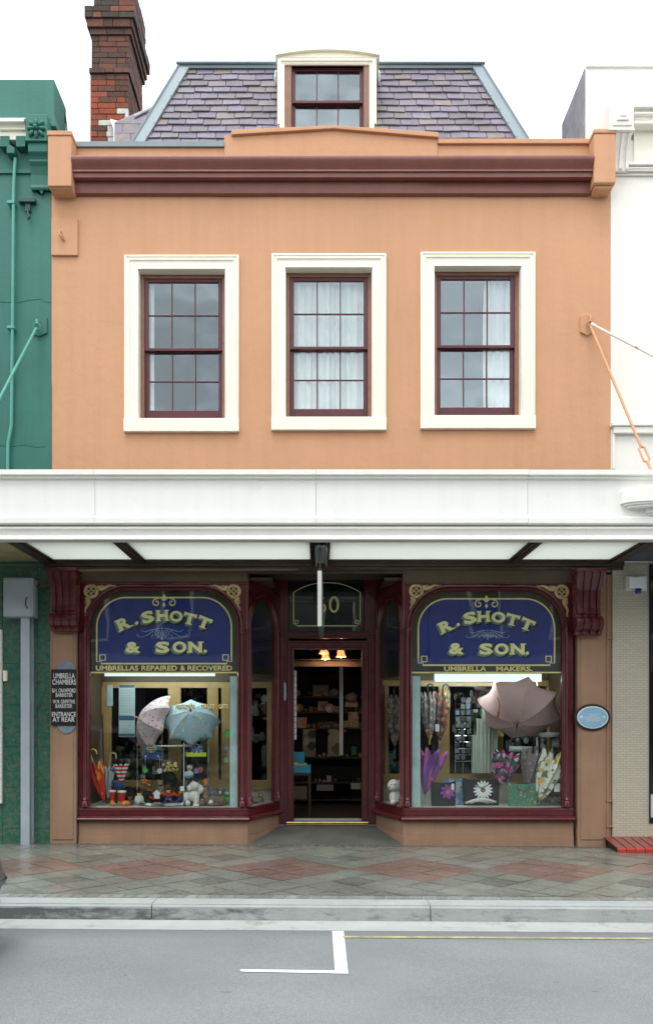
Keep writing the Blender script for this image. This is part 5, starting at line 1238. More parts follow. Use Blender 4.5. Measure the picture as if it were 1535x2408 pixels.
# ================================================================ UMBRELLAS
def open_umbrella(label, centre, axis, Rr, h, mat, group, shaft=.30, roll=0.0, crook=True, hmat='black', name='open_umbrella', rib_mat='chrome'):
    centre = Vector(centre); ax = Vector(axis).normalized(); q = Vector((0, 0, 1)).rotation_difference(ax)
    t = thing(name, label, 'umbrella', tuple(centre), group)
    def W(r, a, z): return centre+q @ Vector((r*math.cos(a), r*math.sin(a), z))
    n = 8; sub = 6; rows = 9; TT = 1.15
    rings = []
    for j in range(rows+1):
        u = j/rows; r = Rr*math.sin(u*TT)/math.sin(TT); z = h*(math.cos(u*TT)-math.cos(TT))/(1-math.cos(TT)); ring = []
        for k in range(n*sub):
            s_ = (k % sub)/sub; a = roll+2*math.pi*k/(n*sub); sag = math.sin(math.pi*s_)
            rr = r*(math.cos(math.pi/n)/math.cos(2*math.pi/n*(s_-.5)))*(1-.10*sag*u**3)/(math.cos(math.pi/n) if True else 1)*1.0
            rr *= (1-.02*sag)
            ring.append(W(max(rr, .002), a, z-(.02*sag*u*(1-u))+.05*h*sag*u**4))
        rings.append(ring)
    m = MB(); m.loops(rings, closed=True); m.add(rings[0], [tuple(range(n*sub))])
    m.build('canopy', mat, t, smooth=False, solid=.0025, fixn=False)
    for p in t.children[-1].data.polygons: p.use_smooth = True
    t.children[-1].data.set_sharp_from_angle(angle=R(14))
    m = MB(); m.tube([W(0, 0, h+.065), W(0, 0, h-shaft)], .005, 8); m.build('shaft', rib_mat, t, smooth=True)
    m = MB(); m.lathe([(.006, 0), (.011, .01), (.010, .05), (.006, .06)], W(0, 0, h+.004), ax, 10); m.build('ferrule', hmat, t, smooth=True)
    for k in range(n):
        a = roll+2*math.pi*k/n; m = MB()
        m.tube([W(Rr*math.sin(u/6*TT)/math.sin(TT)+.001, a, h*(math.cos(u/6*TT)-math.cos(TT))/(1-math.cos(TT))-.006) for u in range(1, 7)], .0022, 5); m.build('rib', rib_mat, t)
    if crook:
        b = W(0, 0, h-shaft); dd = -ax; sd = dd.orthogonal().normalized()
        m = MB(); m.tube([b, b+dd*.07]+[b+dd*(.07+.03*math.sin(i/6*math.pi))+sd*(.03-.03*math.cos(i/6*math.pi)) for i in range(7)], .009, 8); m.build('handle', hmat, t, smooth=True)
    return t
def closed_umbrella(label, top, tip, rt, mat, group, handle='crook', hmat='black', flare=.16, name='folded_umbrella', pleat=.26, tipmat='chrome', hl=.10, furl=.5, tied=None):
    top, tip = Vector(top), Vector(tip); ax = (top-tip); L_ = ax.length; ax.normalize(); q = Vector((0, 0, 1)).rotation_difference(ax)
    t = thing(name, label, 'umbrella', tuple(tip), group); n = 8; sub = 5; rows = 12; rg = []; rq = random.Random(len(label)*7+int(rt*1000)); ph = [rq.uniform(.8, 1.15) for _ in range(n)]
    for j in range(rows+1):
        u = j/rows; base = .006+(rt-.006)*(u**.85 if furl < .6 else (math.sin(u*1.9)/math.sin(1.9)*1.15 if False else u**.6))
        if furl >= .6: base *= 1-.25*max(0, (u-.7)/.3)
        ring = []
        for k in range(n*sub):
            s_ = (k % sub)/sub; a = 2*math.pi*k/(n*sub)+.25*u
            lobe = 1+pleat*(math.cos(2*math.pi*s_))*ph[(k//sub+(1 if s_ > .5 else 0)) % n]
            z = u*L_+(L_*flare*.5*(math.cos(2*math.pi*s_)) if j == rows else L_*flare*.25*math.cos(2*math.pi*s_) if j == rows-1 else 0)
            ring.append(tip+q @ Vector((base*lobe*math.cos(a), base*lobe*math.sin(a)*.8, z)))
        rg.append(ring)
    m = MB(); m.loops(rg, closed=True); m.add(rg[0], [tuple(range(n*sub))]); o = m.build('canopy', mat, t, fixn=False, solid=.002)
    for p in o.data.polygons: p.use_smooth = True
    o.data.set_sharp_from_angle(angle=R(50))
    m = MB(); m.tube([tip-ax*.05, top+ax*.04], .0045, 8); m.build('shaft', tipmat, t, smooth=True)
    m = MB(); b = top+ax*.04
    if handle == 'crook':
        sd = (Vector((1, 0, 0))-ax*ax.x).normalized()
        m.tube([b-ax*.05, b+ax*hl]+[b+ax*(hl+.034*math.sin(i/7*math.pi))+sd*(.034-.034*math.cos(i/7*math.pi)) for i in range(8)]+[b+ax*(hl-.03)+sd*.068], .0095, 8)
    else: m.lathe([(.008, -.05), (.012, 0), (.013, hl*.8), (.008, hl)], b, ax, 10)
    m.build('handle', hmat, t, smooth=True)
    if tied:
        m = MB(); c = tip+ax*L_*tied; m.lathe([(rt*tied+.012, -.012), (rt*tied+.012, .012)], c, ax, 12); m.build('strap', mat, t)
    return t
GO = 'open umbrellas in the shop windows'; GF = 'folded umbrellas in the shop windows'
pk = fabric_print('pink_print_cloth', (.50, .42, .44), [(.50, .10, .20), (.55, .16, .28), (.16, .30, .12), (.60, .25, .35)], 22, .30, stretch=(1, 1, 1.6))
bl = fabric_print('blue_print_cloth', (.33, .46, .54), [(.58, .48, .34), (.66, .60, .50), (.16, .34, .26), (.55, .42, .28)], 17, .27, second=(.15, .34, .28))
pp = M('dusty_pink_cloth', (.56, .37, .36), .8, .04, 4.0)
def wc(px, py, Y): return at(px, py, Y)
open_umbrella('open pale pink umbrella with ribbon print, turned on its side behind the blue one', wc(374, 1706, .50), (-.86, -.35, .34), .345, .25, pk, GO, shaft=.42, roll=.2, hmat=cname('pink_plastic', (.62, .22, .28), .4))
open_umbrella('open sky blue umbrella with small flower print tilted towards the street', wc(450, 1700, .36), (.08, -.74, .62), .315, .20, bl, GO, shaft=.36, roll=.15, hmat=cname('blue_plastic', (.12, .35, .6), .4))
ub = open_umbrella('large plain dusty pink umbrella hung open upside down under the strip light', wc(1221, 1664, .44), (-.26, -.66, -.70), .455, .27, pp, GO, shaft=.5, roll=.12, crook=False)
tg = MB(); tg.tube([wc(1168, 1640, .09), wc(1173, 1650, .085), wc(1174, 1660, .08), wc(1172.5, 1671, .08)], .0035, 6)
tg.tube([wc(1172.5, 1671, .08), wc(1171, 1676, .08), wc(1169.5, 1686, .08), wc(1170.5, 1690, .08)], [.006, .013, .013, .003], 6)
tag(tg.build('tassel', 'red', smooth=True), 'red tassel dangling in front of the dusty pink umbrella', 'tassel')
# folded ones, left window
closed_umbrella('red and flame orange folded umbrella leaning with its tip down at the left end', wc(221, 1799, .20), wc(246, 1884, .16), .085, fabric_print('flame_cloth', (.55, .03, .015), [(.80, .42, .02), (.75, .24, .02), (.55, .03, .015), (.80, .5, .05)], 15, .36, stretch=(1, 1, .45)), GF, hmat=cname('yellow_handle', (.75, .62, .12), .4), furl=.4, tied=.2)
closed_umbrella('small grey and navy folded umbrella standing behind the red flame one', wc(258, 1806, .34), wc(254, 1880, .34), .055, fabric_print('grey_navy_cloth', (.42, .47, .47), [(.05, .07, .25), (.42, .47, .47), (.25, .18, .35)], 16, .35), GF, hmat=cname('cane', (.45, .36, .2), .5))
closed_umbrella('small red and white striped folded umbrella with its tip down between the blue cap and the stand', wc(285, 1799, .36), wc(286, 1842, .36), .062, 'stripe', GF, handle='straight', hl=.03, furl=.3) if 'stripe' in MT else None
def stripe_mat():
    m, t, b = nodes_of('red_white_stripe')
    g = t.nodes.new('ShaderNodeNewGeometry'); sx = t.nodes.new('ShaderNodeSeparateXYZ'); t.links.new(g.outputs['Position'], sx.inputs[0])
    a = N(t, 'Math', operation='MULTIPLY'); t.links.new(sx.outputs['Z'], a.inputs[0]); a.inputs[1].default_value = 23
    f = N(t, 'Math', operation='FRACT'); t.links.new(a.outputs[0], f.inputs[0])
    t.links.new(ramp(t, f.outputs[0], .49, .51, (.55, .02, .02), (.78, .76, .72)), b.inputs['Base Color']); return m
MT['stripe'] = stripe_mat()
closed_umbrella('small red and white striped folded umbrella tip down above the rubber boots', wc(285, 1799, .36), wc(286, 1842, .36), .068, 'stripe', GF, handle='straight', hl=.03, furl=.3)
# folded ones, right window
grc = fabric_print('grey_rose_cloth', (.16, .13, .14), [(.36, .30, .32), (.30, .18, .20), (.42, .40, .38), (.20, .24, .22)], 22, .5, second=(.5, .45, .45))
rdc = fabric_print('red_multi_cloth', (.10, .05, .04), [(.38, .05, .03), (.30, .10, .05), (.20, .12, .30), (.12, .20, .10), (.45, .28, .12)], 24, .55)
brc = fabric_print('brown_multi_cloth', (.07, .055, .045), [(.24, .12, .09), (.20, .17, .14), (.12, .13, .10), (.3, .2, .16)], 26, .55)
closed_umbrella('grey rose patterned folded umbrella hanging by its handle beside the pale panel', wc(1005, 1634, .40), wc(1010, 1740, .40), .085, grc, GF, hl=.05, furl=.7)
closed_umbrella('red and violet patterned folded umbrella hanging by its handle', wc(1040, 1634, .46), wc(1034, 1741, .46), .098, rdc, GF, hl=.05, furl=.7)
closed_umbrella('dark brown patterned folded umbrella hanging nearest the doorway side glass', wc(926, 1640, .52), wc(928, 1755, .52), .09, brc, GF, hl=.05, furl=.7)
closed_umbrella('second dark umbrella hanging behind the corner post, half hidden', wc(944, 1648, .62), wc(946, 1740, .62), .07, brc, GF, hl=.05, furl=.7)
prp = fabric_print('purple_pink_cloth', (.20, .09, .30), [(.62, .14, .36), (.26, .12, .42), (.36, .16, .50)], 5.5, .42, stretch=(1.6, 1.6, .3), lobed=True)
closed_umbrella('purple umbrella shading to pink, folded loosely with its tip down in the corner', wc(1016, 1770, .22), wc(998, 1868, .20), .135, prp, GF, handle='straight', hl=.04, flare=.22, furl=.35, pleat=.35)
o_ = MB(); o_.tube([wc(1001, 1720, .3), wc(1009, 1716, .3), wc(1012, 1722, .3), wc(1010, 1735, .3), wc(1009, 1751, .3)], .009, 8)
tag(o_.build('umbrella_handle', cname('varnished_orange_wood', (.55, .27, .05), .3), smooth=True), 'varnished orange wooden crook handle hanging below the grey rose umbrella', 'handle')
dkf = fabric_print('magenta_flower_cloth', (.035, .025, .05), [(.55, .08, .22), (.50, .20, .36), (.36, .05, .16), (.60, .50, .62), (.05, .14, .09)], 21, .55)
cir = fabric_print('grey_circle_cloth', (.23, .18, .18), [(.36, .38, .36), (.38, .22, .22), (.20, .28, .25)], 20, .30, second=(.45, .42, .40), lobed=False)
frg = fabric_print('frangipani_cloth', (.16, .22, .15), [(.72, .72, .60), (.78, .76, .68), (.72, .50, .14), (.75, .75, .66)], 16, .58)
closed_umbrella('dark umbrella with magenta flowers and black crook, folded loosely tip down', wc(1192, 1772, .20), wc(1178, 1846, .20), .158, dkf, GF, flare=.2, furl=.7, hl=.09)
closed_umbrella('grey and rose circle patterned umbrella with black crook, folded beside the magenta one', wc(1252, 1768, .24), wc(1242, 1850, .24), .135, cir, GF, flare=.22, furl=.7, hl=.11)
closed_umbrella('white and yellow frangipani patterned umbrella folded at the far right end', wc(1303, 1776, .14), wc(1268, 1882, .12), .155, frg, GF, flare=.25, furl=.7, handle='straight', hl=.02)

# ================================================================ OTHER GOODS, LEFT WINDOW
def boots(label, px, py0, py1, w_, Y, rot):
    t = thing('rubber_boot', label, 'boot', tuple(wc(px, py1, Y)), 'red rubber boots'); s = (CD+Y)/F; H = (py1-py0)*s; o = wc(px, py1, Y); o.z = .406; r = w_*s/2
    xf = Matrix.Translation(o) @ Matrix.Rotation(rot, 4, 'Z')
    m = MB(xf); m.lathe([(r*.72, .03), (r*.75, H*.35), (r*.82, H*.6), (r, H*.9), (r*.93, H*.9), (r*.7, H*.5)], n=16); m.build('shaft', 'red', t, smooth=True)
    m = MB(xf); m.lathe([(r*1.0, H*.88), (r*1.04, H*.885), (r*1.04, H*.985), (r*.96, H*.99), (r*.92, H*.95)], n=16); m.build('cuff', 'cloth_w', t, smooth=True)
    m = MB(xf); m.ball((r*.55, 0, H*.17), (r*1.5, r*.8, H*.20), 14); m.ball((-r*.15, 0, H*.2), (r*.85, r*.78, H*.22), 12); m.build('foot', 'orange', t, smooth=True)
    m = MB(xf); m.prism([(-r*.95+r*1.5*0, -r*.7), (r*1.7, -r*.75), (r*2.05, -r*.3), (r*2.05, r*.3), (r*1.7, r*.75), (-r*.95, r*.7)], 0, .016, 'z'); m.build('sole', 'fur_tan', t, bevel=.003)
    m = MB(xf)
    for k in range(5): m.ball((r*(1.7-.05*k)*math.cos((k-2)*.5), -r*.8*math.sin((k-2)*.5), .03), .009, 6)
    m.build('toe_studs', 'cream', t, smooth=True)
boots('short red rubber boot with orange foot, seen toe on, left one of the pair', 265, 1851, 1888, 15, .17, R(-80))
boots('red rubber boot with orange foot pointing right, in front of the striped umbrella', 287, 1851, 1887, 20, .16, R(-8))
def plush(name, label, cat, px, py, Y, parts, extra=(), group='soft toys in the left window', floor=.406, scale=1.0, rot=0):
    """parts: (x, y, z, rx, ry, rz) in metres; extra: (name, material, [ellipsoids])"""
    o = wc(px, py, Y)
    if floor is not None: o.z = floor
    t = thing(name, label, cat, tuple(o), group); xf = Matrix.Translation(o) @ Matrix.Rotation(rot, 4, 'Z') @ Matrix.Scale(scale, 4)
    for nm, mat, els in [('body', parts[0], parts[1])]+list(extra):
        m = MB(xf)
        for e in els: m.ball(e[:3], e[3:6], 12, wob=.04 if 'fur' in str(mat) else 0, rot=e[6] if len(e) > 6 else None)
        m.build(nm, mat, t, smooth=True)
    return t
SIT = [(0, 0, .052, .045, .04, .052), (0, -.01, .125, .038, .036, .036), (-.045, -.03, .02, .02, .035, .018), (.045, -.03, .02, .02, .035, .018), (-.045, -.01, .07, .015, .02, .035), (.045, -.01, .07, .015, .02, .035)]
plush('plush_penguin', 'small white plush penguin with a yellow collar beside the chrome stand post', 'soft toy', 328, 1874, .22, ('fur_white', [(0, 0, .065, .042, .036, .065), (-.04, 0, .06, .012, .02, .045), (.04, 0, .06, .012, .02, .045)]), [('collar', cname('yellow_felt', (.7, .52, .08), .8), [(0, 0, .128, .027, .026, .014)]), ('head', 'fur_black', [(0, 0, .147, .022, .022, .016)])])
plush('plush_dog', 'black plush dog with a red ribbon next to the penguin', 'soft toy', 349, 1874, .26, ('fur_black', [(.0, 0, .05, .06, .045, .05), (-.01, -.02, .12, .045, .045, .042), (-.04, -.03, .12, .02, .015, .04), (.03, -.03, .12, .02, .015, .04), (-.03, -.04, .02, .02, .04, .02), (.035, -.04, .02, .02, .04, .02)]), [('ribbon', 'red', [(.04, -.035, .085, .035, .01, .014, (0, .5, 0))]), ('snout', 'fur_tan', [(-.035, -.05, .02, .022, .02, .02)])])
for i, (px, lab, sc_) in enumerate(((397, 'larger rag doll in a red jacket and blue starred trousers, tied with a yellow scarf', 1.0), (426, 'smaller rag doll in a red jacket behind a white price card', .92))):
    plush('rag_doll', lab, 'doll', px, 1872, .26, ('red', [(0, 0, .125, .042, .03, .045), (-.055, -.01, .12, .035, .016, .018, (0, .5, 0)), (.055, -.01, .12, .035, .016, .018, (0, -.5, 0))]),
          [('head', cname('brown_cloth', (.10, .05, .03), .8), [(0, -.0, .205, .042, .038, .042)]), ('hair', 'fur_black', [(0, .008, .222, .050, .040, .034)]), ('scarf', cname('yellow_felt', (.7, .52, .08), .8), [(0, -.03, .155, .03, .008, .008, (0, .6, 0)), (0.005, -.03, .155, .025, .008, .008, (0, -.7, 0))]),
           ('trousers', fabric_print('starred_navy_cloth', (.03, .03, .13), [(.7, .7, .75)], 60, .2, lobed=False) if i == 0 else MT['navy'], [(0, -.01, .07, .045, .032, .03), (-.03, -.02, .045, .022, .03, .03), (.03, -.02, .045, .022, .03, .03)]), ('shoes', 'fur_black', [(-.033, -.03, .018, .02, .032, .018), (.033, -.03, .018, .02, .032, .018)])], 'rag dolls in red jackets', scale=sc_)
plush('plush_dog', 'large white plush dog with a black ear slumped over the stand edge', 'soft toy', 456, 1884, .17, ('fur_white', [(.0, 0, .10, .07, .05, .06, (0, .5, 0)), (-.0, -.01, .20, .062, .05, .052), (-.04, -.03, .175, .03, .03, .028), (-.07, -.02, .09, .03, .03, .05), (-.055, -.03, .03, .028, .04, .03), (.03, -.03, .05, .03, .03, .06), (.03, -.04, .01, .035, .045, .022), (.065, 0, .16, .035, .03, .05)]),
      [('ear', 'fur_black', [(-.035, -.03, .235, .02, .018, .05, (0, .5, 0)), (.03, -.02, .25, .028, .018, .022)]), ('patch', 'fur_black', [(.085, .01, .09, .04, .04, .05), (.07, .0, .03, .03, .04, .04)]), ('nose', 'black', [(-.062, -.05, .18, .009, .009, .008)])], scale=1.12)
plush('plush_dog', 'small white plush puppy with tan ears perched high on the stand in blue shorts', 'soft toy', 445, 1831, .34, ('fur_white', [(0, 0, .05, .038, .03, .05), (.01, -.01, .125, .032, .03, .032), (-.04, -.01, .05, .02, .02, .03), (.035, -.02, .05, .02, .02, .03)]), [('ears', 'fur_tan', [(-.02, 0, .13, .014, .015, .03), (.035, 0, .13, .012, .015, .03)]), ('shorts', cname('blue_dotted', (.12, .25, .55), .8), [(0, -.005, .015, .045, .035, .024)]), ('nose', 'black', [(.012, -.042, .12, .008, .006, .006)])], floor=None)
plush('plush_bear', 'long brown plush bear lying on its front at the right of the left window', 'soft toy', 496, 1892, .16, ('fur_brown', [(0, 0, .06, .15, .05, .055), (-.10, -.01, .035, .05, .05, .035), (.11, -.01, .05, .06, .05, .05), (-.05, 0, .11, .05, .04, .05), (-.07, 0, .15, .016, .012, .018), (-.03, 0, .15, .016, .012, .018), (.03, -.04, .02, .06, .03, .02)]), [('muzzle', 'fur_tan', [(-.055, -.035, .10, .02, .015, .016)]), ('price_card', 'lampwhite', [(0.005, -.052, .045, .022, .002, .028, (0, .4, 0))])])
plush('plush_bear', 'dark brown plush bear with a white muzzle peering over the lying bear', 'soft toy', 519, 1880, .34, ('fur_brown', [(0, 0, .07, .06, .04, .06), (0, -.01, .145, .042, .036, .036), (-.035, 0, .175, .014, .01, .014), (.035, 0, .175, .014, .01, .014)]), [('muzzle', 'fur_white', [(0, -.045, .135, .016, .01, .02)])])
plush('plush_frog', 'bright green plush frog sitting beside the pale strip of the left window', 'soft toy', 535, 1882, .30, (cname('green_plush', (.07, .30, .09), .9), SIT), [('eye_patch', 'fur_white', [(0, -.045, .13, .018, .008, .014)]), ('nose', 'black', [(0, -.053, .128, .007, .005, .009)])])
plush('plush_bear', 'orange brown teddy seen through the splayed glass left of the door', 'soft toy', 580, 1884, .34, ('fur_tan', SIT), [('bib', 'fur_white', [(0, -.04, .08, .022, .01, .02)]), ('foot', 'fur_black', [(0, -.05, .03, .035, .02, .028)])], scale=1.15)
plush('plush_hedgehog', 'low grey and cream plush hedgehog behind the splayed glass left of the door', 'soft toy', 600, 1884, .46, (fabric_print('hedgehog_fur', (.30, .27, .20), [(.06, .05, .04), (.5, .47, .4)], 60, .4), [(0, 0, .035, .07, .05, .04), (-.05, -.02, .02, .03, .03, .022)]), [('nose', 'fur_black', [(-.06, -.045, .02, .02, .012, .014)])])
plush('plush_dog', 'fluffy white plush dog sitting behind the splayed glass right of the door', 'soft toy', 930, 1890, .34, ('fur_white', [(0, 0, .07, .065, .055, .07), (-.02, -.02, .19, .062, .055, .06), (-.05, -.05, .17, .03, .03, .026), (.04, 0, .19, .025, .03, .06), (-.03, -.06, .03, .03, .05, .03), (.06, -.05, .03, .035, .05, .03), (.08, .02, .08, .04, .05, .06)]), [('nose', 'black', [(-.068, -.07, .175, .010, .01, .009)]), ('eyes', 'black', [(-.05, -.072, .20, .007, .006, .007), (-.02, -.075, .20, .007, .006, .007)])], 'soft toys in the right window', scale=1.15)
# back row of toys on a low riser
m = MB(); m.box(X(318, .5), X(500, .5), .46, .72, .406, .50); tag(m.build('display_riser', 'black', bevel=.004), 'low black riser block behind the rag dolls', 'riser')
TD = [(0, -.05, .135, .02, .012, .016)]
def teddy(label, px, Y, fur, muz, sc_, rot=0, floor=.50, name='plush_bear'):
    plush(name, label, 'soft toy', px, 1870, Y, (fur, SIT+[(-.032, 0, .158, .014, .01, .014), (.032, 0, .158, .014, .01, .014)]), [('muzzle', muz, [(0, -.042, .118, .018, .012, .014)]), ('nose', 'black', [(0, -.055, .122, .006, .005, .005)]), ('eyes', 'black', [(-.014, -.044, .138, .004, .004, .004), (.014, -.044, .138, .004, .004, .004)])], scale=sc_, rot=rot, floor=floor)
teddy('tan teddy on the riser just right of the penguin', 352, .52, 'fur_tan', 'fur_white', .95, .2)
teddy('cream teddy on the riser behind the left rag doll', 378, .60, cname('cream_plush', (.52, .44, .30), .95), 'fur_white', 1.0, -.3)
teddy('dark brown teddy on the riser behind the smaller rag doll', 424, .55, 'fur_brown', 'fur_tan', 1.05, .1)
teddy('white rabbit like plush on the riser behind the white dog', 452, .62, 'fur_white', 'fur_white', .95, -.2, name='plush_rabbit')
teddy('honey coloured teddy at the right end of the riser', 482, .52, cname('honey_plush', (.45, .25, .08), .95), 'fur_white', 1.0, .3)
teddy('red plush parrot toy standing before the turntable left of the dolls', 366, .34, 'red', cname('yellow_felt', (.7, .52, .08), .8), .6, .4, .45, 'plush_parrot')
teddy('small black plush puppy with a white muzzle at the foot of the large white dog', 478, .14, 'fur_black', 'fur_white', .62, -.3, .406, 'plush_dog')
teddy('small brown plush bear sitting on the floor right of the boots', 306, .22, 'fur_brown', 'fur_tan', .62, .3, .406)
teddy('small tan plush bear behind the splayed glass next to the hedgehog', 612, .60, 'fur_tan', 'fur_white', .7, .2, .406)
teddy('blue plush elephant toy peeping behind the lying bear', 500, .48, cname('blue_plush', (.10, .22, .5), .95), 'fur_white', .8, .1, .43, 'plush_elephant')
# yellow flower posy over the dolls
m = MB(); rp = random.Random(2); c = wc(401, 1803, .3)
for k in range(26):
    p = c+Vector((rp.uniform(-.075, .075), rp.uniform(-.04, .04), rp.uniform(-.05, .05)*(1-abs(rp.uniform(-.3, .3))))); m.ball(p, (.022, .012, .014), 7, rot=(rp.random()*3, rp.random()*3, 0), wob=.2)
tag(m.build('fabric_flowers', fabric_print('yellow_petal_cloth', (.72, .58, .22), [(.75, .68, .45), (.7, .4, .2)], 40, .3)), 'bunch of pale yellow fabric flowers above the rag dolls', 'flowers')
m = MB(); c = wc(400, 1835, .36)
m.ball(c, (.085, .05, .10), 12, wob=.05); m.ball(c+Vector((-.05, -.02, .06)), (.03, .03, .06), 8)
tag(m.build('plush_cat', 'fur_black', smooth=True), 'black plush toy half hidden behind the rag dolls under the yellow flowers', 'soft toy')
# chrome display stand
st = thing('display_stand', 'round chrome display stand with a rail and turntable base in the left window', 'stand', tuple(wc(385, 1890, .36)))
zr = Z(1753, .36); cx = X(402, .36); zf = .406
m = MB(); m.lathe([(.34, zf), (.36, zf+.01), (.36, zf+.035), (.35, zf+.042), (.3, zf+.042)], (cx-.04, .42, 0), n=40); m.build('turntable', 'chrome', st, smooth=True)
m = MB(); rr0 = .33; m.tube([(cx+rr0*1.25*math.cos(a/20*6.2832), .42+rr0*.9*math.sin(a/20*6.2832), zr-.0) for a in range(21)], .007, 6, caps=False); m.build('rail', 'chrome', st, smooth=True)
for px, Y_ in ((323, .40), (381.5, .62), (433, .16), (491, .50)):
    m = MB(); x_ = X(px, Y_); m.tube([(x_, Y_, zf+.02), (x_, Y_, zr+(.30 if px == 381.5 else .04))], .008, 8); m.build('post', 'chrome', st, smooth=True)
def box_thing(name, label, cat, px0, px1, py0, py1, Y, dep, mat, group=None, bevel=.003):
    m = MB(); m.box(X(px0, Y), X(px1, Y), Y, Y+dep, Z(py1, Y), Z(py0, Y)); return tag(m.build(name, mat, bevel=bevel), label, cat, group)
# painted hanging toys
t = thing('peg_rail', 'blue wooden peg rail with a striped bee on top, fixed to the chrome rail', 'toy', tuple(wc(358, 1784, .22)))
m = MB(); m.box(X(338, .22), X(378, .22), .22, .235, Z(1784, .22), Z(1769, .22)); m.build('rail', cname('royal_blue', (.02, .06, .28), .5), t, bevel=.003)
m = MB(); c = wc(357, 1762, .215); m.lathe([(.022, -.045), (.030, -.03), (.028, 0), (.012, .04)], c, n=14)
def bee_mat():
    mm, tt, b = nodes_of('bee_stripes'); g = tt.nodes.new('ShaderNodeNewGeometry'); sx = tt.nodes.new('ShaderNodeSeparateXYZ'); tt.links.new(g.outputs['Position'], sx.inputs[0])
    a = N(tt, 'Math', operation='MULTIPLY'); tt.links.new(sx.outputs['Z'], a.inputs[0]); a.inputs[1].default_value = 42; f = N(tt, 'Math', operation='FRACT'); tt.links.new(a.outputs[0], f.inputs[0])
    tt.links.new(ramp(tt, f.outputs[0], .49, .51, (.7, .45, .03), (.02, .015, .01)), b.inputs['Base Color']); return mm
m.build('bee', bee_mat(), t, smooth=True)
for sx_ in (-1, 1):
    m = MB(); m.ball(c+Vector((sx_*.038, .005, .01)), (.024, .005, .03), 12); m.build('wing', cname('sky_blue', (.18, .42, .68), .5), t, smooth=True)
m = MB()
for px in (343, 372): m.lathe([(.010, 0), (.010, .006)], wc(px, 1778, .219), (0, -1, 0), 10)
m.build('peg', cname('yellow_felt', (.7, .52, .08), .8), t)
t = thing('toy_shelf', 'lime green toy shelf carrying blue dotted flowers under the blue umbrella', 'toy', tuple(wc(460, 1779, .2)))
m = MB(); a = [(438, 1779), (485, 1779), (485, 1768), (480, 1771), (474, 1768), (468, 1771), (462, 1769), (456, 1771), (450, 1768), (444, 1771), (438, 1768)]
m.prism([(X(p, .2), Z(q, .2)) for p, q in a], .2, .215, 'y'); m.build('shelf', cname('lime', (.50, .62, .04), .5), t)
m = MB(); rp = random.Random(9)
for k in range(12): m.ball(wc(463+rp.uniform(-10, 10), 1762+rp.uniform(-6, 6), .22), (.022, .015, .018), 7, wob=.15)
m.build('flowers', fabric_print('blue_dotted_cloth', (.06, .14, .42), [(.6, .65, .7)], 60, .25, lobed=False), t)
def pinwheel(label, px, py, r, Y, mat, cmat, n=6):
    t = thing('wooden_flower', label, 'toy', tuple(wc(px, py, Y)), 'painted wooden shapes hanging in the left window'); c = wc(px, py, Y); m = MB()
    for k in range(n):
        a = 6.2832*k/n+.3; m.ball(c+Vector((r*.6*math.cos(a), 0, r*.6*math.sin(a))), (r*.42, .006, r*.24), 8, rot=(0, -a, 0))
    m.build('petals', mat, t, smooth=True); m = MB(); m.ball(c+Vector((0, -.006, 0)), (r*.22, .005, r*.22), 8); m.build('centre', cmat, t, smooth=True)
    m = MB(); m.tube([c+Vector((0, .004, 0)), c+Vector((0, .004, .16))], .0012, 4); m.build('thread', 'cloth_w', t)
W_ = 'lampwhite'; Yf = cname('yellow_felt', (.7, .52, .08), .8)
pinwheel('bright green wooden flower hanging beside the chrome post', 342, 1812, .034, .2, cname('leaf_green', (.10, .55, .12), .5), Yf)
pinwheel('white wooden flower hanging left of the yellow posy', 376, 1813, .034, .18, W_, Yf)
pinwheel('orange and red wooden flower low beside the black dog', 340, 1836, .036, .2, 'orange', 'red', 5)
pinwheel('pale turquoise wooden flower above the orange one', 336, 1826, .026, .24, cname('turquoise', (.15, .45, .45), .5), 'red', 5)
pinwheel('sky blue wooden flower hanging in the dark right pane of the left window', 532, 1759, .034, .4, cname('sky_blue', (.18, .42, .68), .5), Yf)
def birdhouse(label, px, py, s, Y, mat, rmat):
    t = thing('wooden_house', label, 'toy', tuple(wc(px, py, Y)), 'painted wooden houses hanging in the left window'); c = wc(px, py, Y); m = MB()
    m.prism([(c.x-s*.4, c.z), (c.x+s*.4, c.z), (c.x+s*.4, c.z+s*.8), (c.x, c.z+s*1.15), (c.x-s*.4, c.z+s*.8)], Y-.006, Y+.006, 'y'); m.build('body', mat, t)
    m = MB(); poly_path(m, [(c.x-s*.55, c.z+s*.7), (c.x, c.z+s*1.22), (c.x+s*.55, c.z+s*.7)], s*.2, Y-.007); m.build('roof', rmat, t, solid=.004)
birdhouse('small blue wooden house with a pink roof hanging near the puppy', 462, 1819, .055, .2, cname('royal_mid', (.08, .2, .55), .5), 'red')
birdhouse('green and red wooden house hanging in the dark right pane', 532, 1792, .06, .3, cname('leaf_green', (.10, .55, .12), .5), 'red')
birdhouse('green money box house with an orange spot high in the dark right pane', 537, 1734, .075, .3, cname('leaf_green', (.10, .55, .12), .5), cname('leaf_dark', (.05, .3, .08), .5))
birdhouse('thin red wooden house hanging beside the blue one', 472, 1817, .05, .24, 'red', 'orange')
birdhouse('small orange wooden shape hanging low at the stand edge', 484, 1842, .05, .24, 'orange', 'red')
birdhouse('white house shaped price card standing on the turntable', 369.5, 1878, .075, .16, W_, W_)
box_thing('price_card', 'tilted white price card in front of the smaller rag doll', 'card', 424, 434, 1849, 1860, .14, .002, W_, 'price cards')
box_thing('price_card', 'white price card beside the white plush dog', 'card', 442, 450, 1846, 1858, .12, .002, W_, 'price cards')
m = MB(); m.prism([(X(a, .3), Z(b, .3)) for a, b in ((268, 1842), (275, 1838), (288, 1840), (294, 1846), (286, 1852), (270, 1850))], .28, .33, 'y')
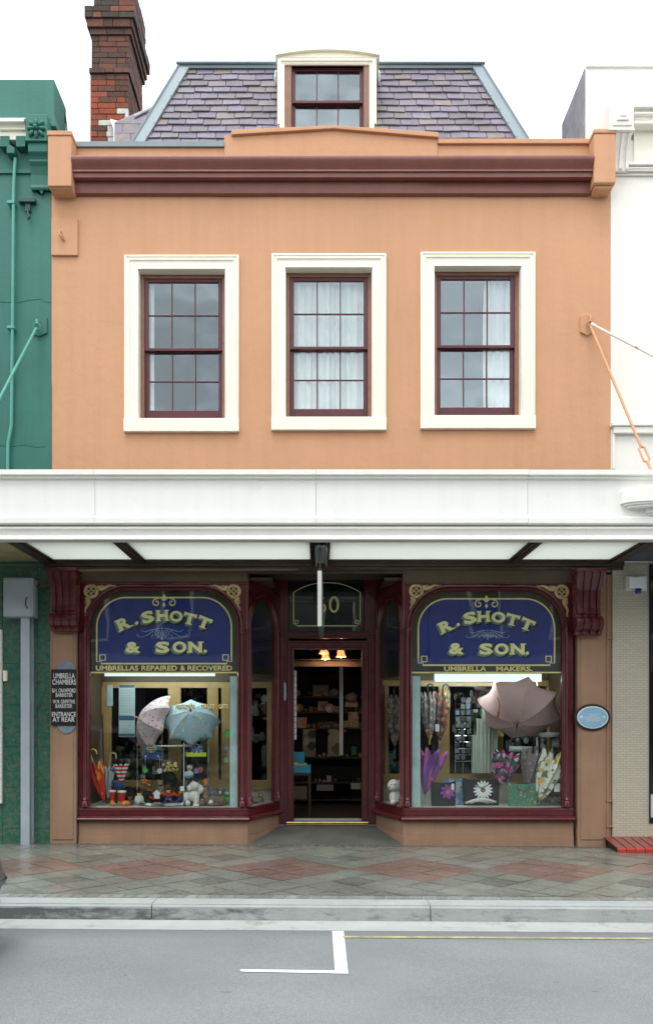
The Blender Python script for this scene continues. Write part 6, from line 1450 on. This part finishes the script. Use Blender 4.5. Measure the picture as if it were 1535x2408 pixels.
tag(m.build('cloth_cap', cname('royal_blue', (.02, .06, .28), .5), bevel=.006), 'blue folded cloth cap lying above the rubber boots', 'cap')
m = MB(); m.lathe([(.10, 0), (.12, .05), (.115, .16), (.06, .2)], wc(268, 1880, .55), n=14, col=None)
tag(m.build('wicker_basket', cname('dark_wicker', (.11, .07, .04), .8, bump=.6), smooth=True), 'dark brown basket behind the boots in the left window', 'basket')
m = MB(); rp = random.Random(12)
for k in range(9): m.ball(wc(rp.uniform(300, 322), 1862+rp.uniform(-4, 14), .5+rp.uniform(-.06, .1)), (.06, .05, .05), 9, wob=.1)
tag(m.build('dark_plush_heap', 'fur_black', smooth=True), 'heap of dark plush toys in shadow between the boots and the penguin', 'soft toys')
mi = thing('leaning_mirror', 'tall narrow mirror in a dark frame leaning at the left end of the left window', 'mirror', tuple(wc(230, 1790, .6)))
xf = Matrix.Translation(wc(222, 1800, .70)) @ Matrix.Rotation(R(-4), 4, 'Y') @ Matrix.Rotation(R(-12), 4, 'X')
m = MB(xf); w2_, h2_ = .115, .68
for a in ((0, .018, 0, h2_), (w2_-.018, w2_, 0, h2_), (.018, w2_-.018, 0, .02), (.018, w2_-.018, h2_-.02, h2_)): m.box(a[0], a[1], -.012, .012, a[2], a[3])
m.build('frame', 'wood_dark', mi, bevel=.003)
MT['mirror'] = M('mirror_glass', (.8, .82, .82), .06, .02, 3, metal=1.0)
m = MB(xf); m.box(.017, w2_-.017, -.003, .003, .02, h2_-.02); m.build('glass', 'mirror', mi)
# paper notices hung on the glazed screen
def notice(label, px0, px1, py0, py1, bands, Y=.80):
    t = thing('paper_notice', label, 'notice', (X((px0+px1)/2, Y), Y, Z(py1, Y)), 'paper notices hung on the oak screen')
    m = MB(); m.box(X(px0, Y), X(px1, Y), Y, Y+.003, Z(py1, Y), Z(py0, Y)); m.build('sheet', cname('pale_blue_paper', (.40, .50, .53), .7), t)
    m = MB()
    for a, b in bands: m.box(X(px0, Y)+.004, X(px1, Y)-.004, Y-.0015, Y-.0005, Z(b, Y), Z(a, Y))
    m.build('printed_band', cname('band_blue', (.03, .11, .19), .6), t)
    m = MB(); y_ = py0+12
    while y_ < py1-10:
        if not any(a-2 < y_ < b+2 for a, b in bands): m.box(X(px0+4, Y), X(px0+(px1-px0)*random.uniform(.5, .9), Y), Y-.0012, Y-.0004, Z(y_+.7, Y), Z(y_, Y))
        y_ += random.choice((3, 4, 6))
    m.build('small_print', cname('pale_print', (.26, .33, .36), .7), t)
notice('long pale blue paper notice with dark blue bands, tall one beside the umbrellas', 280, 318, 1611, 1733, [(1611, 1617), (1683, 1694), (1725, 1732)])
notice('narrow pale notice strip hung next to the long one', 252, 266, 1611, 1660, [])
# plain pale blue upright strips at the doorway end of each front pane
for (a, b, lab) in ((541, 558, 'pale blue strip standing at the doorway end of the left window'), (969, 987.5, 'pale blue strip standing at the doorway end of the right window')):
    m = MB(); m.box(X(a, .06), X(b, .06), .055, .06, .407, Z(1590, .06)); tag(m.build('pale_strip', M('pale_blue_panel', (.50, .64, .64), .35, .2, 5)), lab, 'panel')

# ================================================================ RIGHT WINDOW GOODS
def bag(label, px0, px1, pt, pb, Y, mat, flare=0, motif=None, handle=True, dep=.05):
    t = thing('handbag', label, 'handbag', tuple(wc((px0+px1)/2, pb, Y)), 'flower printed handbags'); zb2 = .407
    x0, x1 = X(px0, Y), X(px1, Y); zt2 = Z(pt, Y); q = flare*(CD+Y)/F; rg = []
    for j in range(9):
        u = j/8; ring = []; h_ = zb2+(zt2-zb2)*u; tw = q*u; dd = dep*(1-.75*u)
        for i in range(12):
            a = 6.2832*i/12; ca, sa = math.cos(a), math.sin(a); sg = lambda v: math.copysign(abs(v)**.45, v)
            ring.append(((x0+x1)/2+(x1-x0+2*tw)/2*sg(ca), Y+dep/2+dd*.5*sg(sa)-.006*math.sin(u*3)*math.cos(ca*4), h_+(.018*abs(ca)**2*(u == 1))-.012*(1-abs(ca))*(u == 1)))
        rg.append(ring)
    m = MB(); m.loops(rg, closed=True); m.add(rg[0], [tuple(range(12))]); m.build('body', mat, t, smooth=True)
    if handle:
        c = (x0+x1)/2; m = MB(); w3 = (x1-x0)*.22
        m.tube([(c-w3, Y-.004, zt2-.03), (c-w3*.9, Y-.012, zt2-.06), (c, Y-.02, zt2-.10), (c+w3*.9, Y-.012, zt2-.06), (c+w3, Y-.004, zt2-.03)], .0045, 6); m.build('handle', 'black', t, smooth=True)
    if motif:
        mx, my, r_, n, pm, cm, long_ = motif; c = wc(mx, my, Y-.008); m = MB()
        for k in range(n):
            a = 6.2832*k/n+.2; m.ball(c+Vector((r_*.58*math.cos(a), 0, r_*.58*math.sin(a))), (r_*.45, .004, r_*long_), 8, rot=(0, -a, 0))
        m.build('petals', pm, t, smooth=True); m = MB(); m.ball(c+Vector((0, -.003, 0)), (r_*.26, .005, r_*.26), 10); m.build('flower_centre', cm, t, smooth=True)
    return t
BK = cname('charcoal_felt', (.018, .019, .021), .85)
bag('sky patterned handbag standing between the two black flower bags', 1046, 1089, 1831, 1893, .26, fabric_print('sky_cloth', (.13, .25, .42), [(.45, .52, .60), (.3, .4, .52)], 14, .45), 2, handle=False)
bag('black felt handbag with a purple and pink flower', 1014, 1071, 1839, 1893, .13, BK, 1, (1052, 1862, .082, 8, fabric_print('violet_petal', (.30, .07, .36), [(.50, .10, .36), (.20, .08, .42)], 18, .4), 'orange', .25))
bag('wide black felt handbag with a white daisy', 1090, 1173, 1832, 1882, .20, BK, 3, (1135, 1858, .108, 16, W_, 'fur_tan', .13))
bag('green handbag with a painted pond print and butterflies', 1196, 1262, 1842, 1892, .10, fabric_print('pond_cloth', (.07, .20, .12), [(.35, .18, .06), (.22, .30, .16), (.12, .28, .20), (.40, .38, .2)], 26, .3), 3, dep=.06)
m = MB(); m.box(X(1172, .5), X(1196, .5), .5, .54, .406, Z(1843, .5)); tag(m.build('cream_box', cname('cream_beadboard', (.46, .44, .36), .6), bevel=.004), 'plain cream box behind the green handbag', 'box')
t_ = MB(); rp = random.Random(6)
for k in range(16):
    a = wc(1100+rp.uniform(-8, 10), 1888+rp.uniform(-3, 2), .09+rp.uniform(0, .05)); b = wc(1155+rp.uniform(-15, 14), 1887+rp.uniform(-5, 3), .08+rp.uniform(0, .06)); a.z = max(a.z, .412); b.z = max(b.z, .412)
    mid = (a+b)/2+Vector((0, 0, rp.uniform(.01, .04))); t_.tube([a, (a+mid)/2+Vector((0, 0, .008)), mid, (b+mid)/2+Vector((0, 0, .006)), b], [.002, .006, .008, .006, .002], 6)
tag(t_.build('white_feathers', 'fur_white', smooth=True), 'bundle of white feathery fronds lying in front of the daisy handbag', 'feathers')
for lab, a, b, c_, d_, Y_ in (('white paper label hanging on the purple flower handbag', 1061, 1067, 1843, 1857, .115), ('white swing label hanging beside the circle patterned umbrella', 1023, 1032, 1703, 1720, .33), ('red and white printed label on the far right handbag corner', 1302, 1315, 1842, 1862, .085), ('small white label under the frangipani umbrella', 1275, 1288, 1851, 1868, .09), ('white label hanging in the right splayed window', 940, 948, 1704, 1722, .40)):
    m = MB(); m.box(X(a, Y_), X(b, Y_), Y_, Y_+.002, Z(d_, Y_), Z(c_, Y_)); tag(m.build('swing_label', W_), lab, 'label', 'white swing labels')
m = MB(); rp = random.Random(8)
for k in range(5): m.ball(wc(1292+k*6, 1880+rp.uniform(-3, 3), .2), (.035, .03, .03), 9)
tag(m.build('folded_scarf', cir, smooth=True), 'grey patterned scarf bunched under the frangipani umbrella', 'scarf')
# white scarves hanging, postcard rack, tiered lace stand
m = MB(); rp = random.Random(14)
for k, (pa, pb, pt, pb2) in enumerate(((1110, 1121, 1728, 1818), (1120, 1134, 1690, 1818), (1132, 1144, 1662, 1818), (1142, 1154, 1660, 1818), (1152, 1160, 1672, 1816), (1158, 1168, 1680, 1808))):
    n = 14; rg = []
    for j in range(9):
        z = Z(pt+(pb2-pt)*j/8, .7); rg.append([(X(pa+(pb-pa)*i/n, .7), .70+.012*math.sin(i/n*12+k+j*.15), z) for i in range(n+1)])
    m.loops(rg, closed=False)
tag(m.build('hanging_scarves', cname('ivory_silk', (.50, .54, .48), .6), smooth=True, fixn=False), 'row of long ivory scarves hanging behind the pink umbrella', 'scarves')
t = thing('card_rack', 'wire rack of small packets standing behind the oak screen opening', 'rack', tuple(wc(1093, 1816, .74)))
m = MB(); rp = random.Random(15)
for j in range(11): z = Z(1640+j*15, .74); m.tube([(X(1070, .74), .74, z), (X(1108, .74), .74, z)], .003, 5)
for px in (1070, 1088, 1108): m.tube([(X(px, .74), .745, Z(1630, .74)), (X(px, .74), .745, Z(1818, .74))], .003, 5)
m.build('wires', 'chrome', t, smooth=True)
m = MB()
for j in range(10):
    for px in (1071, 1083, 1096):
        if rp.random() < .8:
            a = px+rp.uniform(-1, 2); k = rp.uniform(.4, 1.4); m.box(X(a, .72), X(a+9, .72), .72, .725, Z(1651+j*15, .72), Z(1641+j*15, .72), (.13*k, .16*k, .17*k*rp.uniform(.8, 1.4)))
m.build('packets', M('packet_card', (1, 1, 1), .35, .25, 30, vcol=True), t)
t = thing('lace_cake_stand', 'tiered white lace edged stand behind the crook handled umbrellas', 'stand', tuple(wc(1262, 1800, .5)))
m = MB(); xc = X(1262, .5)
m.lathe([(.012, Z(1830, .5)), (.012, Z(1592, .5))], (xc, .5, 0), n=10); m.build('pole', 'lampwhite', t, smooth=True)
for px, py, r_ in ((1290, 1724, .15), (1228, 1757, .17)):
    m = MB(); c = wc(px, py, .5); n = 44; rg = []
    for rr_, dz in ((.004, .0), (r_*.8, .0), (r_, .008), (r_, .002), (r_*.97, -.03)):
        rg.append([(c.x+rr_*math.cos(6.2832*i/n), c.y+rr_*math.sin(6.2832*i/n)*.8, c.z+dz-(.022*abs(math.sin(i*1.6)) if dz < -.01 else 0)) for i in range(n)])
    m.loops(rg, closed=True); m.build('tier', 'lampwhite', t, smooth=True, solid=.003, fixn=False)
m = MB(); rp = random.Random(17)
for k in range(10): m.ball(wc(rp.choice((1236, 1248, 1275, 1284, 1303, 1310)), rp.uniform(1736, 1756), .46), (.035, .03, .04), 9, wob=.08)
m.build('fabric_roses', cname('grey_rose', (.30, .32, .29), .8), t, smooth=True)
# dark clutter glimpsed through both oak screens
def clutter(label, px0, px1, py0, py1, Y, n, seed, cols, name='hanging_stock'):
    m = MB(); rp = random.Random(seed)
    for k in range(n):
        a, b = rp.uniform(px0, px1-8), rp.uniform(py0, py1-10); w_, h_ = rp.uniform(5, 16), rp.uniform(6, 22); y_ = Y+rp.uniform(0, .25); c = rp.choice(cols); f = rp.uniform(.5, 1.4)
        if rp.random() < .5: m.box(X(a, y_), X(min(a+w_, px1), y_), y_, y_+.02, Z(min(b+h_, py1), y_), Z(b, y_), tuple(v*f for v in c))
        else: m.ball(wc(a+w_/2, b+h_/2, y_), (w_*.0026, .02, h_*.0026), 8, wob=.2, col=tuple(v*f for v in c))
    o = m.build(name, 'stock'); return tag(o, label, 'stock', 'dim stock behind the glazed screens')
MT['stock'] = M('dim_stock_mix', (1, 1, 1), .45, .3, 30, vcol=True)
dimc = [(.16, .17, .15), (.28, .28, .26), (.10, .13, .14), (.30, .22, .13), (.5, .52, .5), (.14, .09, .06), (.08, .16, .1)]
clutter('dim hanging stock behind the right hand pane of the left window screen', 542, 626, 1628, 1745, 1.15, 60, 3, dimc)
clutter('dim shelved stock behind the middle of the left window screen', 428, 488, 1612, 1780, 1.2, 50, 4, dimc)
clutter('dim stock behind the left part of the left window screen', 266, 394, 1740, 1840, 1.1, 60, 5, dimc+[(.14, .12, .02), (.05, .10, .04)])
clutter('dark hanging packets behind the right window screen', 1060, 1164, 1615, 1740, 1.2, 55, 6, dimc)
clutter('tapestry patterned stock at the top right of the right window', 1215, 1322, 1612, 1712, .9, 40, 7, [(.16, .12, .06), (.24, .18, .10), (.08, .12, .07), (.28, .15, .10), (.2, .22, .2)])
clutter('grey floral stock stacked behind the crook handled umbrellas', 1186, 1322, 1725, 1800, .88, 34, 8, [(.14, .16, .14), (.08, .09, .08), (.20, .2, .17)])
clutter('small dark stock behind the doorway side of the right screen', 905, 1026, 1760, 1836, 1.1, 40, 9, dimc)
# strip lights
MT['diffuser'] = emit('lit_diffuser', (.86, .97, .98), .62)
for lab, a, b, pt, pb, Y_, lit in (('white strip light casing across the top of the left window', 246, 507, 1583.5, 1590, .22, 1), ('deep white strip light casing across the top of the right window', 1020, 1273, 1587, 1603, .17, 1)):
    t = thing('strip_light', lab, 'strip light', (X((a+b)/2, Y_), Y_, Z(pb, Y_)), 'strip lights in the shop windows')
    m = MB(); m.box(X(a, Y_), X(b, Y_), Y_, Y_+.05, Z(pb, Y_), Z(pt-8, Y_)); m.build('casing', 'lampwhite', t, bevel=.006)
    m = MB(); m.tube([(X(a+6, Y_), Y_+.10, Z(pb-6, Y_)), (X(b-6, Y_), Y_+.10, Z(pb-6, Y_))], .018, 10); m.build('tube', 'tube', t, smooth=True)
    m = MB(); m.box(X(a, Y_)+.004, X(b, Y_)-.004, Y_-.006, Y_-.001, Z(pb, Y_), Z(pt, Y_)+.01); m.build('diffuser', 'diffuser', t)

# ================================================================ INSIDE THE DOORWAY
IY = 3.0
def shelf_y(py): return Z(py, IY)
su = thing('shelf_unit', 'dark shop shelving at the back wall seen through the open doorway', 'shelves', (.25, 3.1, .14))
m = MB()
for px in (640, 905): m.box(X(px, IY), X(px, IY)+.03, IY, IY+.35, .14, shelf_y(1575))
m.build('side_panel', 'wood_dark', su)
for py in (1637, 1673.5, 1711.5, 1781, 1840, 1880):
    m = MB(); m.box(X(640, IY)+.03, X(905, IY), IY, IY+.34, shelf_y(py)-.02, shelf_y(py)); m.build('shelf', 'wood_dark', su)
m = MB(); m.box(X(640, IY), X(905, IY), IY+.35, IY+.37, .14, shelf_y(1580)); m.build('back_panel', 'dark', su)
m = MB(); m.box(X(600, 2.2), X(940, 2.2), 2.2, 2.3, Z(1567, 2.2), Z(1555, 2.2)); m.box(X(600, 2.2), X(940, 2.2), 2.18, 2.2, Z(1553, 2.2), Z(1550, 2.2))
tag(m.build('cross_beam', cname('grey_beam', (.14, .13, .10), .6)), 'grey painted beam crossing the shop above the shelves', 'beam')
m = MB(); m.box(X(798, 1.6), X(806.5, 1.6), 1.6, 1.63, Z(1776, 1.6), Z(1567, 1.6)); tag(m.build('hanging_post', cname('silver_post', (.42, .42, .40), .45)), 'pale silver rail hanging in the middle of the doorway', 'rail')
m = MB()
for k in range(12): m.box(X(692, .98), X(697, .98), .98, 1.0, Z(1577+(k+1)*13.6-1, .98), Z(1577+k*13.6, .98))
tag(m.build('white_edge_strip', cname('bright_white_edge', (.8, .82, .8), .3)), 'white slotted shelving strip just inside the door on the left', 'strip')
def goods(name, label, cat, px0, px1, py0, py1, Y, mat, kind='box', grp='small goods on the dim shelves'):
    m = MB(); x0, x1, z0, z1 = X(px0, Y), X(px1, Y), Z(py1, Y), Z(py0, Y); c = ((x0+x1)/2, Y, (z0+z1)/2)
    if kind == 'box': m.box(x0, x1, Y, Y+.08, z0, z1)
    elif kind == 'plate': m.lathe([((x1-x0)/2*.6, 0), ((x1-x0)/2, .012), ((x1-x0)/2*.97, .018), ((x1-x0)/2*.55, .006)], c, (0, -1, .15), 20)
    elif kind == 'frame':
        m.box(x0, x1, Y, Y+.02, z0, z1)
    elif kind == 'round': m.ball(c, ((x1-x0)/2, .09, (z1-z0)/2), 14)
    return tag(m.build(name, mat, bevel=.004 if kind == 'box' else 0, smooth=kind in ('round', 'plate')), label, cat, grp)
chn = fabric_print('china_print', (.36, .35, .31), [(.16, .12, .14), (.24, .2, .2), (.3, .25, .12)], 34, .28)
goods('china_plate', 'gilt rimmed plate standing on the top shelf at the left', 'plate', 694, 708, 1623, 1637, IY-.05, chn, 'plate')
goods('china_plate', 'ochre plate standing on the second shelf at the left', 'plate', 695, 714, 1656, 1673, IY-.05, cname('ochre_plate', (.28, .17, .05), .3), 'plate')
goods('gift_box', 'large cream picture box on the top shelf', 'box', 735, 772, 1611, 1637, IY+.02, fabric_print('cream_box_print', (.36, .34, .28), [(.2, .15, .07), (.3, .26, .16)], 12, .3))
goods('gift_box', 'pale blue picture box on the second shelf', 'box', 747, 771, 1649, 1672, IY+.02, fabric_print('blue_box_print', (.24, .27, .28), [(.10, .14, .2)], 9, .35))
goods('picture_frame', 'silver picture frame on the third shelf at the left', 'picture frame', 699, 721, 1687, 1711, IY, fabric_print('photo_print', (.34, .32, .30), [(.10, .12, .16), (.36, .22, .14)], 8, .4), 'frame')
goods('ring_holder', 'pair of pale ring shaped ornaments in black on the top shelf', 'ornament', 777, 795, 1621, 1636, IY, chn, 'plate')
goods('ring_holder', 'round pale ornament in a black ring on the second shelf', 'ornament', 764, 786, 1658, 1673, IY, chn, 'plate')
goods('round_hat_box', 'domed hat box with a grey floral print on the right hand shelf', 'hat box', 811, 842, 1627, 1652, IY-.05, chn, 'round')
goods('hat_box_base', 'flat floral box under the domed hat box', 'box', 811, 841, 1650, 1663, IY-.06, chn)
goods('floral_box', 'tall floral print box on the right hand third shelf', 'box', 819, 843, 1674, 1711, IY-.02, fabric_print('sage_floral', (.26, .27, .2), [(.12, .14, .08), (.34, .32, .28), (.28, .22, .08)], 24, .35))
goods('floral_box', 'small sage green floral box in front of the tall floral one', 'box', 808, 822, 1695, 1711, IY-.08, fabric_print('sage_floral2', (.18, .20, .12), [(.30, .30, .24)], 30, .3))
goods('brochure_stack', 'stack of magazines and brochures on the lower shelf', 'magazines', 712, 742, 1715, 1780, IY-.1, fabric_print('brochure_print', (.20, .20, .16), [(.05, .06, .04), (.3, .3, .25), (.12, .05, .03)], 7, .42, lobed=False))
goods('painted_picture', 'pale picture with a dark figure shape standing on the lower shelf', 'picture', 771, 800, 1715, 1778, IY-.1, fabric_print('figure_print', (.26, .26, .23), [(.03, .03, .02), (.12, .12, .05)], 6, .44), 'frame')
goods('pale_carton', 'pale carton on the bottom shelf near the middle', 'carton', 744, 784, 1846, 1860, IY-.05, cname('carton', (.30, .29, .27), .7))
goods('pale_carton', 'brighter pale carton on the bottom shelf at the right', 'carton', 825, 848, 1842, 1856, IY-.05, cname('carton2', (.5, .5, .48), .7))
goods('book_row', 'row of small books and jars on the third shelf', 'books', 748, 792, 1697, 1711, IY, fabric_print('book_print', (.06, .06, .04), [(.18, .2, .14), (.1, .06, .04), (.24, .24, .2)], 22, .4, lobed=False))
goods('green_bag', 'small green bag hanging near the right jamb', 'bag', 826, 838, 1756, 1776, 2.2, cname('green_dark', (.02, .12, .04), .6), 'box')
goods('red_berry_toy', 'small pink red ball beside the hanging rail', 'toy', 808, 815, 1716, 1723, 2.2, 'red', 'round')
NAMES = [('cream', (.34, .32, .26)), ('dusky pink', (.30, .14, .13)), ('sage green', (.14, .18, .11)), ('ochre', (.32, .21, .06)), ('slate blue', (.12, .15, .2)), ('brown', (.14, .08, .05)), ('white', (.45, .45, .42)), ('dark red', (.2, .03, .03))]
rp = random.Random(31); used = set()
for sname, spy, hh in (('top', 1637, 15), ('second', 1673.5, 15), ('third', 1711.5, 16), ('fourth', 1781, 24), ('fifth', 1840, 22)):
    x_ = 716 if sname in ('top', 'second') else 722
    while x_ < 846:
        w3 = rp.uniform(6, 11); cn, cc = rp.choice(NAMES); kd = rp.choice((('box', 'small box'), ('round', 'rounded jar'), ('frame', 'standing card'), ('plate', 'little dish')))
        if (sname, cn, kd[0]) not in used and not 795 < x_ < 808:
            used.add((sname, cn, kd[0])); h3 = min(hh, w3*rp.uniform(.9, 1.6)) if kd[0] != 'plate' else w3
            goods(kd[1].replace(' ', '_'), '%s %s on the %s shelf of the dim shop shelving' % (cn, kd[1], sname), kd[1].split()[-1], x_, x_+w3, spy-h3, spy, IY+.14+rp.uniform(0, .06), cname('goods_'+cn.replace(' ', '_'), cc, .5), kd[0])
        x_ += w3+rp.uniform(1, 5)
tb = thing('side_table', 'dark narrow table just inside the door holding the blue box', 'table', (X(700, 1.3), 1.3, .14))
m = MB(); m.box(X(660, 1.3), X(731, 1.3), 1.3, 1.75, Z(1824, 1.3), Z(1818.5, 1.3)); m.build('top', 'wood_dark', tb, bevel=.003)
for px in (668, 728):
    for y_ in (1.3, 1.72):
        m = MB(); m.box(X(px, 1.3)-.012, X(px, 1.3)+.012, y_, y_+.025, .142, Z(1824, 1.3)); m.build('leg', 'wood_dark', tb)
bb = thing('blue_box', 'bright blue card display box with its lid open on the side table', 'box', tuple(wc(710, 1818, 1.32)))
m = MB(); m.box(X(676, 1.32), X(730.5, 1.32), 1.32, 1.56, Z(1818, 1.32), Z(1800, 1.32)); m.build('tray', cname('cyan_card', (.03, .30, .45), .5), bb, bevel=.003)
m = MB(); m.box(X(676, 1.57), X(716, 1.57), 1.57, 1.58, Z(1800, 1.57), Z(1768, 1.57)); m.build('lid', 'cyan_card', bb)
m = MB(); rp = random.Random(19)
for k in range(12): m.ball(wc(rp.uniform(684, 727), rp.uniform(1795, 1800), 1.4), (.02, .015, .016), 7, wob=.2)
tag(m.build('yellow_ducklings', Yf), 'yellow and ochre knick-knacks heaped in the blue box', 'toys')
m = MB(); m.box(X(672, 1.35), X(722, 1.35), 1.35, 1.6, Z(1880, 1.35), Z(1850, 1.35)); tag(m.build('basket', cname('dark_wicker', (.11, .07, .04), .8), bevel=.01), 'brown wicker basket on the floor under the side table', 'basket')
# small amber wall lamps
for i, (px, py, lab, s_) in enumerate(((761, 1530, 'amber glass lamp shade glowing highest above the doorway shelves', 1.1), (765, 1544, 'amber frilled lamp shade glowing just below the highest lamp', 1.0), (801, 1538, 'amber glass lamp shade glowing alone at the right', 1.15))):
    Y_ = 2.0; t = thing('lamp', lab, 'lamp', tuple(wc(px, py, Y_)), 'glowing amber lamps inside the shop'); c = wc(px, py, Y_)
    m = MB(); n = 16; rg = []
    for r_, h_ in ((.012, .055), (.035, .045), (.044, .02), (.040, -.005), (.058, -.035)):
        rg.append([c+Vector((r_*s_*(1+(.18*math.cos(5*6.2832*k/n) if h_ < 0 else 0))*math.cos(6.2832*k/n), r_*s_*math.sin(6.2832*k/n), h_*s_)) for k in range(n)])
    m.loops(rg, closed=True); m.build('shade', 'shade_glow', t, smooth=True, fixn=False)
    m = MB(); m.ball(c+Vector((0, -.01, -.015)), (.022*s_, .022*s_, .03*s_), 10); m.build('bulb', 'bulb', t, smooth=True)
    m = MB(); m.tube([c+Vector((0, 0, .05)), c+Vector((0, 0, .2))], .006, 6); m.build('stem', 'brass', t)

# ================================================================ CARS AND THE FAR SIDE
def car(label, x_rear, y_c, paint, heading=-1, name='parked_car'):
    """saloon lying along x; its tail bumper ends at x_rear, nose towards -x (heading -1) or +x"""
    t = thing(name, label, 'car', (x_rear+heading*2.1, y_c, -.13), None); s = heading
    secs = [(.0, .38, .52, .60, .70), (.06, .26, .78, .66, .80), (.20, .20, .92, .74, .84), (.9, .18, .96, .80, .86), (2.2, .18, .93, .82, .87), (3.3, .19, .90, .80, .86), (3.95, .22, .76, .72, .83), (4.18, .30, .60, .55, .70)]
    m = MB(); rg = []
    for d_, zb_2, zt_2, wt, wb_ in secs:
        x_ = x_rear+s*d_; z0 = -.125
        pr_2 = [(-wb_*.92, zb_2), (-wb_, zb_2+.10), (-wb_, (zb_2+zt_2)/2), (-wt*.99-.02, zt_2-.06), (-wt+.06, zt_2), (wt-.06, zt_2), (wt*.99+.02, zt_2-.06), (wb_, (zb_2+zt_2)/2), (wb_, zb_2+.10), (wb_*.92, zb_2)]
        rg.append([(x_, y_c+a, z0+b) for a, b in pr_2])
    m.loops(rg, closed=True); m.add(rg[0], [tuple(range(10))]); m.add(rg[-1], [tuple(range(9, -1, -1))])
    o = m.build('body', paint, t, smooth=True); o.modifiers.new('sub', 'SUBSURF').levels = 1; o.modifiers['sub'].render_levels = 2
    m = MB(); rg = []
    for d_, zt_2, wt in ((.55, .93, .74), (1.1, 1.36, .60), (1.7, 1.44, .60), (2.4, 1.38, .62), (3.1, .93, .74)):
        rg.append([(x_rear+s*d_, y_c+a, -.125+b) for a, b in ((-wt-.06 if zt_2 > 1 else -wt, .90), (-wt, zt_2-.05), (-wt+.1, zt_2), (wt-.1, zt_2), (wt, zt_2-.05), (wt+.06 if zt_2 > 1 else wt, .90))])
    m.loops(rg, closed=True); m.add(rg[0], [tuple(range(6))]); m.add(rg[-1], [tuple(range(5, -1, -1))]); m.build('cabin', cname('dark_glass', (.008, .012, .02), .05), t, smooth=True)
    m = MB(); rg = []
    for i in range(13):
        a = math.pi*(i/12-.5)*1.04; rx = .17*math.cos(a); yy_ = y_c+.80*math.sin(a)*1.0
        rg.append([(x_rear+s*(.17-rx)+s*.06, yy_, .02), (x_rear+s*(.17-rx)-s*.015, yy_, .08), (x_rear+s*(.17-rx)-s*.03, yy_, .18), (x_rear+s*(.17-rx)-s*.01, yy_, .28), (x_rear+s*(.17-rx)+s*.08, yy_, .31)])
    m.loops(rg, closed=False); m.build('bumper', cname('dark_bumper', (.03, .03, .034), .45), t, smooth=True, solid=.02, fixn=False)
    for d_ in (.78, 3.35):
        for sy in (-1, 1):
            m = MB(); c = (x_rear+s*d_, y_c+sy*.72, -.125+.30); m.lathe([(.20, -.09), (.30, -.085), (.305, 0), (.30, .085), (.20, .09)], c, (0, 1, 0), 28); wh = m.build('wheel', cname('tyre_rubber', (.015, .015, .015), .8), t, smooth=True)
            m = MB(); m.lathe([(.04, 0), (.19, .012), (.20, .0)], (c[0], c[1]+sy*.095, c[2]), (0, sy, 0), 20); m.build('rim', 'chrome', wh, smooth=True)
    for sy in (-1, 1):
        m = MB(); m.box(x_rear+s*.07, x_rear+s*.13, y_c+sy*.50, y_c+sy*.70, .43, .55); m.build('tail_light', cname('red_lens', (.4, .01, .01), .15), t, bevel=.01)
    return t
car('dark grey parked car whose bumper just enters the picture at the kerb on the left', -2.0, -4.42, M('dark_grey_car_paint', (.10, .11, .12), .25, .03, coat=.6))
car('silver car parked on the far side of the street, mirrored in the shop glass', -2.4, -12.0, M('silver_car_paint', (.62, .64, .66), .3, .03, coat=.6), heading=1)
# buildings opposite: they close the street and show up in the glass
for i, (a, b, h_, col, lab) in enumerate(((-26, -9, 9.2, (.16, .145, .12), 'buff two storey building across the street, left of the camera'), (-8.9, 3.4, 8.4, (.13, .12, .115), 'grey brown shop building directly across the street'), (3.5, 26, 9.0, (.17, .15, .13), 'long pale brick building across the street, right of the camera'))):
    t = thing('opposite_building', lab, 'building', ((a+b)/2, -18, 0), 'buildings across the street')
    mm = M('facade_%s' % ('buff', 'grey_brown', 'pale_brick')[i], col, .85, .1, 1.0); m = MB(); m.box(a, b, -24, -17, -.2, h_); m.build('wall', mm, t)
    m = MB(); m.box(a+.1, b-.1, -17, -15.2, 2.9, 3.3); m.build('awning', 'galv', t)
    m = MB(); m.box(a-.02, b+.02, -16.85, -16.7, h_-.25, h_+.1); m.build('cornice', 'cream', t)
    x_ = a+1.2
    while x_ < b-1.6:
        m = MB(); m.box(x_, x_+1.1, -16.995, -16.95, 4.0, 5.7); wn = m.build('window', 'cream', t); m = MB(); m.box(x_+.1, x_+1.0, -16.948, -16.94, 4.1, 5.6); m.build('pane', 'dark_glass', wn); x_ += 2.6
    m = MB(); m.box(a+.6, b-.6, -16.998, -16.94, .6, 2.5); m.build('shop_window', 'dark_glass', t)
